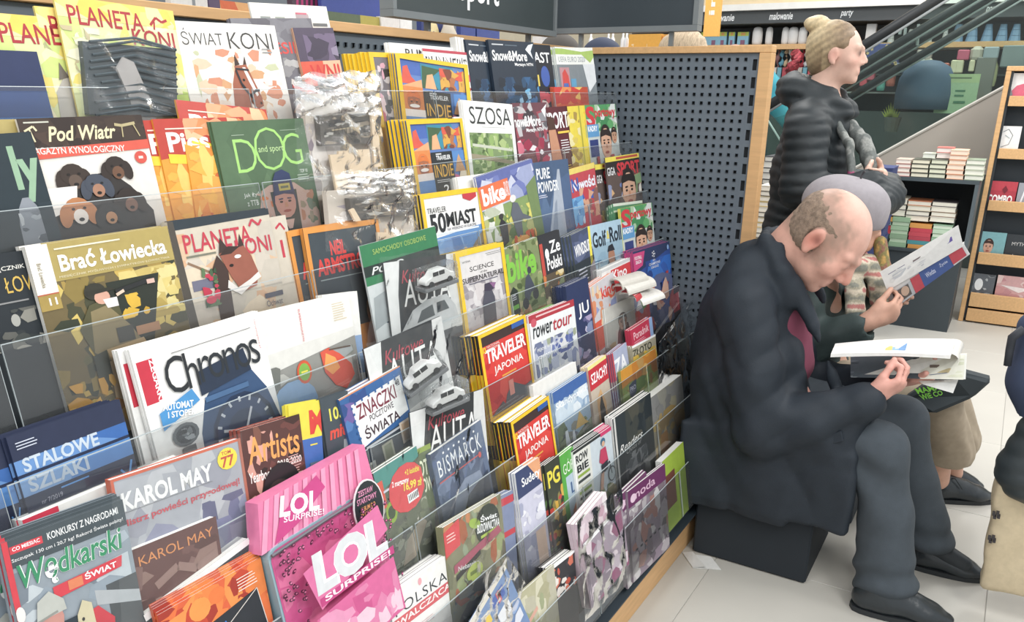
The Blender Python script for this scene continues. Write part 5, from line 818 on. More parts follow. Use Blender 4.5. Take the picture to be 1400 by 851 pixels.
def quad(k, off, pts): return [at_tier(x, y, k, off) for x, y in pts]
def on_quad(c, u, v, d=0): p = c[0].lerp(c[1], u).lerp(c[3].lerp(c[2], u), v); return p + Vector((0, -d, 0))
WOOD_L = plain('#e3c7a4', .6)
def puzzle(label, k, off, card, pic, boards, film, seed):
    q = quad(k, off, card); r = empty('puzzle_package', q[0], label, 'package')
    ch = lambda o: adopt(o, r)
    b = MB(); b.prism(q, (0, .012, 0), '#cdbfb0')
    paint(b, [S_(0, .2, .45, 1, ['#b8aca8', '#8a7a84', '#d8ccc4', '#a0949c', '#e6ddd6'], 30, .09, seed)], 1, 1, lambda X, Z, d: on_quad(q, X, 1 - Z, d))
    ch(b.build('backing_card', PRINT))
    b = MB(); p = quad(k, off - .016, pic); b.prism(p, (0, .014, 0), '#58524c')
    paint(b, [S_(.05, .05, .95, .95, ['#6a6258', '#8a7c6a', '#3c3a38', '#a8a49c', '#4c4640'], 40, .09, seed + 1), L([(.2, .5), (.8, .4)], .04, '#a89878')] + [L([(.25 + .07 * i, .42), (.25 + .07 * i, .62)], .01, '#2c2824') for i in range(9)], 1, 1, lambda X, Z, d: on_quad(p, X, 1 - Z, d + .001))
    ch(b.build('picture_tile', PRINT))
    for (pts) in boards:
        b = MB(); w = quad(k, off - .022, pts); b.prism(w, (0, .005, 0)); ch(b.build('plywood_piece', WOOD_L))
    ch(film_sheet('film', quad(k, off - .030, film), WRAP, None, .007, seed, bulge=.008))
    return r
puzzle('film-wrapped wooden puzzle set standing on the upper tiers left of the India magazines', 2, -.002, ((416, 128), (512, 128), (520, 300), (424, 305)), ((436, 158), (508, 155), (512, 196), (440, 200)),
       [((507, 148), (516, 147), (521, 228), (512, 229)), ((451, 212), (463, 211), (463, 207), (476, 206), (477, 210), (490, 209), (490, 205), (505, 204), (508, 232), (506, 275), (462, 272))], ((400, 112), (520, 105), (524, 240), (408, 250)), 3)
film_sheet('bunched_film', quad(2, -.045, ((402, 104), (518, 96), (522, 158), (405, 160))), WRAP2, None, .012, 5, label='bunched crinkled film top of the upper wooden puzzle package', cat='film', bulge=.012)
puzzle('film-wrapped wooden puzzle set on the third tier behind the orange-framed book', 3, .004, ((446, 262), (560, 255), (570, 345), (455, 360)), ((478, 272), (562, 262), (566, 294), (482, 300)),
       [((478, 288), (484, 285), (494, 302), (486, 303)), ((516, 318), (528, 318), (528, 313), (540, 313), (541, 318), (552, 318), (553, 345), (518, 348))], ((440, 236), (568, 228), (574, 340), (446, 345)), 8)
film_sheet('bunched_film', quad(3, -.03, ((458, 240), (565, 230), (566, 262), (462, 266))), WRAP2, None, .009, 9, label='bunched film top of the lower wooden puzzle package', cat='film', bulge=.01)

def model_car(label, c, s, ang, tilt=0.0):
    r = empty('model_car', c, label, 'model car', mw=Matrix.Translation(c) @ Matrix.Rotation(ang, 4, 'Z') @ Matrix.Rotation(tilt, 4, 'Y') @ Matrix.Scale(s, 4))
    m = plain('#e9e9e6', .3); dk = plain('#2a2c2e', .4)
    b = MB(); base = [(-.5, -.18), (.5, -.18), (.5, .2), (-.5, .2)]
    b.box(-.5, -.2, 0, .5, .2, .1, '#222'); b.build('display_base', plain('#6a6e70', .35), r, bevel=.02)
    b = MB(); side = [(-.42, .14), (-.43, .22), (-.36, .27), (-.24, .30), (-.12, .42), (.18, .43), (.32, .30), (.42, .28), (.44, .15)]
    b.prism([Vector((x, -.14, z)) for x, z in side][::-1], (0, .28, 0)); b.build('car_body', m, r, bevel=.018)
    b = MB()
    for y in (-.1425, .1425):
        for (a0, a1) in ((-.2, -.04), (-.02, .14)):
            b.box(a0, y - .002, .3, a1, y + .002, .395)
    b.build('windows', dk, r)
    for x in (-.27, .27):
        for y in (-.14, .14):
            b = MB(); n = 12; b.prism([Vector((x + .07 * math.cos(2 * math.pi * i / n), y - .02, .14 + .07 * math.sin(2 * math.pi * i / n))) for i in range(n)], (0, .04, 0)); b.build('wheel', dk, r)
    b = MB(); z0, z1 = .1, .5
    b.box(-.5, -.2, z0, .5, .2, z1); b.build('clear_case', WRAP, r)
    return r
model_car('small white model car in a clear box, topmost of three beside the cloaked figure issue', at_tier(598, 392, 4, -.05), .095, -.25, -.12)
model_car('small white model car in a clear box, middle one lying tilted', at_tier(583, 522, 5, -.045), .10, -.5, -.5)
model_car('small white model car in a clear box, lowest of the three', at_tier(610, 556, 5, -.06), .10, -.3, -.12)
film_sheet('crinkled_film', quad(4, -.02, ((520, 352), (640, 334), (632, 440), (500, 476))), THINF, None, .004, 12, label='crinkled film over the upper vintage car magazine', cat='film')
film_sheet('crinkled_film', quad(5, -.02, ((500, 470), (640, 425), (650, 520), (560, 600))), THINF, None, .005, 13, label='crinkled film over the middle vintage car magazine', cat='film')
film_sheet('crinkled_film', quad(1, -.04, ((100, 34), (238, 58), (243, 158), (112, 156))), WRAP, None, .004, 14, label='glossy film over the black ribbed gift', cat='film')
film_sheet('crinkled_film', quad(6, -.032, ((508, 606), (588, 574), (592, 730), (516, 800))), THINF, None, .0025, 15, label='glossy film over the red sticker fishing magazine', cat='film')
film_sheet('crinkled_film', quad(6, -.028, ((588, 612), (660, 568), (662, 700), (594, 750))), THINF, None, .0025, 16, label='glossy film over the battleship book', cat='film')
film_sheet('crinkled_film', quad(5, -.042, ((150, 650), (330, 592), (345, 790), (168, 870))), THINF, None, .003, 17, label='glossy film around the grey western book set', cat='film')
film_sheet('crinkled_film', quad(7, -.03, ((606, 716), (688, 670), (692, 800), (620, 860))), THINF, None, .002, 18, label='thin film around the garden magazine with the black oval badge', cat='film')
film_sheet('crinkled_film', quad(8, -.035, ((640, 850), (694, 760), (720, 800), (690, 870))), WRAP, None, .007, 19, label='crinkled bag around the flag card set', cat='film')
film_sheet('crinkled_film', quad(8, -.04, ((788, 712), (850, 668), (858, 790), (800, 850))), THINF, None, .009, 20, label='crinkled bag around the pink magazine', cat='film')
film_sheet('crinkled_film', quad(6, -.02, ((900, 470), (950, 400), (950, 560), (905, 600))), WRAP, None, .009, 21, label='crinkled film around the dark comic at the rack end', cat='film')
# ================================================================ FIGURES: smooth unions of tapered shapes, meshed on a grid
class SDF:
    def __init__(s, lo, hi, h):
        s.lo = np.array(lo, float); s.h = h
        s.n = np.ceil((np.array(hi) - s.lo) / h).astype(int) + 1
        s.D = np.full(s.n, 0.2, np.float32)
        s.ax = [(s.lo[i] + h * np.arange(s.n[i])).astype(np.float32) for i in range(3)]
    def blk(s, lo, hi):
        a = np.clip(np.floor((np.array(lo) - s.lo) / s.h).astype(int), 0, s.n); b = np.clip(np.ceil((np.array(hi) - s.lo) / s.h).astype(int) + 1, 0, s.n)
        sl = tuple(slice(a[i], b[i]) for i in range(3))
        X, Y, Z = np.meshgrid(*[s.ax[i][sl[i]] for i in range(3)], indexing='ij')
        return sl, X, Y, Z
    def put(s, sl, d, k, op):
        D = s.D[sl]
        if D.size == 0: return
        if op == 'add':
            hh = np.clip(.5 + .5 * (D - d) / k, 0, 1); s.D[sl] = D * (1 - hh) + d * hh - k * hh * (1 - hh)
        else:
            d = -d; hh = np.clip(.5 - .5 * (D - d) / k, 0, 1); s.D[sl] = D * (1 - hh) + d * hh + k * hh * (1 - hh)
    def cap(s, a, b, ra, rb=None, k=.02, op='add', sq=None):
        rb = ra if rb is None else rb; a = np.array(a, float); b = np.array(b, float); m = max(ra, rb) * (1.0 if sq is None else max(1, 1 / min(sq[1]))) + 2.2 * k + s.h * 2
        sl, X, Y, Z = s.blk(np.minimum(a, b) - m, np.maximum(a, b) + m)
        P = np.stack([X - a[0], Y - a[1], Z - a[2]], -1); ab = b - a
        t = np.clip((P @ ab.astype(np.float32)) / max(1e-9, ab @ ab), 0, 1)
        Q = P - t[..., None] * ab.astype(np.float32)
        if sq is not None:      # sq=(axis, (scale,)) : flatten along an axis
            ax = np.array(sq[0], np.float32); ax /= np.linalg.norm(ax); q = Q @ ax; Q = Q + (q * (1 / sq[1][0] - 1))[..., None] * ax
        s.put(sl, np.sqrt((Q ** 2).sum(-1)) - (ra + (rb - ra) * t), k, op)
    def chain(s, pts, rs, k=.02, op='add', sq=None):
        for i in range(len(pts) - 1): s.cap(pts[i], pts[i + 1], rs[i], rs[i + 1], k, op, sq)
    def ell(s, c, r, M=None, k=.02, op='add'):
        c = np.array(c, float); r = np.array(r, float); m = max(r) + 2.2 * k + s.h * 2
        sl, X, Y, Z = s.blk(c - m, c + m)
        P = np.stack([X - c[0], Y - c[1], Z - c[2]], -1)
        if M is not None: P = P @ np.array(M, np.float32).T
        k0 = np.sqrt(((P / r) ** 2).sum(-1)) + 1e-6; k1 = np.sqrt(((P / r ** 2) ** 2).sum(-1)) + 1e-6
        s.put(sl, (k0 * (k0 - 1) / k1).astype(np.float32), k, op)
    def box(s, c, hx, M=None, rad=.01, k=.01, op='add'):
        c = np.array(c, float); hx = np.array(hx, float); m = np.linalg.norm(hx) + rad + 2 * k + s.h * 2
        sl, X, Y, Z = s.blk(c - m, c + m)
        P = np.stack([X - c[0], Y - c[1], Z - c[2]], -1)
        if M is not None: P = P @ np.array(M, np.float32).T
        q = np.abs(P) - (hx - rad)
        s.put(sl, np.sqrt((np.maximum(q, 0) ** 2).sum(-1)) + np.minimum(q.max(-1), 0) - rad, k, op)
    def field(s, f):
        X, Y, Z = np.meshgrid(*s.ax, indexing='ij'); s.D = s.D + f(X, Y, Z).astype(np.float32)
    def mesh(s):
        D = s.D; n = D.shape; ins = D < 0
        c = np.zeros(tuple(k - 1 for k in n), np.uint8)
        for i in (0, 1):
            for j in (0, 1):
                for l in (0, 1): c += ins[i:n[0] - 1 + i, j:n[1] - 1 + j, l:n[2] - 1 + l]
        act = (c > 0) & (c < 8); I = np.argwhere(act); idx = -np.ones(act.shape, np.int64); idx[act] = np.arange(len(I))
        S = np.zeros((len(I), 3)); N = np.zeros(len(I))
        cor = [(i, j, l) for i in (0, 1) for j in (0, 1) for l in (0, 1)]
        V = {q: D[I[:, 0] + q[0], I[:, 1] + q[1], I[:, 2] + q[2]] for q in cor}
        for q in cor:
            for ax in range(3):
                if q[ax] == 0:
                    p = list(q); p[ax] = 1; p = tuple(p); a, b = V[q], V[p]; m = (a < 0) != (b < 0)
                    t = np.where(m, a / np.where(a - b == 0, 1, a - b), 0)
                    pt = np.tile(np.array(q, float), (len(I), 1)); pt[:, ax] = t
                    S[m] += pt[m]; N += m
        vs = s.lo + s.h * (I + S / np.maximum(N, 1)[:, None])
        F = []
        for ax in range(3):
            u, v = [(1, 2), (2, 0), (0, 1)][ax]
            sl0 = [slice(None)] * 3; sl1 = [slice(None)] * 3; sl0[ax] = slice(0, -1); sl1[ax] = slice(1, None)
            a = ins[tuple(sl0)]; b = ins[tuple(sl1)]
            for flip, m in ((False, a & ~b), (True, b & ~a)):
                E_ = np.argwhere(m); ok = (E_[:, u] > 0) & (E_[:, v] > 0) & (E_[:, u] < n[u] - 1) & (E_[:, v] < n[v] - 1); E_ = E_[ok]
                def g(du, dv):
                    q = E_.copy(); q[:, u] -= du; q[:, v] -= dv; return idx[q[:, 0], q[:, 1], q[:, 2]]
                qd = [g(1, 1), g(0, 1), g(0, 0), g(1, 0)]
                if flip: qd = qd[::-1]
                F.append(np.stack(qd, 1))
        F = np.concatenate(F); F = F[(F >= 0).all(1)]
        return vs, F
    def build(s, name, m, parent=None, color=None, relax=1):
        vs, F = s.mesh()
        for _ in range(relax):
            A = np.zeros_like(vs); W = np.zeros(len(vs))
            for a, b in ((0, 1), (1, 2), (2, 3), (3, 0)):
                for p, q in ((a, b), (b, a)):
                    np.add.at(A, F[:, p], vs[F[:, q]]); np.add.at(W, F[:, p], 1)
            vs = .5 * vs + .5 * A / np.maximum(W, 1)[:, None]
        me = bpy.data.meshes.new(name); me.vertices.add(len(vs)); me.vertices.foreach_set('co', vs.astype(np.float32).ravel())
        me.loops.add(F.size); me.loops.foreach_set('vertex_index', F.astype(np.int32).ravel())
        me.polygons.add(len(F)); me.polygons.foreach_set('loop_start', np.arange(0, F.size, 4, dtype=np.int32)); me.polygons.foreach_set('loop_total', np.full(len(F), 4, np.int32))
        me.update(calc_edges=True); me.validate()
        me.polygons.foreach_set('use_smooth', [True] * len(me.polygons))
        if color is not None:
            C_ = color(vs); a = me.attributes.new('Col', 'FLOAT_COLOR', 'POINT')
            a.data.foreach_set('color', np.concatenate([C_, np.ones((len(vs), 1))], 1).astype(np.float32).ravel())
        me.materials.append(m)
        o = link(name, me)
        if parent: adopt(o, parent)
        return o
def nz(X, Y, Z, f, ph=0.0):
    """cheap smooth noise of about unit size"""
    return (np.sin(f * X + 1.7 * np.sin(.6 * f * Y + ph) + ph) * np.cos(.8 * f * Z + 1.3 * np.sin(.7 * f * X + 2 * ph)) + .6 * np.sin(1.9 * f * Y + 1.1 * np.sin(1.3 * f * Z) + ph * 3) * np.cos(1.7 * f * X + ph)) / 1.3
def unit(v): v = np.array(v, float); return v / np.linalg.norm(v)
SKIN = mat('skin', attr=True, rough=0.5, noise=0.06, nscale=40, bump=0.08, bscale=260, spec=0.35)
def lc(h): return np.array(lin(h)[:3])
def frame_of(f, u):
    f = unit(f); u = unit(np.array(u) - np.dot(u, f) * f); r = np.cross(f, u); return r, f, u      # right, forward, up of the head
def head(S, C, f, u, sc=1.0, nose=1.0, jaw=1.0, ears=True, cheek=1.0):
    r, f, u = frame_of(f, u); C = np.array(C); M = np.array([r, f, u])
    W = lambda a, b, c: C + sc * (a * r + b * f + c * u)
    e = lambda a, b, c, R_, k=.02, op='add': S.ell(W(a, b, c), np.array(R_) * sc, M, k * sc, op)
    e(0, -.018, .032, (.076, .098, .088)); e(0, .028, -.02, (.062, .066, .085), .03); e(0, .03, -.072, (.050 * jaw, .052, .042), .025)
    e(0, .072, -.100, (.020, .017, .016), .022)
    S.cap(W(0, .090, .012), W(0, .112 * nose, -.028), .008 * sc, (.0125 if jaw > .98 else .0095) * sc, .012 * sc)
    for q in (-1, 1):
        e(q * .012, .100, -.036, (.009, .010, .008), .006)
        S.cap(W(q * .012, .092, .020), W(q * .046, .074, .020), .009 * sc, .009 * sc, .014 * sc)
        e(q * .031, .099, .002, (.018, .011, .011), .010, 'sub')
        e(q * .031, .079, .002, (.0155, .0125, .0115), .004)
        e(q * .042, .062 - .008 * (1 - cheek) * 4, -.030, (.026 * cheek, .026 * cheek, .024 * cheek), .022)
        if ears:
            e(q * .079, -.012, -.010, (.009, .021, .033), .008); e(q * .088, -.006, -.006, (.007, .011, .019), .005, 'sub'); e(q * .081, -.006, -.040, (.007, .010, .010), .006)
    S.cap(W(-.020, .088, -.062), W(.020, .088, -.062), .006 * sc, .006 * sc, .008 * sc); S.cap(W(-.018, .087, -.073), W(.018, .087, -.073), .0068 * sc, .0068 * sc, .008 * sc)
    S.cap(W(-.024, .096, -.0675), W(.024, .096, -.0675), .0028 * sc, .0028 * sc, .004 * sc, 'sub')
    return W, M
def hand(S, w, d, n, th, curl=(.5, .5, .55, .6), thumb=(.75, .8, .2), sc=1.0, spread=.05):
    """w wrist, d towards the knuckles, n out of the palm, th the thumb side"""
    w = np.array(w, float); d = unit(d); n = unit(np.array(n) - np.dot(n, d) * d); th = np.array(th, float); s_ = np.cross(d, n); s_ = s_ if np.dot(s_, th) > 0 else -s_
    P = lambda a, b, c: w + sc * (a * d + b * s_ + c * n)
    M = np.array([d, s_, n])
    S.ell(P(.048, .0, 0), np.array((.056, .041, .017)) * sc, M, .012); S.cap(P(-.03, 0, 0), P(.03, 0, 0), .026 * sc, .028 * sc, .015)
    base = [(.090, .030), (.094, .010), (.090, -.010), (.082, -.029)]; ln = [(.040, .025, .021), (.045, .028, .022), (.042, .026, .021), (.033, .020, .018)]; rr = [.0088, .009, .0086, .0076]
    for i in range(4):
        p = P(base[i][0] - .006, base[i][1], 0); a = 0; c = curl[i]; dd = unit(d + s_ * spread * (1.5 - i))
        S.cap(P(.05, base[i][1] * .8, 0), p, .011 * sc, .0098 * sc, .010)
        for j in range(3):
            a += c * (1.0 if j == 0 else 1.15 if j == 1 else .7); v = dd * math.cos(a) + n * math.sin(a); q = p + v * ln[i][j] * sc
            S.cap(p, q, rr[i] * sc * (1 - .06 * j), rr[i] * sc * (1 - .06 * (j + 1)), .0035); p = q
    t0 = P(.018, .024, .004); v1 = unit(thumb[0] * d + thumb[1] * s_ + thumb[2] * n); t1 = t0 + v1 * .042 * sc; v2 = unit(v1 + .35 * d + .25 * n - .15 * s_); t2 = t1 + v2 * .033 * sc; t3 = t2 + unit(v2 + .2 * n) * .025 * sc
    S.cap(P(.0, .01, 0), t1, .017 * sc, .0125 * sc, .012); S.cap(t1, t2, .0118 * sc, .0105 * sc, .005); S.cap(t2, t3, .0105 * sc, .0088 * sc, .004)
def shoe(name, heel, toe, m, parent, w=.045, hgt=.085, lace=False):
    heel = np.array(heel, float); toe = np.array(toe, float); d = toe - heel; Ln = np.linalg.norm(d); d /= Ln; sd = np.cross(d, (0, 0, 1.0))
    S = SDF(np.minimum(heel, toe) - .09, np.maximum(heel, toe) + (.09, .09, .2), .006)
    at = lambda t, z: heel + d * Ln * t + np.array((0, 0, z))
    S.cap(at(.12, .045), at(.30, .05), w * .92, w * .95, .02); S.cap(at(.3, .045), at(.72, .032), w, w * .98, .03, sq=((0, 0, 1), (.75,))); S.cap(at(.72, .03), at(.90, .022), w * .95, w * .55, .03, sq=((0, 0, 1), (.6,)))
    S.cap(at(.16, .06), at(.2, hgt), w * .78, w * .80, .02); S.cap(at(.24, .085), at(.58, .05), w * .80, w * .78, .03)
    S.D = np.maximum(S.D, (-(S.ax[2] - .012))[None, None, :])
    up = S.build(name, m, parent, relax=1)
    b = MB(); n = 20; pts = []
    for i in range(n):
        a = 2 * math.pi * i / n; t = .47 + .50 * math.cos(a); ww = w * (1.04 if t < .8 else .92) * abs(math.sin(a)) ** .6 * (1 if math.sin(a) > 0 else -1)
        q = heel + d * Ln * t + sd * ww; pts.append(Vector((q[0], q[1], 0.001)))
    b.prism(pts, (0, 0, .016)); so = b.build('sole', plain('#1b2024', .6)); adopt(so, parent) if parent else None
    if parent and up:
        so.parent = up; so.matrix_parent_inverse = up.matrix_world.inverted() if False else Matrix.Identity(4)
        so.matrix_parent_inverse = Matrix.Identity(4)
    if lace:
        b = MB()
        for i in range(4):
            t = .36 + .07 * i; z = .088 - .009 * i; p = [heel + d * Ln * t + sd * q * .03 + np.array((0, 0, z - abs(q) * .02)) for q in (-1, -.3, .3, 1)]
            b.tube([Vector(x) for x in p], .0025, 5)
        for q in (-1, 1): b.tube([Vector(heel + d * Ln * .36 + np.array((0, 0, .092))), Vector(heel + d * Ln * .42 + sd * q * .035 + np.array((0, 0, .105))), Vector(heel + d * Ln * .5 + sd * q * .05 + np.array((0, 0, .07)))], .0022, 5)
        lo = b.build('laces', plain('#22282c', .8)); lo.parent = up
    return up

# ---------------------------------------------------------------- cube seat under the man
bx_seat = bx('cube_seat', (2.462, 0.357, 0.002), (2.835, 0.735, 0.43), plain('#131b23', .85), bevel=.006)
tag(bx_seat, 'dark upholstered cube seat under the bald man, against the rack base', 'seat')

# ---------------------------------------------------------------- the bald man
man = empty('person', (2.62, .5, .43), 'seated balding man in a navy jacket reading an open magazine with head bent', 'person')
HC = (2.60, .456, 1.088); HF = (-.10, -.71, -.70); HU = (0.03, -.70, .71)
RW = (2.495, .258, .662); LW = (2.70, .20, .672)
def man_body():
    S = SDF((2.34, -.20, .0), (3.02, .92, 1.26), .0048)
    W, M = head(S, HC, HF, HU, 1.17, nose=1.0, jaw=1.08)
    S.cap(W(0, -.045, -.045), (2.61, .615, .975), .062, .066, .03); S.cap(W(0, -.065, -.02), (2.61, .63, .98), .050, .06, .03)
    S.cap(W(0, .03, -.11), W(0, -.02, -.125), .030, .036, .02)        # fold under the chin
    S.chain([(2.62, .63, .95), (2.62, .64, .82), (2.62, .62, .62), (2.62, .56, .52)], [.075, .12, .125, .13], .03)
    S.cap((2.50, .64, .91), (2.76, .63, .91), .055, .055, .03)
    S.chain([(2.47, .66, .92), (2.455, .55, .52), RW], [.05, .042, .030], .02); S.chain([(2.79, .64, .92), (2.85, .46, .56), LW], [.05, .042, .030], .02)
    for (h_, kn, an) in (((2.55, .56, .50), (2.52, .20, .485), (2.47, .165, .09)), ((2.70, .56, .50), (2.76, .18, .49), (2.78, .05, .10))):
        S.chain([h_, kn, an], [.085, .062, .042], .03); S.cap(an, (an[0], an[1] - .12, .05), .035, .03, .02)
    hand(S, RW, (.20, -.86, .55), (.5, .42, .65), (-.2, .0, 1), curl=(.95, .8, .8, .75), thumb=(.9, .25, .55), sc=1.02)
    hand(S, LW, (-.05, -.86, .25), (-.2, .2, 1), (-1, 0, 0), curl=(.7, .7, .7, .7), thumb=(.6, .7, .3))
    C = np.array(HC)
    def col(v):
        P_ = (v - C) @ M.T / 1.17; a, b, c = np.abs(P_[:, 0]), P_[:, 1], P_[:, 2]
        base = np.tile(lc('#d8998a') * .5 + lc('#dba78e') * .5, (len(v), 1)); pink = lc('#d98f7c'); red = lc('#c9705c'); hairc = lc('#8a7462'); pale = lc('#e6bfae'); n_ = nz(v[:, 0], v[:, 1], v[:, 2], 150)
        def mixin(m, c_): base[:] = base * (1 - m[:, None]) + c_ * m[:, None]
        g = lambda da, db, dc, r_: np.exp(-((a - da) ** 2 + (b - db) ** 2 + (c - dc) ** 2) / r_ ** 2)
        mixin(.6 * g(0, .03, .11, .06), pale)
        mixin(np.clip(.8 * g(.082, -.01, -.01, .03), 0, 1), red); mixin(.8 * g(.084, -.004, -.004, .010), lc('#7a4238')); mixin(.6 * g(0, .115, -.03, .022), red); mixin(.45 * g(.04, .08, -.03, .03), pink)  # redder ears, nose and cheeks; shade in the ear hollow painted in
        mixin(.65 * g(0, .09, -.067, .016), lc('#b5655a')); mixin(.55 * g(.031, .09, .002, .014), lc('#a8705e')); mixin(.5 * g(.03, .088, .03, .014), lc('#7a6252'))
        inhead = (np.sqrt(a ** 2 + b ** 2 + c ** 2) < .16)
        hm = np.clip((.064 - b + .012 * n_) / .03, 0, 1) * np.clip((c + .062) / .02, 0, 1) * np.clip((.090 - .18 * np.maximum(0, -.03 - b) * -1 - c + .35 * np.maximum(0, -b - .02) + .006 * n_) / .025, 0, 1) * np.clip((a + np.maximum(0, -b - .03) * 1.2 - .035) / .03, 0, 1) * inhead
        ear = (a > .078) & (b > -.04) & (b < .02) & (c < .03) & (c > -.05)
        hm[ear] = 0
        mixin(np.clip(hm * (.62 + .12 * n_), 0, .9), hairc)
        mixin(.22 * np.clip((-c - .05) / .04, 0, 1) * np.clip((b + .03) / .05, 0, 1) * inhead, lc('#a88878'))
        far = ~inhead & (v[:, 2] < .9)
        mixin(.5 * far, lc('#e0978a'))
        base[v[:, 2] < .22] = lc('#22282d')
        return base
    o = S.build('body', SKIN, man, col)
    # short cropped hair round the back of the head: a thin rough shell
    H_ = SDF(C - .2, C + .2, .0048)
    e = lambda a, b, c, R_: H_.ell(C + 1.17 * (a * M[0] + b * M[1] + c * M[2]), np.array(R_) * 1.17, M, .02)
    e(0, -.020, .028, (.0762, .0985, .084)); e(0, -.03, -.02, (.070, .078, .06))
    X, Y, Z = np.meshgrid(*H_.ax, indexing='ij'); Pq = np.stack([X - C[0], Y - C[1], Z - C[2]], -1) @ M.T / 1.17
    n_ = nz(X, Y, Z, 210)
    cut = np.maximum.reduce([Pq[..., 1] - .052 + .25 * np.maximum(0, -Pq[..., 2]), -.058 - Pq[..., 2], Pq[..., 2] - .084 + .25 * np.maximum(0, Pq[..., 1] + .05), .040 - np.abs(Pq[..., 0]) - 1.2 * np.maximum(0, -Pq[..., 1] - .03)])
    earc = .026 - np.sqrt(((np.abs(Pq[..., 0]) - .08) / 1.0) ** 2 + (Pq[..., 1] + .012) ** 2 + ((Pq[..., 2] + .01) / 1.2) ** 2)
    H_.D = np.maximum(np.maximum(H_.D - .0008 + .0016 * n_, cut * 1.1 - .002 + .006 * nz(X, Y, Z, 260, 2) + .004 * nz(X, Y, Z, 90, 1)), earc)
    H_.build('hair', mat('cropped_hair', '#8f7763', rough=.9, noise=.3, nscale=90, bump=.6, bscale=400), man)
    return W, M
mW, mM = man_body()
NAVY = mat('navy_jacket_cloth', '#151e28', rough=0.7, noise=0.10, nscale=18, bump=0.12, bscale=300, spec=.4)
def man_coat():
    S = SDF((2.30, .02, .16), (3.05, 1.0, 1.14), .0075)
    S.chain([(2.62, .645, .955), (2.62, .660, .82), (2.615, .650, .66), (2.615, .62, .52)], [.115, .150, .172, .175], .06, sq=((1, 0, 0), (1.12,)))
    S.cap((2.505, .66, .915), (2.755, .65, .92), .084, .082, .05)
    S.chain([(2.462, .650, .89), (2.418, .585, .70), (2.42, .545, .515)], [.086, .080, .074], .022)
    S.chain([(2.42, .545, .515), (2.448, .39, .578), (2.487, .272, .648)], [.076, .064, .054], .020)
    S.chain([(2.79, .65, .90), (2.83, .55, .70), (2.85, .46, .555), (2.72, .235, .660)], [.085, .078, .068, .052], .04)
    # skirt hanging over the seat and the thighs
    S.box((2.605, .575, .40), (.165, .21, .17), None, .05, .05); S.cap((2.50, .50, .50), (2.50, .33, .50), .10, .085, .05)
    S.box((2.435, .53, .36), (.016, .27, .13), None, .012, .03); S.box((2.44, .40, .33), (.014, .14, .10), None, .012, .02)
    S.box((2.44, .62, .30), (.016, .18, .10), None, .012, .02)
    # collar
    for sx in (-1, 1):
        S.chain([(2.61 + sx * .02, .640, 1.085), (2.61 + sx * .070, .620, 1.078), (2.60 + sx * .090, .56, 1.00), (2.60 + sx * .070, .53, .90)], [.020, .022, .024, .020], .02)
    # turned-out edges of the open front
    S.chain([tuple(at_x(x, y, 2.535)) for x, y in ((1066, 338), (1084, 388), (1112, 446), (1136, 492), (1148, 540))], [.018, .020, .018, .016, .014], .012)
    S.chain([tuple(at_x(x, y, 2.69)) for x, y in ((1120, 398), (1142, 440), (1158, 480))], [.018, .018, .014], .012)
    S.cap((2.55, .665, .985), (2.68, .665, .985), .060, .060, .04)
    # neck hole and open front
    S.cap((2.61, .595, .97), (2.605, .44, 1.09), .074, .085, .015, 'sub'); S.cap((2.625, .50, 1.0), (2.635, .440, .78), .046, .030, .012, 'sub'); S.cap((2.64, .36, .80), (2.64, .36, .60), .12, .09, .02, 'sub')
    # cuffs
    for (w_, d_) in ((RW, unit((.16, -.5, .18))), (LW, unit((-.3, -.6, .15)))):
        w_ = np.array(w_); S.cap(w_ - d_ * .0, w_ + d_ * .06, .035, .035, .004, 'sub')
    def f(X, Y, Z):
        arm = np.exp(-((X - 2.44) ** 2 + (Z - .62) ** 2 * .6 + (Y - .53) ** 2 * .5) / .02)
        rid = lambda q: 1 - np.abs(np.sin(q)) * 2
        low = np.clip((.60 - Z) * 5, 0, 1)
        body = .005 * nz(X, Y, Z, 14, .5) + .0035 * nz(X, Y, Z, 34, 1.2) + .006 * (1 - low) * rid(13 * (Z * .9 + Y * .5) + 1.6 * np.sin(7 * Y + 5 * X) + .5) +   .007 * low * rid(12 * (Y + .25 * Z) + 1.4 * np.sin(8 * Z))
        sl = -.019 * arm * np.abs(np.sin(40 * (Z * .72 + Y * .62) + 1.3 * np.sin(9 * Z + 7 * Y))) + .004 * arm + .004 * arm * np.sin(95 * (Z * .5 - Y * .7) + 3 * np.sin(14 * Y))
        return body + sl
    S.field(f)
    S.D = np.maximum(S.D, (.200 - S.ax[2])[None, None, :])
    o = S.build('jacket', NAVY, man, relax=1)
    # lapel edge, snaps and zip
    fl = [at_x(x, y, X_) for x, y, X_ in ((1120, 597, 2.405), (1150, 590, 2.405), (1153, 604, 2.403), (1124, 612, 2.403))]
    b = MB(); b.prism(fl, (.012, 0, 0)); pf = b.build('pocket_flap', NAVY, bevel=.002); adopt(pf, man)
    def disc(px, py, X_, r_=.0055):
        p = at_x(px, py, X_); d = MB(); n = 10
        d.prism([p + Vector((0, r_ * math.cos(2 * math.pi * i / n), r_ * math.sin(2 * math.pi * i / n))) for i in range(n)], (.02, 0, 0)); o2 = d.build('snap_button', plain('#aab2b4', .3)); o2.parent = man; o2.matrix_parent_inverse = Matrix.Translation(man.location).inverted()
    for (px, py, X_) in ((1051, 583, 2.352), (1126, 610, 2.415), (1015, 632, 2.413), (1107, 704, 2.420), (1138, 594, 2.412)): disc(px, py, X_)
    return o
man_coat()
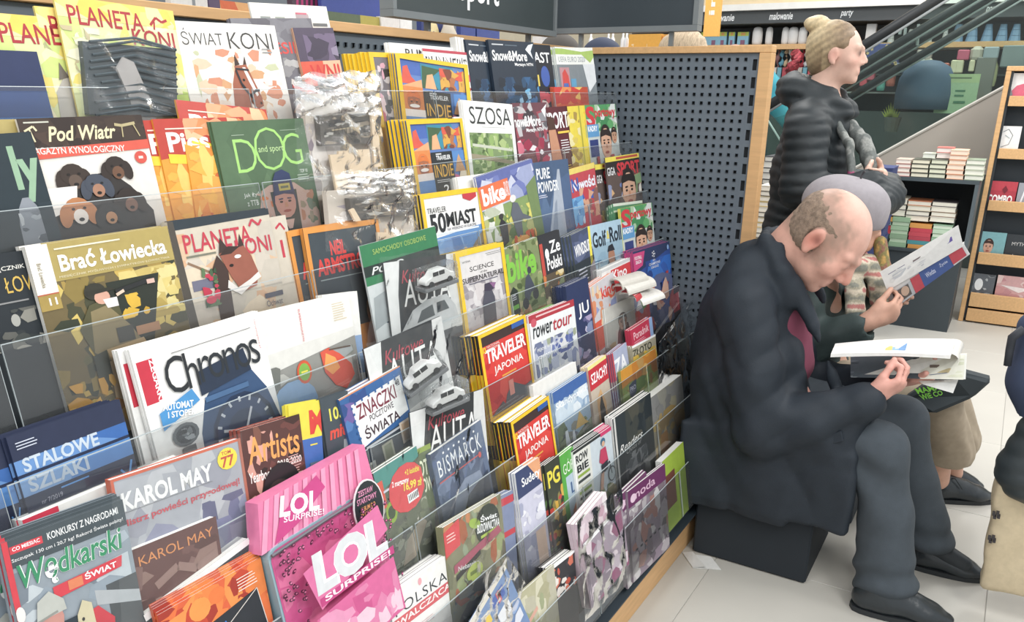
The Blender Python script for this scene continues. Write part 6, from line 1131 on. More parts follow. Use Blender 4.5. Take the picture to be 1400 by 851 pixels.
def sweater():
    S = SDF((2.42, .38, .55), (2.82, .78, 1.06), .008)
    S.chain([(2.62, .62, .96), (2.625, .59, .84), (2.63, .55, .68)], [.070, .104, .100], .04)
    S.cap((2.61, .66, .96), (2.605, .52, 1.08), .066, .07, .01, 'sub')
    S.field(lambda X, Y, Z: .002 * nz(X, Y, Z, 40))
    return S.build('sweater', plain('#7a3148', .9), man)
sweater()
GREYT = mat('grey_trouser_cloth', '#353e46', rough=0.9, noise=0.08, nscale=30, bump=0.1, bscale=400)
def trousers():
    S = SDF((2.36, -.06, .03), (2.96, .78, .66), .0075)
    S.cap((2.56, .56, .51), (2.70, .56, .51), .11, .11, .05)
    for (pts, rs) in ((((2.545, .50, .505), (2.525, .215, .490), (2.500, .165, .30), (2.475, .130, .085)), (.105, .084, .074, .088)), (((2.71, .50, .505), (2.775, .185, .500), (2.79, .120, .30), (2.79, .045, .11)), (.10, .080, .070, .078))):
        S.chain(pts, rs, .035)
    for a in ((2.475, .130), (2.79, .045)): S.cap((a[0], a[1], -.02), (a[0], a[1], .06), .074, .060, .004, 'sub')
    def f(X, Y, Z):
        low = np.exp(-((Z - .10) / .07) ** 2); kn = np.exp(-((Z - .40) ** 2 + (Y - .27) ** 2) / .012)
        return .0035 * nz(X, Y, Z, 18, .8) + .004 * (1 - 2 * np.abs(np.sin(11 * (Z * .6 + X) + 1.5 * np.sin(6 * Z)))) * np.clip((Z - .1) * 4, 0, 1) + .008 * low * np.sin(75 * Z + 3 * np.sin(12 * X + 10 * Y)) + .011 * kn * np.sin(50 * (Z - .6 * Y) + 2 * np.sin(10 * Z))
    S.field(f); S.D = np.maximum(S.D, (.048 - S.ax[2])[None, None, :])
    return S.build('trousers', GREYT, man)
trousers()
LEATHER = mat('black_shoe_leather', '#1e252a', rough=0.3, noise=0.1, nscale=30, bump=0.1, bscale=60)
shoe('shoe', (2.42, .205, 0), (2.475, -.075, 0), LEATHER, man, w=.046)
shoe('shoe', (2.785, .125, 0), (2.80, -.150, 0), LEATHER, man, w=.043)

# the open magazine in his hands: a folded-over bundle of pages and the half hanging behind it
def reading():
    r = empty('open_magazine', (2.6, .2, .78), 'open white magazine folded over in the bald man’s hands', 'magazine')
    b = MB()
    A = at_x(1136, 484, 2.48); B = at_x(1300, 486, 2.58); C = at_x(1306, 464, 2.70); D = at_x(1142, 470, 2.62)
    for i in range(5):
        dz = Vector((0, 0, -.0022 * i)); n = 8; pr = []
        for j in range(n + 1):
            t = j / n; sag = Vector((0, 0, .006 * math.sin(math.pi * t)))
            pr.append((A.lerp(B, t) + dz + sag, D.lerp(C, t) + dz + sag * 1.3))
        for j in range(n): b.poly([pr[j][0], pr[j + 1][0], pr[j + 1][1], pr[j][1]], '#eceae6' if i else '#f2f1ee')
        for j in range(n): b.poly([pr[j][0], pr[j + 1][0], pr[j + 1][0] - Vector((0, 0, .0020)), pr[j][0] - Vector((0, 0, .0020))], '#f4f3ef')
    P1 = A.lerp(B, .45); P2 = A.lerp(B, .62); Q1 = D.lerp(C, .45); Q2 = D.lerp(C, .62)
    for i, c in enumerate(('#e8c86a', '#8ab8d8', '#6a9ad0')):
        t0 = i / 3; t1 = (i + 1) / 3; up = Vector((0, 0, .0068))
        b.poly([P1.lerp(P2, t0).lerp(Q1.lerp(Q2, t0), .15) + up, P1.lerp(P2, t1).lerp(Q1.lerp(Q2, t1), .15) + up, P1.lerp(P2, t1).lerp(Q1.lerp(Q2, t1), .75) + up, P1.lerp(P2, t0).lerp(Q1.lerp(Q2, t0), .75) + up], c)
    o = b.build('folded_pages', PRINT); adopt(o, r)
    # rounded fold at the right and the back half hanging down
    b = MB(); n = 7; pr = []
    c0 = at_x(1300, 484, 2.60); c1 = at_x(1308, 464, 2.75)
    for j in range(n + 1):
        a = -.3 + 2.3 * j / n; off = Vector((0, -.022 * math.sin(a), .018 * math.cos(a) - .018))
        pr.append((c0 + off, c1 + off))
    for j in range(n): b.poly([pr[j][0], pr[j + 1][0], pr[j + 1][1], pr[j][1]], '#d8d6cf')
    q = [at_x(1163, 488, 2.66), at_x(1322, 484, 2.66), at_x(1320, 519, 2.62), at_x(1163, 516, 2.60)]
    pl = lambda X, Z, d: q[0].lerp(q[1], X).lerp(q[3].lerp(q[2], X), 1 - Z) + Vector((-d - .001, 0, 0))
    b.prism(q, (.004, 0, 0), '#e4e4dc')
    paint(b, [R(0, 0, .62, 1, '#55606a'), S_(.0, .1, .62, 1, ['#6a7480', '#3c464f', '#8a949a', '#a8a4a4', '#2c353c'], 34, .05, 3), R(.4, 0, .61, 1, '#323b43'), E(.52, .55, .045, .22, '#98a09c'), R(.62, 0, .985, 1, '#dcdccc'), S_(.62, .1, .98, .9, ['#d0d2b8', '#e4e4d6', '#c8ccb0'], 12, .08, 5), P([(.82, .2), (.92, .3), (.9, .5), (.80, .4)], '#c8584c'), P([(.7, .75), (.78, .5), (.88, .55), (.86, .72)], '#b8a878'), R(.7, .4, .78, .52, '#6a5a50'), L([(.7, .82), (.85, .72)], .02, '#4a5a7a')], 1, 1, pl, step=.0006)
    o = b.build('back_half', PRINT); adopt(o, r)
    b = MB(); t = [at_x(1255, 521, 2.64), at_x(1310, 520, 2.64), at_x(1303, 538, 2.60), at_x(1262, 526, 2.60)]
    b.prism(t, (.002, 0, 0), '#c8c8c4'); adopt(b.build('loose_page', PRINT), r)
reading()

# ---------------------------------------------------------------- the reader in the beret, beyond him
seat2 = bx('cube_seat', (2.95, .30, .002), (3.40, .72, .43), plain('#252f38', .8), bevel=.006)
tag(seat2, 'second dark cube seat beyond the bald man, under the reader in the beret', 'seat')
ber = empty('person', (3.1, .5, .43), 'seated person in a grey beret and plaid scarf holding up a white magazine', 'person')
BC = (3.0, .452, 1.085); BF = (.62, -.62, -.45); BU = (0, -.42, .9)
BR = (2.83, .335, .800)
def beret_person():
    S = SDF((2.70, -.25, .0), (3.65, .85, 1.28), .0065)
    W, M = head(S, BC, BF, BU, 1.0)
    S.cap(W(0, -.04, -.05), (3.03, .60, 1.0), .05, .055, .03)
    S.chain([(3.03, .60, .98), (3.04, .60, .78), (3.08, .55, .53)], [.10, .13, .14], .05)
    S.chain([(2.90, .58, .96), (2.86, .50, .68), BR], [.05, .042, .028], .02); S.chain([(3.18, .58, .96), (3.24, .44, .74), (3.02, .33, .86)], [.05, .042, .028], .02)
    S.chain([(3.0, .50, .50), (3.18, .10, .50), (3.32, .06, .10)], [.085, .06, .042], .03); S.chain([(3.15, .50, .50), (3.36, .10, .50), (3.42, .02, .10)], [.085, .06, .042], .03)
    hand(S, BR, (.30, -.74, .42), (.72, .5, .25), (-.2, -.2, 1), curl=(.75, .75, .8, .85), thumb=(.9, .5, .3))
    hand(S, (3.02, .33, .86), (-.3, -.9, .1), (-.6, 0, .2), (0, 0, 1), curl=(.7, .7, .7, .7))
    def col(v):
        b_ = np.tile(lc('#dba48a'), (len(v), 1)); m = np.exp(-((v - np.array(W(0, .09, -.068))) ** 2).sum(1) / .015 ** 2)[:, None] * .6
        return b_ * (1 - m) + lc('#b5655a') * m
    S.build('body', SKIN, ber, col)
    # beret: flattened felt disc pulled to the back with a stalk
    S = SDF((2.80, .24, .98), (3.22, .74, 1.30), .006)
    n_ = unit((0.02, -.12, 1.0)); M2 = np.array([[1, 0, 0], np.cross(n_, (1, 0, 0)), n_])
    S.ell((3.0, .487, 1.165), (.116, .126, .082), M2, .02); S.ell((3.0, .412, 1.115), (.092, .066, .088), M2, .05); S.ell((3.0, .56, 1.15), (.09, .06, .05), M2, .04)
    S.ell((3.0, .45, 1.05), (.080, .09, .06), None, .02, 'sub')
    S.field(lambda X, Y, Z: .003 * nz(X, Y, Z, 28, .4))
    FELT = mat('grey_felt', '#9a9499', rough=.95, noise=.05, nscale=60, bump=.2, bscale=500)
    bo = S.build('beret', FELT, ber)
    b = MB(); b.tube([Vector((2.98, .445, 1.238)), Vector((2.982, .442, 1.252)), Vector((2.975, .435, 1.264))], .0035, 6); st = b.build('beret_stalk', plain('#3a383c', .9)); st.parent = bo
    # hair below it
    S = SDF((2.85, .30, .95), (3.15, .66, 1.18), .006); S.ell((3.0, .50, 1.10), (.082, .085, .085), None, .02); S.ell((3.0, .40, 1.05), (.075, .09, .10), None, .02, 'sub'); S.field(lambda X, Y, Z: .003 * nz(X, Y, Z, 90)); S.build('hair', mat('dark_brown_hair', '#4a3f38', rough=.7, noise=.3, nscale=120), ber)
    # coat
    S = SDF((2.72, -.02, .36), (3.50, .88, 1.06), .009)
    S.chain([(3.03, .62, .96), (3.04, .63, .78), (3.08, .57, .53)], [.12, .155, .165], .06, sq=((1, 0, 0), (1.1,))); S.cap((2.91, .61, .95), (3.16, .61, .95), .08, .08, .05)
    S.chain([(2.88, .60, .93), (2.845, .52, .69), (2.825, .36, .775)], [.078, .072, .056], .04); S.chain([(3.18, .58, .95), (3.24, .44, .74), (3.06, .37, .85)], [.078, .068, .05], .04)
    S.cap((3.03, .60, 1.0), (3.0, .48, 1.08), .075, .08, .02, 'sub'); S.cap((3.0, .44, .98), (3.0, .40, .86), .04, .03, .02, 'sub')
    S.cap((2.82, .345, .79), (2.80, .27, .83), .036, .036, .004, 'sub')
    S.field(lambda X, Y, Z: .004 * nz(X, Y, Z, 22, .5) + .004 * np.sin(60 * (Z + Y * .6)))
    S.build('coat', mat('bottle_green_cloth', '#2a3b3a', rough=.7, noise=.12, nscale=30, bump=.1, bscale=300), ber)
    # plaid scarf round the neck and down the front
    S = SDF((2.82, .28, .72), (3.20, .74, 1.08), .006)
    S.chain([(2.94, .56, 1.02), (2.92, .48, .985), (2.95, .41, .95), (3.02, .39, .94), (3.09, .43, .96)], [.030, .032, .034, .034, .03], .02)
    S.chain([(2.945, .425, .95), (2.905, .40, .88), (2.885, .385, .81)], [.034, .034, .040], .02, sq=((1, 1, 0), (.5,))); S.chain([(3.0, .38, .96), (2.985, .345, .90), (2.98, .33, .84)], [.03, .028, .03], .02)
    S.field(lambda X, Y, Z: .002 * nz(X, Y, Z, 60) + .002 * np.sin(170 * X + 60 * Y))
    def col(v):
        s_ = np.sin(v[:, 2] * 130) + .5 * np.sin(v[:, 0] * 190 + v[:, 1] * 120); c = np.where((s_ > .9)[:, None], lc('#b8706a'), np.where((s_ > .1)[:, None], lc('#cbbfa8'), np.where((s_ > -.7)[:, None], lc('#a09a84'), lc('#7b7c70'))))
        return c
    S.build('scarf', mat('plaid_wool', attr=True, rough=.95, noise=.15, nscale=150), ber, col)
    # patterned collar hanging at the cheek side
    S = SDF((2.93, .26, .80), (3.10, .42, 1.06), .006); S.chain([(3.02, .36, 1.03), (3.02, .335, .93), (3.02, .325, .83)], [.022, .026, .030], .02, sq=((1, 0, 0), (1.2,)))
    def col(v):
        q = nz(v[:, 0], v[:, 1], v[:, 2], 130, 1); return np.where((q > .4)[:, None], lc('#b8904a'), np.where((q > -.3)[:, None], lc('#7d7440'), lc('#8a5a48')))
    S.build('shawl', mat('tapestry_wool', attr=True, rough=.95, noise=.2, nscale=150), ber, col)
    # wide beige trousers
    S = SDF((2.85, -.12, .16), (3.58, .70, .66), .009)
    S.chain([(3.0, .50, .50), (3.16, .12, .49), (3.285, .04, .235)], [.10, .085, .085], .03); S.chain([(3.15, .50, .50), (3.34, .12, .49), (3.41, .02, .24)], [.10, .085, .08], .03); S.cap((3.30, .03, .10), (3.30, .03, .24), .06, .06, .004, 'sub'); S.cap((3.41, .02, .10), (3.41, .02, .24), .055, .055, .004, 'sub')
    S.field(lambda X, Y, Z: .004 * np.sin(90 * X + 3 * np.sin(20 * Z)) * np.clip((.45 - Z) * 6, 0, 1) + .003 * nz(X, Y, Z, 25)); S.D = np.maximum(S.D, (.19 - S.ax[2])[None, None, :])
    S.build('trousers', mat('beige_corduroy', '#a8977f', rough=.9, noise=.08, nscale=40), ber)
    shoe('shoe', (3.32, .14, 0), (3.46, -.155, 0), LEATHER, ber, w=.046, lace=True); shoe('shoe', (3.44, .10, 0), (3.53, -.10, 0), LEATHER, ber, w=.044)
beret_person()
# dark cushion bag across the lap with green lettering
b = MB(); bq = [at_x(1235, 545, 2.98), at_x(1300, 506, 3.0), at_x(1357, 521, 3.12), at_x(1330, 545, 3.06), at_x(1275, 568, 2.98)]
b.prism(bq, (.10, 0, -.01)); lap = b.build('shoulder_bag', plain('#232c31', .85), bevel=.012); tag(lap, 'dark pointed fabric bag with green lettering on the lap of the reader in the beret', 'bag')
b = MB(); gq = [at_x(1250, 531, 2.965), at_x(1284, 526, 2.972), at_x(1290, 540, 2.972), at_x(1262, 548, 2.965)]
paint(b, [T('MAMA', 0, 0, 1, .45, '#7fd83c', b=.03), T('WIE CO', .0, .52, 1, .45, '#7fd83c', b=.03)], 1, 1, lambda X, Z, d: gq[0].lerp(gq[1], X).lerp(gq[3].lerp(gq[2], X), 1 - Z) + Vector((-.004 - d, 0, 0)))
gl = b.build('bag_lettering', PRINT); gl.parent = lap
# the magazine held up
def held():
    r = empty('open_magazine', (2.95, .25, .9), 'open magazine with blue and red back page held up by the reader in the beret', 'magazine')
    b = MB(); q = [at_x(1203, 372, 2.93), at_x(1308, 312, 2.97), at_x(1318, 345, 2.97), at_x(1222, 423, 2.90)]
    fr = [at_x(1203, 372, 2.86), at_x(1310, 308, 2.90), at_x(1317, 337, 2.93), at_x(1213, 398, 2.88)]
    b.prism(fr, (.003, 0, 0), '#f0f0ec')
    paint(b, [P([(.62, .35), (.9, .3), (.9, .5), (.62, .55)], '#6a5ab0'), R(.08, .3, .3, .34, '#99a'), R(.12, .45, .3, .7, '#c8ccd0'), R(.4, .35, .5, .6, '#7a6a6a'), S_(.08, .3, .55, .85, ['#e4e4e0', '#d6d8da', '#cfd0d4'], 16, .05, 4)], 1, 1, lambda X, Z, d: fr[0].lerp(fr[1], X).lerp(fr[3].lerp(fr[2], X), 1 - Z) + Vector((-d - .0005, 0, 0)), step=.0004)
    adopt(b.build('front_leaf', PRINT), r)
    b = MB(); m = [at_x(1212, 397, 2.89), at_x(1317, 333, 2.935), at_x(1326, 348, 2.95), at_x(1222, 423, 2.91)]
    b.prism(m, (.006, 0, 0), '#dcdcda')
    paint(b, [R(.0, .25, .3, 1, '#b8bcc0'), R(.05, .3, .26, .9, '#5a5450'), E(.2, .55, .05, .25, '#c8a890'), R(.3, .15, .42, 1, '#c84450'), R(.42, .1, .8, 1, '#3f5898'), T('Wiedza', .48, .35, .12, .3, '#c8d0e8', b=.02), T('Życie', .66, .3, .1, .3, '#c8d0e8', b=.02), R(.8, .05, .97, .9, '#c84450')], 1, 1, lambda X, Z, d: m[0].lerp(m[1], X).lerp(m[3].lerp(m[2], X), 1 - Z) + Vector((-d - .0005, 0, 0)), step=.0004)
    adopt(b.build('back_page', PRINT), r)
    b = MB()
    for i in range(6):
        t = i / 6; b.prism([fr[3].lerp(m[0], t) + Vector((.004, 0, 0)), fr[2].lerp(m[1], t) + Vector((.004, 0, 0)), fr[2].lerp(m[1], t + .15) + Vector((.004, 0, 0)), fr[3].lerp(m[0], t + .15) + Vector((.004, 0, 0))], (.04, 0, 0), '#e8e8e4')
    adopt(b.build('inner_pages', PRINT), r)
held()

# ---------------------------------------------------------------- the standing woman
wom = empty('person', (3.4, .72, 0), 'standing woman with blonde bun and dark quilted jacket, arms crossed, looking right', 'person')
FC = (3.42, .652, 1.645); FF = (.10, -.99, -.02); FU = (.0, .02, 1)
def woman():
    S = SDF((3.10, .30, .0), (3.75, 1.02, 1.80), .0062)
    W, M = head(S, FC, FF, FU, .90, nose=.99, jaw=.90, cheek=.80)
    S.cap(W(0, -.03, -.06), (3.42, .70, 1.45), .048, .055, .03)
    S.chain([(3.42, .70, 1.42), (3.42, .70, 1.22), (3.42, .70, 1.02), (3.42, .70, .90)], [.10, .12, .11, .14], .05)
    for x in (3.34, 3.50): S.chain([(x, .70, .86), (x, .68, .48), (x, .71, .09)], [.08, .055, .04], .03); S.cap((x, .71, .05), (x, .56, .04), .035, .03, .02)
    S.chain([(3.26, .69, 1.38), (3.21, .66, 1.12), (3.24, .47, 1.20)], [.045, .04, .028], .02); S.chain([(3.58, .69, 1.38), (3.62, .62, 1.12), (3.38, .44, 1.22)], [.045, .04, .028], .02)
    hand(S, (3.24, .47, 1.20), (.75, -.55, .15), (.3, .6, -.2), (0, .2, 1), curl=(.6, .6, .6, .6), sc=.9); hand(S, (3.36, .44, 1.20), (-.85, -.25, .12), (.3, .8, 0), (0, 0, 1), curl=(.5, .5, .5, .5), sc=.9)
    C = np.array(FC)
    def col(v):
        P_ = (v - C) @ M.T / .90; a, b, c = np.abs(P_[:, 0]), P_[:, 1], P_[:, 2]; base = np.tile(lc('#e4b6a0'), (len(v), 1))
        def mx(m, c_): base[:] = base * (1 - m[:, None]) + c_ * m[:, None]
        g = lambda da, db, dc, r_: np.exp(-((a - da) ** 2 + (b - db) ** 2 + (c - dc) ** 2) / r_ ** 2)
        mx(.5 * g(.045, .07, -.03, .03), lc('#e09886')); mx(.8 * g(.0, .093, -.067, .015), lc('#b85a58')); mx(.95 * g(.036, .088, .003, .012), lc('#3c3032')); mx(.75 * g(.030, .090, .027, .011) + .5 * g(.048, .078, .027, .010), lc('#8a6c54')); mx(.6 * g(.082, -.01, -.01, .03), lc('#d98a78'))
        return base
    S.build('body', SKIN, wom, col)
    # hair swept up in a bun
    H_ = SDF(C - .21, C + (.21, .24, .24), .006)
    e = lambda a, b, c, R_, k=.02, op='add': H_.ell(C + .90 * (a * M[0] + b * M[1] + c * M[2]), np.array(R_) * .90, M, k, op)
    e(0, -.028, .034, (.085, .104, .096)); e(0, -.052, -.03, (.064, .066, .07), .03); e(0, -.092, .108, (.050, .046, .040), .006); e(.01, -.12, .112, (.034, .030, .028), .006)
    H_.cap(C + .90 * (-.07 * M[0] + .03 * M[1] + .05 * M[2]), C + .90 * (-.06 * M[0] - .10 * M[1] - .08 * M[2]), .012, .008, .02)
    e(0, .085, -.035, (.082, .085, .115), .012, 'sub'); e(-.085, .005, -.02, (.028, .030, .04), .008, 'sub'); e(.085, .005, -.02, (.028, .030, .04), .008, 'sub')
    H_.field(lambda X, Y, Z:   .0007 * np.sin(260 * (Z * .8 + (Y - FC[1]) * .45) + 2 * np.sin(30 * X)) + .0015 * nz(X, Y, Z, 120))
    def hc(v):
        q = np.clip((v[:, 1] - (FC[1] - .02)) / .12 + .7 * (v[:, 2] - FC[2] - .05) / .12 * (v[:, 1] > FC[1] + .04), 0, 1)[:, None]; s_ = (.5 + .5 * np.sin(300 * (v[:, 2] * .8 + v[:, 1] * .5)))[:, None]
        return (lc('#8a6f50') * (1 - q) + lc('#d9bf8e') * q) * (.8 + .25 * s_)
    H_.build('hair', mat('blonde_hair', attr=True, rough=.55, noise=.18, nscale=90), wom, hc)
    # quilted jacket
    S = SDF((3.04, .30, .66), (3.80, 1.06, 1.60), .0085)
    S.chain([(3.42, .695, 1.40), (3.42, .695, 1.22), (3.42, .70, 1.0), (3.42, .71, .76)], [.115, .135, .135, .165], .06, sq=((1, 0, 0), (1.15,))); S.cap((3.29, .70, 1.41), (3.55, .70, 1.41), .080, .080, .05)
    S.chain([(3.23, .69, 1.37), (3.19, .67, 1.17), (3.19, .55, 1.15), (3.25, .45, 1.20)], [.082, .076, .066, .050], .035)
    S.chain([(3.60, .71, 1.35), (3.63, .64, 1.13), (3.50, .44, 1.15), (3.32, .40, 1.16)], [.085, .075, .070, .060], .035); S.cap((3.30, .40, 1.15), (3.22, .42, 1.14), .060, .056, .03)
    # hood and collar
    S.chain([(3.34, .73, 1.505), (3.37, .78, 1.515), (3.42, .80, 1.52), (3.47, .78, 1.515), (3.50, .73, 1.505)], [.042, .052, .056, .052, .042], .03)
    S.chain([(3.34, .73, 1.505), (3.35, .65, 1.485), (3.38, .585, 1.44)], [.042, .036, .028], .02); S.chain([(3.50, .73, 1.505), (3.49, .65, 1.485), (3.46, .585, 1.44)], [.042, .036, .028], .02)
    S.cap((3.42, .67, 1.45), (3.42, .62, 1.60), .060, .082, .015, 'sub')
    def f(X, Y, Z):
        arm = np.clip((3.30 - X) * 12, 0, 1) * (Z > 1.05)
        ph = Z * (1 - .0 * arm) + .35 * arm * (Y - .7) + .02 * np.sin(14 * Y)
        return -.0075 * np.abs(np.sin(math.pi * ph / .042)) + .0035 + .002 * nz(X, Y, Z, 40)
    S.field(f)
    S.build('jacket', mat('black_quilted_nylon', '#182024', rough=.62, noise=.08, nscale=20), wom)
    # grey and pink scarf
    S = SDF((3.14, .42, 1.14), (3.60, .82, 1.52), .007)
    S.chain([(3.36, .62, 1.41), (3.30, .545, 1.32), (3.27, .52, 1.22)], [.024, .027, .030], .02, sq=((0, 1, 0), (.5,))); S.chain([(3.46, .60, 1.41), (3.42, .52, 1.33), (3.38, .47, 1.25)], [.024, .028, .032], .02)
    S.field(lambda X, Y, Z: .002 * np.sin(200 * Y + 60 * X))
    def sc(v):
        q = nz(v[:, 0], v[:, 1], v[:, 2], 60, .3); pk = (v[:, 2] < 1.235)
        return np.where((pk & (q > -.3))[:, None], lc('#b8487a'), np.where((q > .2)[:, None], lc('#8f918c'), lc('#666b68')))
    S.build('scarf', mat('woven_scarf', attr=True, rough=.95, noise=.2, nscale=120), wom, sc)
    b = MB(); c0 = Vector((3.262, .455, 1.203)); pts = [c0 + Vector((.0, .034 * math.cos(t), .034 * math.sin(t))) for t in [i * math.pi / 6 for i in range(13)]]; b.tube(pts, .005, 6); adopt(b.build('bracelet', plain('#8a7340', .3)), wom)
    S = SDF((3.18, .50, .06), (3.68, .90, 1.0), .012)
    for x in (3.34, 3.50): S.chain([(x, .71, .86), (x, .69, .48), (x, .71, .12)], [.10, .072, .055], .03)
    S.build('trousers', plain('#262c33', .9), wom)
    for x in (3.34, 3.50): shoe('shoe', (x, .79, 0), (x - .01, .54, 0), LEATHER, wom, w=.04)
woman()

# ---------------------------------------------------------------- shopper cut by the right edge, with a canvas tote
lad = empty('person', (2.75, -.42, 0), 'shopper in a navy coat cut off by the right edge of the picture', 'person')
def shopper():
    S = SDF((2.45, -.85, .0), (3.10, -.10, 1.75), .011)
    c = (2.78, -.50); S.ell((c[0], c[1], 1.60), (.075, .095, .115), None, .02); S.cap((c[0], c[1], 1.52), (c[0], c[1], 1.40), .05, .06, .03); S.chain([(c[0], c[1], 1.36), (c[0], c[1], 1.1), (c[0], c[1], .88)], [.12, .13, .14], .05)
    for q in (-1, 1):
        S.chain([(c[0] + q * .17, c[1], 1.33), (c[0] + q * .21, c[1] + .02, 1.05), (c[0] + q * .19, c[1] + .16, .80)], [.05, .045, .03], .02)
        S.chain([(c[0] + q * .09, c[1], .85), (c[0] + q * .09, c[1], .48), (c[0] + q * .09, c[1], .09)], [.085, .06, .042], .03); S.cap((c[0] + q * .09, c[1], .05), (c[0] + q * .09, c[1] + .14, .04), .035, .03, .02)
    hand(S, (2.97, -.34, .80), (0, .3, -1), (-1, 0, 0), (0, 1, 0)); hand(S, (2.59, -.34, .80), (0, .3, -1), (1, 0, 0), (0, 1, 0))
    S.build('body', SKIN, lad, lambda v: np.tile(lc('#dba78e'), (len(v), 1)))
    S = SDF((2.45, -.90, .30), (3.12, -.10, 1.48), .011)
    S.chain([(2.78, -.50, 1.34), (2.78, -.50, 1.1), (2.78, -.49, .78)], [.15, .17, .20], .06)
    for q in (-1, 1): S.chain([(2.78 + q * .17, -.50, 1.33), (2.78 + q * .215, -.48, 1.05), (2.78 + q * .20, -.36, .82)], [.075, .07, .06], .03)
    S.field(lambda X, Y, Z: .003 * nz(X, Y, Z, 20)); S.D = np.maximum(S.D, (.62 - S.ax[2])[None, None, :]); S.cap((2.78, -.50, 1.36), (2.78, -.50, 1.6), .07, .09, .01, 'sub')
    S.build('coat', plain('#2e3c58', .85), lad)
    S = SDF((2.5, -.8, .05), (3.05, -.2, .95), .011)
    for q in (-1, 1): S.chain([(2.78 + q * .09, -.50, .86), (2.78 + q * .09, -.50, .48), (2.78 + q * .09, -.50, .12)], [.10, .075, .06], .03)
    S.build('trousers', plain('#30353c', .9), lad)
    for q in (-1, 1): shoe('shoe', (2.78 + q * .09, -.60, 0), (2.78 + q * .09, -.33, 0), LEATHER, lad, w=.043)
    S = SDF((2.66, -.72, 1.44), (2.90, -.36, 1.76), .009); S.ell((2.78, -.53, 1.62), (.088, .09, .11), None, .02); S.ell((2.78, -.42, 1.57), (.08, .08, .11), None, .02, 'sub'); S.build('hair', plain('#4a3c34', .8), lad)
shopper()
# ================================================================ SIGNS OVER THE RACK
sg = empty('hanging_sign', (2.2, 1.44, 1.69), 'wide black section sign above the back of the rack with white lettering', 'sign')
def ad(o, p): return adopt(o, p)
ad(bx('sign_panel', (1.785, 1.425, 1.690), (2.625, 1.455, 2.05), plain('#2f3a3c', .5)), sg)
for a, c in (((1.77, 1.418, 1.672), (2.64, 1.462, 1.6895)), ((1.77, 1.418, 1.690), (1.7845, 1.462, 2.06)), ((2.6255, 1.418, 1.690), (2.64, 1.462, 2.06)), ((1.77, 1.418, 2.0605), (2.64, 1.462, 2.075))):
    ad(bx('sign_frame', a, c, plain('#6f7678', .5)), sg)
b = MB(); p0 = at_y(626, 4, 1.4245); p1 = at_y(682, 4, 1.4245); wv = p1.x - p0.x
v, f = glyphs('Sport', .03); b.mesh([Vector((p0.x + q[0] * wv, 1.4235, p0.z - .015 + q[1] * .10)) for q in v], f, '#ffffff'); ad(b.build('lettering', plain('#f5f5f5', .5)), sg)
sg2 = empty('hanging_sign', (2.84, 1.27, 1.70), 'second black section sign, blank side, above the perforated end panel', 'sign')
ad(bx('sign_panel', (2.83, 1.010, 1.713), (2.86, 1.545, 2.05), plain('#28333a', .5)), sg2)
for a, c in (((2.822, .992, 1.694), (2.868, 1.560, 1.7125)), ((2.822, .992, 1.713), (2.868, 1.0095, 2.06)), ((2.822, 1.5455, 1.713), (2.868, 1.560, 2.06))):
    ad(bx('sign_frame', a, c, plain('#6f7678', .5)), sg2)
for q, s_ in ((1.95, sg), (2.50, sg)): ad(bx('sign_post', (q, 1.445, 1.648), (q + .014, 1.459, 1.6715), plain('#6f7678', .5)), s_)
for q in (1.08, 1.42): ad(bx('sign_post', (2.835, q, 1.648), (2.849, q + .014, 1.6935), plain('#6f7678', .5)), sg2)

# ================================================================ NEXT AISLE, SEEN OVER THE RACK
gon = empty('shelf_unit', (2.6, 2.9, 0), 'beech and grey shelf unit in the next aisle behind the rack', 'shelf')
ad(bx('top_shelf', (.6, 2.62, 1.50), (5.2, 3.3, 1.53), BEECHX), gon); ad(bx('body', (.6, 2.66, 0), (5.2, 3.26, 1.4995), STEEL), gon); ad(bx('header_panel', (.6, 3.262, 0), (5.2, 3.29, 2.3), STEEL), gon)
def over(px0, py0, px1, py1, Y, col, label, cat, name=None, art=None, dep=.03):
    a = at_y(px0, py0, Y); c = at_y(px1, py0, Y); zt = max(at_y(px0, py0, Y).z, at_y(px1, py1, Y).z) + 0; zb = 1.531
    r = empty(name or cat.replace(' ', '_'), Vector((a.x, Y, zb)), label, cat)
    b = MB(); b.box(a.x, Y, zb, c.x, Y + dep, zt, col)
    if art: paint(b, art, c.x - a.x, zt - zb, lambda X, Z, d: Vector((a.x + X, Y - d, zb + Z)), step=.0004)
    ad(b.build('box_body', PRINT), r); return r
Yb = 2.75
over(232, -12, 262, 0, Yb, '#e8e6e0', 'pale book spines far behind the left end of the rack', 'book')
over(262, -4, 283, 16, Yb, '#e6e2dc', 'white book above the rack rail, left of the purple one', 'book', art=[R(0, 0, .2, 1, '#8a8f92'), R(.45, .1, .7, .9, '#c8b0a0')])
over(285, -2, 300, 20, Yb, '#5a4a68', 'purple book above the rack rail', 'book')
over(300, 0, 340, 22, Yb, '#e8a868', 'orange and coral book with a diagonal stripe above the rack rail', 'book', art=[P([(0, 0), (.5, 0), (1, .5), (.6, 1), (.2, .6)], '#e2673c'), P([(.1, .5), (.5, .9), (.2, 1)], '#c87aa8')])
over(398, -20, 436, 5, Yb, '#4a3a48', 'book with magenta diagonal stripes beside the blue board', 'book', art=[P([(i / 6, 0), ((i + .5) / 6, 0), ((i - .5) / 6, 1), ((i - 1) / 6, 1)], '#c83a78') for i in range(1, 7)])
over(438, -22, 532, 10, 2.70, '#35479a', 'plain royal blue board left of the section sign', 'board', dep=.02)
over(447, 15, 520, 30, 2.66, '#b8a84a', 'yellow green box with embossed lettering under the blue board', 'box', art=[R(0, 0, .6, .2, '#5a6a50'), R(.1, .38, .8, .6, '#9a8f48'), S_(.7, 0, 1, .6, ['#a8c040', '#c8c86a'], 8, .1, 2)])
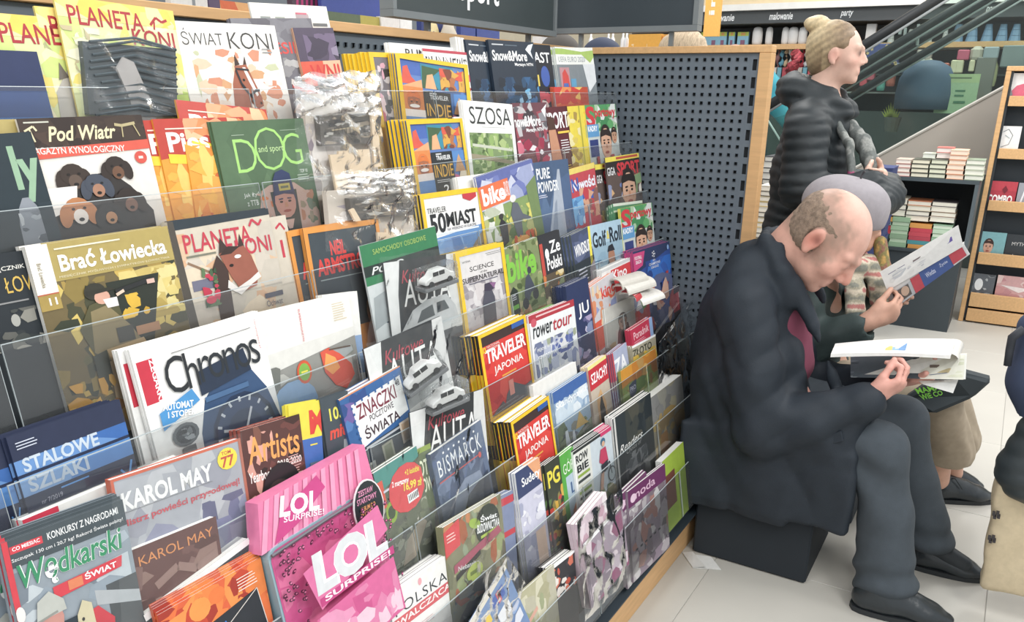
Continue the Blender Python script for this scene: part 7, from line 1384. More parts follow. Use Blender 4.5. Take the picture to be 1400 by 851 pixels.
over(521, 22, 546, 36, 2.65, '#e8e2dc', 'white boxed print with a pink edge beneath the section sign', 'box', art=[R(0, .8, 1, 1, '#d88a90')])
over(547, 24, 563, 38, 2.66, '#f0eeea', 'white card with a thin drawing beneath the section sign', 'card', art=[L([(.2, .9), (.5, .2), (.8, .7)], .04, '#999')])
over(576, 25, 612, 44, 2.66, '#2c3a78', 'navy box with a large cream letter O', 'box', art=[T('O', .2, .02, .5, .7, '#e8d49a', b=.06)])
over(630, 33, 650, 50, 2.68, '#34468c', 'plain navy box right of the pale figurine', 'box')
over(652, 37, 683, 50, 2.68, '#34468c', 'second plain navy box further along the shelf', 'box')
fg = empty('figurine', at_y(612, 45, 2.64), 'pale stone figurine between the navy boxes', 'figurine')
b = MB(); p = at_y(613, 44, 2.62); b.lathe(Vector((p.x, 2.62, 1.531)), [(.05, 0), (.055, .03), (.035, .08), (.05, p.z - 1.531 - .02), (.03, p.z - 1.531 + .02), (.022, p.z - 1.531 + .05), (.0, p.z - 1.531 + .06)], 12); ad(b.build('figure_body', plain('#c4b8a4', .8), smooth=True), fg)
# things standing behind the end panel (seen above its top rail)
def behind(px0, py0, px1, X, zb, col, label, cat, art=None, dep=.05):
    a = at_x(px0, py0, X); c = at_x(px1, py0, X); r = empty(cat.replace(' ', '_'), Vector((X, a.y, zb)), label, cat)
    b = MB(); b.box(X, c.y, zb, X + dep, a.y, a.z, col)
    W_ = a.y - c.y
    if art: paint(b, art, W_, a.z - zb, lambda Xx, Z, d: Vector((X - d, a.y - Xx, zb + Z)), step=.0008)
    ad(b.build('box_body', PRINT), r); return r
isl = empty('shelf_unit', (4.6, 1.6, 0), 'low beech-topped shelf unit behind the perforated end panel', 'shelf')
ad(bx('top_shelf', (4.4, 1.30, 1.60), (5.0, 3.6, 1.63), BEECHX), isl); ad(bx('body', (4.45, 1.32, 0), (4.95, 3.55, 1.599), STEEL), isl)
for i, (a, c, col) in enumerate(((728, 742, '#ecebe8'), (742, 757, '#e4e6e8'), (757, 766, '#f2f2f0'))): behind(a, 50, c, 4.5, 1.631, col, 'white box %s of three above the football albums' % ('leftmost', 'middle', 'rightmost')[i:i + 1][0] if False else 'white box, the %s of three above the football albums' % (('leftmost', 'middle', 'rightmost')[i]), 'box')
for i, px in enumerate((808, 832, 838, 852, 857)):
    a = at_x(px, 50, 4.55); b = MB(); b.lathe(Vector((4.55, a.y, 1.631)), [(.012, 0), (.013, .03), (.012, a.z - 1.631 - .015), (.005, a.z - 1.631), (.005, a.z - 1.631 + .02), (0, a.z - 1.631 + .022)], 10)
    o = b.build('bottle', plain('#e6e8ea', .35), smooth=True); tag(o, 'small white bottle, %s of five on the shelf over the end panel' % (('leftmost', 'second from left', 'middle', 'fourth from left', 'rightmost')[i]), 'bottle', 'white bottles behind the end panel')
behind(860, 47, 904, 4.5, 1.631, '#e8a83c', 'orange box with faint white lettering above the end panel', 'box', art=[T('7 wonders', .1, .3, .7, .35, '#f4d8a0')])
behind(907, 47, 925, 4.5, 1.631, '#e8a040', 'smaller orange box half hidden by a blonde head', 'box')
for (px, py, rx, col, lb) in ((768, 54, .055, '#4a443e', 'brown hair'), (826, 60, .05, '#27304a', 'dark navy cap')):
    c = at_x(px, py + 9, 3.5); pp = empty('person', (c.x, c.y, 0), 'top of a head with %s seen over the rack, %s' % (lb, 'left of the white bottles' if px < 800 else 'below the white bottles'), 'person')
    S = SDF((c.x - .25, c.y - .25, 0.9), (c.x + .25, c.y + .25, c.z + .14), .014); S.ell((c.x, c.y, c.z - .06), (.08, .09, .11), None, .02); S.cap((c.x, c.y, c.z - .15), (c.x, c.y, c.z - .26), .05, .06, .03); S.cap((c.x - .12, c.y, c.z - .36), (c.x + .12, c.y, c.z - .36), .08, .08, .05); S.chain([(c.x, c.y, c.z - .4), (c.x, c.y, 1.0)], [.13, .13], .05)
    S.build('body', plain('#c89a84', .6), pp); S = SDF((c.x - .15, c.y - .15, c.z - .15), (c.x + .15, c.y + .15, c.z + .08), .012); S.ell((c.x, c.y + .01, c.z - .045), (.09, .10, .10), None, .02); S.build('hair' if 'hair' in lb else 'cap', plain(col, .8), pp)
c = at_x(936, 61, 3.6); pp = empty('person', (c.x, c.y, 0), 'blonde head seen over the beech rail of the end panel', 'person')
S = SDF((c.x - .3, c.y - .3, 0.9), (c.x + .3, c.y + .3, c.z + .18), .012); S.ell((c.x, c.y, c.z - .05), (.08, .09, .11), None, .02); S.cap((c.x, c.y, c.z - .15), (c.x, c.y, c.z - .26), .05, .06, .03); S.cap((c.x - .14, c.y, c.z - .38), (c.x + .14, c.y, c.z - .38), .08, .08, .05); S.chain([(c.x, c.y, c.z - .4), (c.x, c.y, 1.0)], [.14, .14], .05)
S.build('body', plain('#d0a48c', .6), pp)
S = SDF((c.x - .16, c.y - .16, c.z - .26), (c.x + .16, c.y + .16, c.z + .12), .009); S.ell((c.x, c.y + .005, c.z - .03), (.092, .108, .095), None, .02); S.ell((c.x, c.y + .04, c.z - .14), (.08, .08, .09), None, .03); S.field(lambda X, Y, Z: .003 * np.sin(180 * Y + 60 * Z)); S.build('hair', mat('ash_blonde_hair', '#c4aa88', rough=.7, noise=.3, nscale=50, stretch=(1, 6, 1)), pp)
# orange info column
col_ = empty('info_column', at_x(972, 300, 6.2), 'orange hanging banner with white vertical info lettering', 'banner')
a = at_x(961, 50, 6.2); c = at_x(982, 50, 6.2); b = MB(); b.box(6.2, c.y, a.z, 6.23, a.y, 2.9, '#eeab48')
tw_ = a.y - c.y
paint(b, [T('info', .26, .30, .46, .16, '#fbeeda', b=.03, r=0)] if False else [], tw_, 1, lambda X, Z, d: Vector((6.2 - d, a.y - X, a.z + Z)))
v, f = glyphs('informacja', .02); hh = 1.05; b.mesh([Vector((6.198, a.y - tw_ * (.25 + .5 * (1 - q[1])), a.z + .14 + q[0] * hh)) for q in v], f, '#fbf0dc')
ad(b.build('banner_sheet', PRINT), col_)

# ================================================================ FAR WALL SHELVING
XW = 8.5
za = at_x(1100, 13, XW).z; zb_ = at_x(1100, 31, XW).z; zs = at_x(1100, 60, XW).z
ws = empty('wall_shelving', (XW, 1.0, 0), 'long wall shelving with dark header strip, white section names and beech shelf', 'shelf')
ad(bx('upper_cladding', (XW - .05, -3.5, za + .06), (9.08, 3.9, 3.3), plain('#e9cfa2', .6)), ws); ad(bx('white_trim', (XW - .12, -3.5, za), (XW - .02, 3.9, za + .055), plain('#f6f2ea', .5)), ws)
ad(bx('header_strip', (XW - .06, -3.5, zb_), (9.08, 3.9, za - .001), plain('#44484a', .5)), ws); ad(bx('back_panel', (9.0, -3.5, 0), (9.08, 3.9, zb_ - .001), plain('#4f5458', .7)), ws)
ad(bx('beech_shelf', (XW - .02, -3.5, zs - .045), (8.999, 3.9, zs), BEECHX), ws)
for i, (s_, px, w_) in enumerate((('malowanie', 985, 38), ('malowanie', 1068, 32), ('party', 1158, 17), ('party', 1256, 19), ('party', 1358, 20))):
    py = 24 - .03 * (px - 985); a = at_x(px - w_ / 2, py, XW - .062); c = at_x(px + w_ / 2, py, XW - .062); v, f = glyphs(s_, .03, .2); b = MB()
    b.mesh([Vector((XW - .063, a.y + (c.y - a.y) * q[0], (za + zb_) / 2 - .03 + .065 * q[1])) for q in v], f, '#fff'); ad(b.build('section_lettering', plain('#ffffff', .5)), ws)
def wallthing(px0, px1, py_top, kind, col, label, cat, grp=None, X=None, n=0):
    X = X or XW + .1; a = at_x(px0, py_top, X); c = at_x(px1, py_top, X); y = (a.y + c.y) / 2; r_ = abs(a.y - c.y) / 2; h = a.z - zs; b = MB()
    if kind == 'round': b.lathe(Vector((X, y, zs + .001)), [(r_ * .9, 0), (r_, .03), (r_, h * .7), (r_ * .8, h * .93), (r_ * .3, h), (0, h)], 12)
    elif kind == 'box': b.box(X - .02, y - r_, zs + .001, X + .04, y + r_, zs + h)
    elif kind == 'cups':
        for k in range(3): b.lathe(Vector((X, y, zs + .001 + k * h / 3)), [(r_ * (1 - .17 * k), 0), (r_ * (.85 - .17 * k), h / 3 * .95)], 10)
    o = b.build(cat.replace(' ', '_'), plain(col, .5), smooth=(kind == 'round')); tag(o, label, cat, grp); return o
ordn = ['leftmost', 'second', 'third', 'fourth', 'fifth', 'sixth', 'seventh']
for i, (a, c) in enumerate(((1030, 1044), (1048, 1058), (1070, 1080), (1079, 1093), (1093, 1105))):
    wallthing(a, c, 37, 'round', '#eceae8', 'white upright canvas roll on the wall shelf, %s from the left' % ordn[i] if i else 'white upright canvas roll on the wall shelf, leftmost of five', 'canvas roll', 'white rolls on the wall shelf')
for i, (a, c) in enumerate(((959, 970), (970, 983), (983, 994), (997, 1005), (1009, 1024))):
    X = XW + .1; p = at_x(a, 44, X); q = at_x(c, 44, X); b = MB(); b.box(X, q.y, zs + .001, X + .04, p.y, p.z, '#8ac4e0')
    paint(b, [R(0, 0, 1, .3, '#b8cc4a'), R(.3, .05, .7, .25, '#d89a4a'), R(.3, .6, .7, .95, '#8a5a7a')], p.y - q.y, p.z - zs, lambda Xx, Z, d: Vector((X - d, p.y - Xx, zs + Z)), step=.001); o = b.build('paint_set', PRINT); tag(o, 'blue and green paint set box, %s on the wall shelf by the banner' % (ordn[i]), 'paint set', 'paint sets on the wall shelf')
for i, px in enumerate((1312, 1332, 1353, 1373, 1391)): wallthing(px - 9, px + 9, 33, 'cups', '#8ab4dc', 'stack of pale blue party cups, %s from the left' % (ordn[i] if i else 'first'), 'cups', 'blue cup stacks on the wall shelf')
for i, px in enumerate((1220, 1246, 1272, 1294)): wallthing(px - 5, px + 5, 40, 'cups', '#e4e4e2', 'stack of small white candles, %s from the left' % (ordn[i] if i else 'first'), 'candles', 'white candle stacks on the wall shelf')
wallthing(1186, 1199, 33, 'box', '#f0f0ee', 'white box by the standing woman’s forehead on the wall shelf', 'box')
# hanging goods below the beech shelf
random.seed(5)
zz = lambda py, X=XW: at_x(1100, py, X).z
bar = ad(bx('hook_rail', (XW + .2, -3.4, zz(68)), (XW + .22, 3.8, zz(66.5)), plain('#c8ccd0', .4)), ws)
names = ('ribbon', 'garland', 'brush set', 'tinsel', 'gift bow')
pal = ['#c43a44', '#e4e0da', '#b8303c', '#d8d8d8', '#8a5a5a', '#5aa0b8', '#d8b890', '#dcdcd4']
for i in range(12):
    px = 1043 + i * 5.6; a = at_x(px, 66, XW + .1); w_ = .016 + .012 * random.random(); h = .14 + .12 * random.random(); b = MB(); col = pal[i % 8]
    pts = [Vector((XW + .1 + .01 * math.sin(j * 2), a.y + .008 * math.sin(j * 1.7 + i), zz(67) - h * j / 6)) for j in range(7)]
    b.tube(pts, [w_ * (.6 + .4 * math.sin(j * 1.9 + i)) for j in range(7)], 7); o = b.build('garland', plain(col, .6), smooth=True)
    tag(o, 'small %s garland on the hook rail, %s from the wooden post' % (('red', 'white', 'dark red', 'silver', 'brown', 'teal', 'tan', 'cream')[i % 8], (['first'] + ordn[1:] + ['eighth', 'ninth', 'tenth', 'eleventh', 'twelfth'])[i]), 'garland', 'garlands hanging under the wall shelf')
for i in range(10):
    px = 1042 + i * 7; a = at_x(px, 93, XW + .05); c = at_x(px + 5.5, 93, XW + .05); b = MB(); t = zz(92 - 0) ; h = .17 + .05 * (i % 3)
    b.box(XW + .05, c.y, t - h, XW + .09, a.y, t, '#fff'); b.box(XW + .045, c.y + .004, t - h * .9, XW + .05, a.y - .004, t - h * .3, ('#c43a44', '#3a4048', '#e0dcd4', '#5ab0c8')[i % 4])
    o = b.build('craft_pack', plain(('#c8504c', '#48484e', '#d8d0c4', '#6aa8b8', '#b8404a')[i % 5], .6)); tag(o, 'small %s craft packet, %s along the lower rail left of the woman' % (('red', 'grey', 'cream', 'teal', 'dark red')[i % 5], (ordn + ['eighth', 'ninth', 'tenth'])[i]), 'craft packet', 'craft packets on the lower rail')
tn = []
for i in range(14): tn.append(Vector((XW - .12 + .03 * math.sin(i * 1.9), at_x(1093 - 1.2 * i, 90, XW).y + .03 * math.cos(i * 1.3), zz(72 + i * 5.2))))
b = MB(); b.tube(tn, [.045 + .015 * math.sin(i * 2.1) for i in range(14)], 9); o = b.build('tinsel_garland', mat('red_white_tinsel', '#b83a44', rough=.5, noise=.55, nscale=40, bump=.8, bscale=80), smooth=True); tag(o, 'thick red and white tinsel garland hanging beside the woman’s hood', 'garland')
# goods seen through the escalator glass
XG = 8.35
for i, (px0, px1, y0, y1, col, nm, lb) in enumerate(((1186, 1226, 60, 88, '#3a4482', 'gift_bag', 'navy gift bag with gold stars beside the woman’s face'), (1254, 1272, 68, 82, '#a89c90', 'gift_box', 'beige gift box behind the escalator glass'), (1310, 1324, 68, 82, '#c8506a', 'gift_bag', 'crimson gift bag behind the escalator glass'),
        (1327, 1343, 63, 82, '#b8b09c', 'lantern', 'tan paper lantern behind the escalator glass'), (1346, 1364, 64, 80, '#8a989c', 'gift_box', 'grey gift box behind the escalator glass'), (1234, 1256, 104, 126, '#8a7a74', 'cushion', 'brown cushion on the lower shelf behind the glass'),
        (1247, 1262, 80, 103, '#c8cfc8', 'bottle_pack', 'pale bottle pack behind the escalator glass'), (1265, 1272, 80, 95, '#c8c4a8', 'candle_pack', 'cream candle pack behind the glass, left one'), (1301, 1307, 82, 100, '#cfc9a0', 'candle_pack', 'cream candle pack behind the glass, middle one'), (1308, 1315, 82, 100, '#cfc9a0', 'candle_pack', 'cream candle pack behind the glass, right one'),
        (1326, 1331, 82, 98, '#c9c29a', 'candle_pack', 'thin cream candle pack behind the glass near the poster'), (1352, 1360, 82, 118, '#9a9a68', 'wrapping_roll', 'olive wrapping roll behind the glass'), (1336, 1352, 78, 140, '#6a6a60', 'curtain_sample', 'dark olive hanging fabric sample behind the glass'), (1289, 1297, 86, 94, '#b85a48', 'gift_bow', 'rust red bow over the navy dome'),
        (1212, 1222, 100, 118, '#a8503c', 'bottle', 'rust coloured bottle left of the navy dome'), (1199, 1208, 106, 124, '#4a9a88', 'cup', 'teal cup on the lower shelf behind the glass'), (1186, 1194, 96, 110, '#b84a58', 'ornament_box', 'dark red ornament box by the handrail'), (1176, 1184, 106, 118, '#c8404c', 'ornament_box', 'bright red ornament box by the woman’s chin'), (1372, 1400, 62, 92, '#6f7c7a', 'storage_box', 'grey green storage box at the right end behind the glass'), (1225, 1238, 86, 100, '#5a6a80', 'storage_box', 'slate blue storage box behind the glass'))):
    a = at_x(px0, y0, XG); c = at_x(px1, y1, XG); b = MB(); 
    if nm in ('bottle', 'cup', 'lantern', 'wrapping_roll'): b.lathe(Vector((XG + .05, (a.y + c.y) / 2, c.z)), [(abs(a.y - c.y) * .42, 0), (abs(a.y - c.y) * .5, (a.z - c.z) * .2), (abs(a.y - c.y) * .5, (a.z - c.z) * .75), (abs(a.y - c.y) * .2, (a.z - c.z))], 12)
    else: b.box(XG, c.y, c.z, XG + .10, a.y, a.z)
    o = b.build(nm, plain(col, .6), bevel=None if nm in ('bottle', 'cup', 'lantern', 'wrapping_roll') else .008); tag(o, lb, nm.replace('_', ' '))
    if i == 0:
        s = MB(); rd = random.Random(2)
        for k in range(16):
            cy = rd.uniform(c.y, a.y); cz = rd.uniform(c.z, a.z); rr_ = .018; s.poly([Vector((XG - .002, cy + (rr_ if j % 2 == 0 else rr_ * .45) * math.cos(j * math.pi / 5), cz + (rr_ if j % 2 == 0 else rr_ * .45) * math.sin(j * math.pi / 5))) for j in range(10)], '#d8b878')
        so = s.build('gold_stars', plain('#d8b878', .4)); so.parent = o
ad(bx('lower_shelf', (XW, -3.5, zz(126.5)), (8.999, 3.9, zz(124.5)), plain('#a8b0ac', .5)), ws); ad(bx('lower_body', (XW + .1, -3.5, 0), (8.999, 3.9, zz(150)), plain('#47524e', .7)), ws); ad(bx('mid_shelf', (XW + .1, -3.5, zz(102)), (8.999, 3.9, zz(100.5)), plain('#6a7470', .5)), ws)
dm = at_x(1266, 118, 7.9); b = MB(); b.lathe(Vector((7.9, dm.y, dm.z - .16)), [(.22, -.02), (.225, .1), (.21, .22), (.16, .31), (.08, .355), (0, .365)], 18, '#fff'); o = b.build('backpack', plain('#3f5570', .7), smooth=True); tag(o, 'large navy backpack with a rounded top behind the escalator glass', 'backpack')
a = at_x(1285, 101, 7.8); c = at_x(1331, 156, 7.8); b = MB(); b.box(7.8, c.y, c.z, 7.82, a.y, a.z, '#a8c49a'); paint(b, [R(0, 0, 1, .22, '#b4c890'), R(.2, .08, .8, .12, '#6a7a58'), R(.45, .4, .7, .45, '#4a7a5a'), R(.45, .52, .68, .57, '#4a7a5a'), R(.45, .68, .74, .74, '#4a7a5a')], a.y - c.y, a.z - c.z, lambda X, Z, d: Vector((7.8 - d, a.y - X, c.z + Z)), step=.001)
o = b.build('poster_board', PRINT); tag(o, 'pale green poster board behind the escalator glass right of the navy backpack', 'poster')
# yellow green leaves of a display plant
pl_ = empty('potted_plant', at_x(1215, 165, 7.9), 'yellow green spiky plant behind the glass near the woman’s scarf', 'plant')
for i in range(9):
    q = at_x(1212 + 1.6 * i, 162, 7.9); t = at_x(1205 + 3.2 * i, 140 + 3 * abs(i - 4), 7.9); b = MB(); b.prism([q + Vector((0, .012, 0)), q - Vector((0, .012, 0)), t], (.01, 0, 0)); ad(b.build('leaf', plain('#b8c048', .6)), pl_)
b = MB(); q = at_x(1219, 172, 7.92); b.lathe(Vector((7.92, q.y, q.z - .05)), [(.05, 0), (.07, .12)], 12); ad(b.build('pot', plain('#6a6a62', .7)), pl_)

# ================================================================ ESCALATOR
esc = empty('escalator', (7.0, .8, 0), 'escalator with black handrails, glass sides and beige side cladding rising to the right', 'escalator')
GLASS = clear_mat('escalator_glass', tint=(.80, .88, .85), rough=.05, haze=.012, ior=1.2)
def espts(pxa, pya, pxb, pyb, X): return at_x(pxa, pya, X), at_x(pxb, pyb, X)
for (pxa, pya, pxb, pyb, X, r_) in ((1053, 143, 1280, 0, 7.0, .038), (1180, 89, 1326, 0, 7.35, .034), (1180, 102, 1349, 0, 7.5, .030), (1180, 122, 1385, 0, 7.7, .030)):
    a, c = espts(pxa, pya, pxb, pyb, X); d = (c - a); b = MB(); a2 = a - d * (.35 if pxa > 1100 else .10); c2 = a + d * 1.5
    b.tube([a2, c2], r_, 8); ad(b.build('handrail', plain('#15191c', .5), smooth=True), esc)
    b = MB(); up = Vector((0, 0, -r_ * 1.25)); b.tube([a2 + up, c2 + up], r_ * .35, 6); ad(b.build('handrail_trim', plain('#a4aaac', .3), smooth=True), esc)
a, c = espts(1053, 146, 1280, 3, 7.02); d = c - a; lo0 = at_x(1233, 195, 7.0); lo1 = at_x(1367, 122, 7.0); dl = lo1 - lo0
T0 = -1.25; b = MB(); b.prism([a - d * .1, a + d * 1.5, lo0 + dl * 2.2, lo0 - dl * 1.62], (.012, 0, 0)); ad(b.build('glass_side', GLASS), esc)
b = MB(); b.prism([lo0 - dl * 1.62, lo0 + dl * 2.2, lo0 + dl * 2.2 - Vector((0, 0, .75)), lo0 - dl * 1.62 - Vector((0, 0, .25))], (.7, 0, 0)); ad(b.build('side_cladding', mat('beige_cladding', '#a59d92', rough=.35, noise=.04, nscale=3)), esc)
b = MB(); b.tube([lo0 - dl * 1.62, lo0 + dl * 2.2], .012, 6); ad(b.build('glass_channel', plain('#c8c4ba', .3)), esc)
b = MB(); g0 = lo0 - dl * 1.0; b.prism([at_x(1047, 165, 7.3), at_x(1095, 150, 7.3), at_x(1095, 235, 7.3), at_x(1045, 235, 7.3)], (.01, 0, 0)); ad(b.build('lower_glass_panel', GLASS), esc)
b = MB(); b.tube([at_x(1047, 160, 7.25), at_x(1083, 218, 7.25)], .008, 5); ad(b.build('glass_edge', plain('#d8e4e0', .3)), esc)
for (x0, y0, x1, y1) in ((1233, 35, 1230, 47), (1238, 38, 1236, 62), (1256, 33, 1254, 62)):
    b = MB(); b.tube([at_x(x0, y0, 7.4), at_x(x1, y1, 7.4)], .012, 6); ad(b.build('support_post', plain('#b4bab8', .3)), esc)
# steps inside the side walls
sy = at_x(1045, 130, 7.6); un = Vector((0, dl.y, dl.z)).normalized(); s0 = Vector((7.08, sy.y + .0, sy.z - .86)); b = MB()
for i in range(-3, 2):
    q = s0 + un * .36 * i; b.box(7.08, q.y - .16, q.z - .22, 7.66, q.y + .16, q.z)
so = ad(b.build('steps', plain('#565a5c', .5)), esc); so['kind'] = 'stuff'
# teal sleeve of a passenger on the escalator
tp = empty('person', (7.6, 1.9, .6), 'escalator passenger in a teal pullover, mostly hidden behind the wooden post', 'person')
c = at_x(1045, 130, 7.6)
S = SDF((7.2, c.y - .7, c.z - .95), (8.0, c.y + .6, c.z + .85), .02); S.ell((7.6, c.y + .30, c.z + .30), (.08, .1, .12), None, .02); S.cap((7.6, c.y + .27, c.z + .2), (7.6, c.y + .2, c.z + .15), .05, .05, .03); S.chain([(7.6, c.y + .15, c.z + .2), (7.6, c.y + .12, c.z - .4)], [.13, .13], .05); S.chain([(7.6, c.y + .1, c.z - .4), (7.6, c.y, c.z - .85)], [.1, .07], .04)
w_ = at_x(1078, 168, 7.45); S.chain([(7.5, c.y + .05, c.z + .2), (7.45, c.y - .08, c.z - .08), tuple(w_)], [.04, .035, .028], .02); S.build('body', plain('#c89a84', .6), tp)
S = SDF((7.2, c.y - .7, c.z - .5), (8.0, c.y + .6, c.z + .45), .02); S.chain([(7.6, c.y + .15, c.z + .22), (7.6, c.y + .12, c.z - .38)], [.16, .17], .05); e_ = at_x(1056, 118, 7.45); m_ = at_x(1061, 145, 7.45); w2 = at_x(1080, 170, 7.45); S.chain([tuple(e_ + Vector((0, .1, .12))), tuple(e_), tuple(m_), tuple(w2)], [.08, .075, .07, .065], .03); S.build('pullover', plain('#2f9cb0', .8), tp)
S = SDF((7.2, c.y - .5, c.z - .95), (8.0, c.y + .5, c.z - .25), .02); S.chain([(7.6, c.y + .1, c.z - .35), (7.6, c.y, c.z - .85)], [.16, .11], .04); S.build('trousers', plain('#2a4658', .8), tp)

# ================================================================ BOOK TABLES
def book(X, y0, y1, z, dep, t, col, page, label, grp, rz=0.0):
    """a book lying flat, spine towards the aisle"""
    key = (round(y1 - y0, 3), round(t, 4), col, page, round(dep, 3))
    if key not in BOOKS:
        w = y1 - y0
        c = MB(); c.box(0, 0, 0, dep, w, t * .12); c.box(0, 0, t * .88, dep, w, t); c.box(-.001, .0, .0, .002, w, t) if page is None else None
        g = MB(); g.box(.003, .003, t * .121, dep - .003, w - .003, t * .879)
        BOOKS[key] = (c.data('cover', plain(col, .6)), g.data('pages', plain(page or '#e8e2d4', .8)))
    cm, gm = BOOKS[key]
    r = empty('book', (X, y0, z), label, 'book', grp); link('cover', cm, r); link('pages', gm, r); r.rotation_euler = (0, 0, rz); return r
BOOKS = {}
SN = {}
def stack(X, y0, y1, z0, z1, cols, page, where, dep=.2, tt=.022, seed=1):
    rd = random.Random(seed); z = z0; i = 0; grp = 'books in ' + where
    n = max(1, int((z1 - z0) / tt)); t = (z1 - z0) / n
    for i in range(n):
        col = cols[i % len(cols)]; j = rd.uniform(-.004, .004)
        pos = 'bottom' if i == 0 else 'top' if i == n - 1 else ('%s from the bottom' % (['', 'second', 'third', 'fourth', 'fifth', 'sixth', 'seventh', 'eighth', 'ninth', 'tenth', 'eleventh', 'twelfth', 'thirteenth', 'fourteenth', 'fifteenth', 'sixteenth', 'seventeenth', 'eighteenth', 'nineteenth', 'twentieth'][i] if i < 20 else '%s from the top' % (['', 'second', 'third', 'fourth', 'fifth', 'sixth', 'seventh', 'eighth', 'ninth', 'tenth', 'eleventh', 'twelfth', 'thirteenth', 'fourteenth', 'fifteenth', 'sixteenth'][n - 1 - i])))
        pos = pos.replace(' from the top from the bottom', ' from the top')
        book(X, y0 + j, y1 + j, z, dep, t * .97, col, page if not isinstance(page, list) else page[i % len(page)], 'book %s in %s' % (pos, where), grp); z += t
# dark open shelf with stacks, right of the seated readers
bu = empty('book_shelf', (6.06, .22, 0), 'dark low bookcase with stacked books on top and inside', 'bookcase')
DK = plain('#2b353b', .6)
ad(bx('plinth_cabinet', (6.06, .225, 0), (6.45, 1.0, .515), DK), bu); ad(bx('middle_shelf', (6.04, .215, .516), (6.45, 1.0, .535), DK), bu); ad(bx('top_board', (6.04, .20, .975), (6.45, 1.0, .998), plain('#3a464c', .5)), bu); ad(bx('side_panel', (6.04, .200, .536), (6.45, .222, .974), plain('#4a565c', .5)), bu); ad(bx('back_board', (6.44, .223, .536), (6.455, 1.0, .974), plain('#242c31', .6)), bu); ad(bx('side_panel', (6.04, .72, .536), (6.45, .738, .974), plain('#4a565c', .5)), bu)
def ycol(px, X=6.07): return at_x(px, 230, X).y
def stz(py, X=6.07): return at_x(1280, py, X).z
for (a, c, top, cols, pg, w) in ((1224, 1245, 220, ['#b8605c', '#c8b0a0'], '#f0e4d8', 'the pale pink stack on the bookcase, leftmost'), (1246, 1270, 219, ['#3c3e34', '#4a4a3c'], '#ece4c8', 'the cream and black stack, second on the bookcase top'), (1271, 1294, 218, ['#3a4036', '#56584a'], '#dfe0c4', 'the olive cream stack on the bookcase, middle'), (1295, 1319, 204, ['#e0a078', '#d88a68', '#ecc0a0'], '#f6dcc4', 'the tall peach stack on the bookcase'), (1320, 1346, 216, ['#8a9a80', '#c8ccb4', '#a8b09a'], '#e8e8d8', 'the pale green stack on the bookcase, rightmost')):
    stack(6.06, ycol(c), ycol(a), .999, stz(top), cols, pg, w, tt=.026, seed=a)
for (a, c, y0, y1, cols, pg, w) in ((1258, 1276, 219, 211, ['#c8ccb8'], '#e4e8dc', 'the small grey-green pile on top'), (1277, 1300, 218, 202, ['#e8d8cc', '#d86a60'], '#f4e8e0', 'the white and red pile on top')):
    stack(6.14, ycol(c, 6.15), ycol(a, 6.15), stz(y0) + .004, stz(y1), cols, pg, w, dep=.16, tt=.024, seed=a)
for (a, c, top, cols, pg, w) in ((1205, 1231, 296, ['#2f3d44', '#2c3a40', '#3a4a50', '#c8323c', '#c8323c', '#3a4a52', '#d89a3c'], [None, None, None, None, None, '#9ac0a4', None], 'the dark and red stack inside the bookcase, left'), (1231, 1256, 295, ['#8fb48c', '#9ec09a', '#88a884'], [None, '#b8d0b0'], 'the sage green stack inside the bookcase'), (1258, 1289, 302, ['#d8903c', '#3a8a90', '#b83444', '#c83a48', '#c83444'], None, 'the red and teal stack inside the bookcase'), (1290, 1318, 301, ['#7aa07a', '#b8d0b4', '#8ab090'], [None, '#d0e0c8'], 'the light green stack inside the bookcase, right')):
    stack(6.07, max(.225, ycol(c)), min(.715, ycol(a)), .536, stz(top) - .03, cols, pg, w, dep=.22, tt=.026, seed=a)
for (a, c, y0, y1, cols, w) in ((1213, 1248, 296, 275, ['#efe6d4', '#2c3034', '#e8dcc4', '#d8cfb8'], 'the cream pile in the upper left of the bookcase'), (1249, 1282, 301, 277, ['#e0d8c8', '#3a3a3c', '#dccfae', '#d87a4c'], 'the cream pile in the upper middle of the bookcase'), (1283, 1318, 300, 276, ['#f0ebe2', '#8a6a4c', '#ece4d4', '#3c3438'], 'the cream pile in the upper right of the bookcase')):
    stack(6.10, max(.225, ycol(c, 6.11)), min(.715, ycol(a, 6.11)), stz(y0) - .02, stz(y1), cols, '#f0ead8', w, dep=.2, tt=.03, seed=a)
# navy box stack left of the bookcase
stack(5.7, at_x(1222, 230, 5.7).y, at_x(1194, 230, 5.7).y, .45, at_x(1210, 229, 5.7).z, ['#28346a', '#2c3a72'], '#2c386c', 'the navy stack behind the grey beret', dep=.25, tt=.06, seed=9)
tbx = bx('book_table', (5.66, at_x(1222, 230, 5.7).y - .02, 0), (6.0, 1.1, .449), DK); tag(tbx, 'dark book table behind the reader in the beret', 'table')
# stacks between the wooden post and the woman
t2 = bx('book_table', (4.5, .78, 0), (5.1, 1.35, .28), DK); tag(t2, 'dark book table behind the wooden post', 'table')
def y45(px, X=4.55): return at_x(px, 270, X).y
stack(4.52, y45(1062), y45(1040), .281, at_x(1050, 222, 4.52).z - .12, ['#c8b890', '#4a443c', '#e8e0cc', '#d8b45c'], '#efe8d8', 'the narrow cream and brown stack behind the wooden post', dep=.16, tt=.028, seed=3)
stack(4.54, y45(1086), y45(1063), .281, at_x(1070, 245, 4.52).z, ['#8ab0c0', '#d8e0dc', '#a0b8a8', '#58707c'], '#e4e8e4', 'the pale blue and white stack beside the quilted jacket', dep=.16, tt=.026, seed=4)
stack(4.75, at_x(1084, 230, 4.75).y, at_x(1043, 230, 4.75).y, 0.281, at_x(1060, 214, 4.75).z, ['#30343a', '#e4e0d8'], '#ece8de', 'the black and white striped stack above the narrow stacks', dep=.2, tt=.03, seed=6)
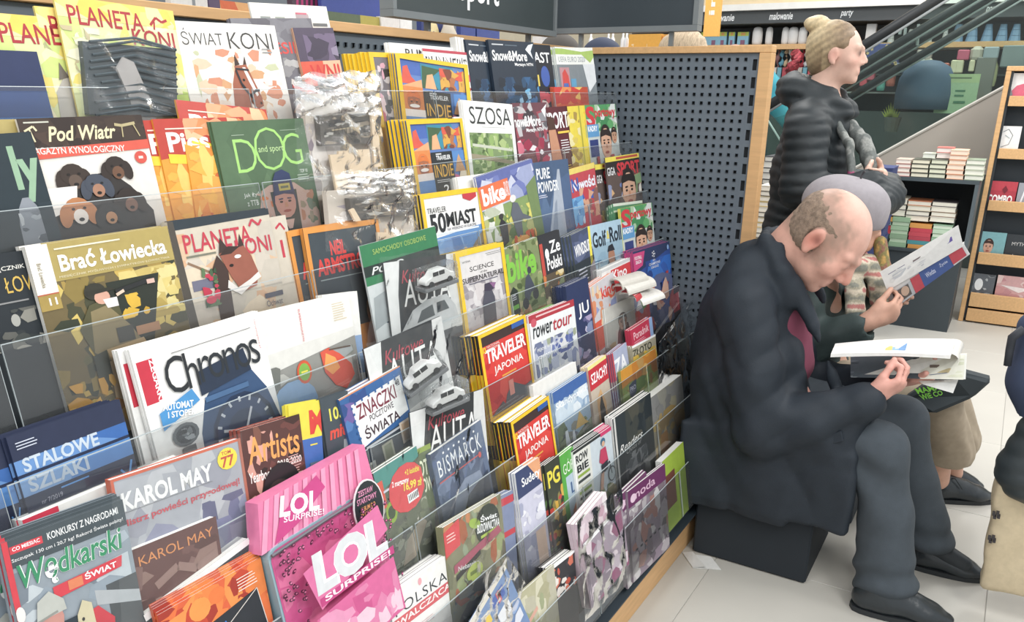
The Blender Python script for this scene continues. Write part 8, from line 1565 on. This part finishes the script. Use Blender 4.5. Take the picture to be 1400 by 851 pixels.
rb = bx('red_box', (4.5, y45(1066), .0), (4.52, y45(1060), .0), plain('#c8343c')) if False else None

# ================================================================ COMICS DISPLAY AT THE RIGHT
XD = 6.45
du = empty('display_unit', (XD, 0, 0), 'black and beech display unit with five ledges of face-out books', 'display shelf')
ad(bx('side_frame', (XD, .155, 0.0), (XD + .30, .185, 1.66), BEECH, bevel=.003), du); ad(bx('top_board', (XD, -.80, 1.6605), (XD + .30, .185, 1.69), BEECHX, bevel=.003), du); ad(bx('body_back', (XD + .10, -.8, .02), (XD + .13, .154, 1.66), mat('black_perforated', '#242c33', rough=.7)), du); ad(bx('inner_side', (XD + .01, .140, .02), (XD + .099, .1545, 1.66), plain('#20272c', .7)), du)
ez = lambda py: at_x(1370, py, XD).z
led = [(131, 145), (203, 217), (275, 289), (348, 364), (405, 424), (427, 446)]
hx = MB()
for i in range(10):
    for j in range(12): pass
for i, (t0, t1) in enumerate(led): ad(bx('ledge', (XD - .01, -.8, max(.012, ez(t1))), (XD + .02, .139, ez(t0)), BEECHX, bevel=.002), du); 
for i, (t0, t1) in enumerate(led[:5]): ad(bx('ledge_floor', (XD + .021, -.8, ez(t1)), (XD + .099, .139, ez(t1) + .012), DK), du)
def comic(row, px0, px1, pyt, col, art, label):
    X = XD + .035; a = at_x(px0, pyt, X); c = at_x(px1, pyt, X); zb0 = ez(led[row][1]) + .013; r = empty('book', Vector((X, a.y, zb0)), label, 'book'); b = MB()
    b.box(X, c.y, zb0, X + .004, a.y, a.z, col); paint(b, art, a.y - c.y, a.z - zb0, lambda Xx, Z, d: Vector((X - d, a.y - Xx, zb0 + Z)), step=.0008); ad(b.build('cover', PRINT), r)
    g = MB(); g.box(X + .0045, c.y + .003, zb0 + .002, X + .022, a.y - .003, a.z - .003); ad(g.build('pages', PAPER), r)
comic(0, 1376, 1412, 100, '#eeeae8', [P([(.2, .7), (.5, .4), (.9, .3), (1, .5), (.8, .8), (.4, .8)], '#e0607a'), P([(.1, .7), (.3, .5), (.4, .7), (.2, .85)], '#8a8f94'), T('7', .05, .1, .1, .2, '#d86a6a')], 'white book with a pink figure on the topmost ledge')
comic(1, 1363, 1398, 172, '#f2f0ee', [L([(.3, .2), (.5, .1), (.7, .3), (.6, .6), (.3, .7)], .03, '#8a8f90'), L([(.4, .3), (.6, .4)], .03, '#9aa'), R(.5, .75, .9, .92, '#e4ea8a')], 'white book with a grey line drawing on the second ledge')
comic(2, 1353, 1393, 247, '#b83444', [R(0, .0, 1, .35, '#c83a48'), R(.0, .85, 1, 1, '#3a2a2c'), T('COMBO', .04, .5, .86, .3, '#fff', b=.05), P([(.5, .3), (.6, .15), (.7, .3), (.6, .45)], '#7a1f2c')], 'red book with bold white letters on the third ledge')
comic(2, 1394, 1420, 250, '#9a9ea8', [L([(.2, .9), (.4, .2), (.6, .9)], .1, '#e8e8f0')], 'silver book with white letter strokes at the right end of the third ledge')
comic(3, 1339, 1378, 316, '#7ab4bc', face(.42, .5, .17, '#d8a48c', '#3a2420', 1.1) + [P([(.2, 1), (.3, .8), (.6, .8), (.7, 1)], '#d8b890')], 'teal book with a dark-haired portrait on the fourth ledge')
comic(3, 1378, 1420, 320, '#2c3238', [T('MYTHO', .2, .25, .6, .12, '#cfcfcf'), P([(0, 1), (.1, .7), (.2, .9), (.3, .65), (.45, .9), (.6, .7), (.8, .95), (1, .7), (1, 1)], '#dcdcdc')], 'black book with white paint strokes on the fourth ledge')
comic(4, 1327, 1363, 373, '#5a6068', [S_(0, 0, 1, .8, ['#8a9096', '#484e56', '#b0b4b8', '#6a7078'], 20, .12, 3), E(.4, .35, .16, .2, '#eceef0'), T('ROZMOWY', .1, .82, .8, .1, '#c86a9a', b=.03)], 'grey book with a white burst and pink title on the lowest ledge')
comic(4, 1365, 1420, 376, '#d8a4a4', [S_(0, 0, 1, 1, ['#e0b8b4', '#d09090', '#e8c8c4', '#c88a8e'], 24, .14, 3), P([(.1, .3), (.9, .35), (.6, .5)], '#f0e4e2')], 'dusty pink book on the lowest ledge')

# ================================================================ SMALL THINGS
q = [at_z(933, 757, .002), at_z(972, 762, .002), at_z(986, 780, .002), at_z(947, 777, .002)]
b = MB(); b.poly(q[::-1], '#dededb'); b.poly([p + Vector((0, 0, .0015)) for p in q][::-1], '#e4e4e0'); b.poly([q[0] + Vector((0, 0, .004)), q[0].lerp(q[1], .35) + Vector((0, 0, .012)), q[2].lerp(q[3], .55) + Vector((0, 0, .009)), q[3] + Vector((0, 0, .003))][::-1], '#d0d0cc')
o = b.build('paper_scrap', PRINT); md = o.modifiers.new('thick', 'SOLIDIFY'); md.thickness = .0008; tag(o, 'crumpled white paper scrap on the floor beside the cube seat', 'paper')
# canvas tote and padded bundle carried by the shopper at the right edge
XT = 2.62
S = SDF((XT - .14, -.48, .04), (XT + .14, -.04, .50), .009)
cc = [at_x(1372, 672, XT), at_x(1338, 788, XT), at_x(1398, 812, XT)]
S.box((XT, -.242, .275), (.045, .132, .175), np.array([[1, 0, 0], [0, .998, -.06], [0, .06, .998]]), .012, .02)
S.field(lambda X, Y, Z: .005 * nz(X, Y, Z, 18, .7) + .003 * np.sin(40 * (Y + Z)))
tote = S.build('tote_bag', mat('natural_canvas', '#cbb894', rough=.9, noise=.06, nscale=60)); tag(tote, 'beige canvas tote bag with small dark prints at the right edge', 'tote bag')
for (px, py) in ((1362, 705), (1356, 738)):
    c = at_x(px, py, XT - .062); b = MB()
    for j in range(4): b.box(c.x - .006 + 0, c.y + .007 * math.cos(j * 1.57 + .4) - .004, c.z + .007 * math.sin(j * 1.57 + .4) - .004, c.x + .012, c.y + .007 * math.cos(j * 1.57 + .4) + .004, c.z + .007 * math.sin(j * 1.57 + .4) + .004)
    pr = b.build('printed_mark', plain('#2e2a2c', .8)); pr.parent = tote
S = SDF((XT - .16, -.5, .36), (XT + .2, -.02, .76), .009)
S.chain([tuple(at_x(1404, 590, XT) + Vector((.0, -.05, 0))), tuple(at_x(1392, 640, XT) + Vector((0, -.04, -.0)))], [.075, .095], .04); S.field(lambda X, Y, Z: -.006 * np.abs(np.sin(math.pi * (Z + .3 * Y) / .05)) + .002 * nz(X, Y, Z, 30))
pj = S.build('padded_jacket', mat('black_quilted_nylon_2', '#2b3438', rough=.5)); tag(pj, 'dark quilted jacket carried over the tote bag at the right edge', 'jacket')
S = SDF((XT - .1, -.30, .64), (XT + .16, .0, .98), .008)
S.chain([tuple(at_x(1418, 450, XT + .02)), tuple(at_x(1424, 520, XT + .02)), tuple(at_x(1430, 575, XT + .02))], [.05, .080, .065], .03); S.field(lambda X, Y, Z: .003 * nz(X, Y, Z, 30))
sv = S.build('shoulder_bag', plain('#2c3a58', .85)); tag(sv, 'navy shoulder bag with a dark strap end at the right edge', 'bag')
b = MB(); b.tube([at_x(1400, 450, XT - .04), at_x(1384, 462, XT - .04), at_x(1380, 480, XT - .04), at_x(1377, 500, XT - .04)], [.012, .012, .011, .010], 7); so = b.build('strap', plain('#20242c', .7), smooth=True); so.parent = sv
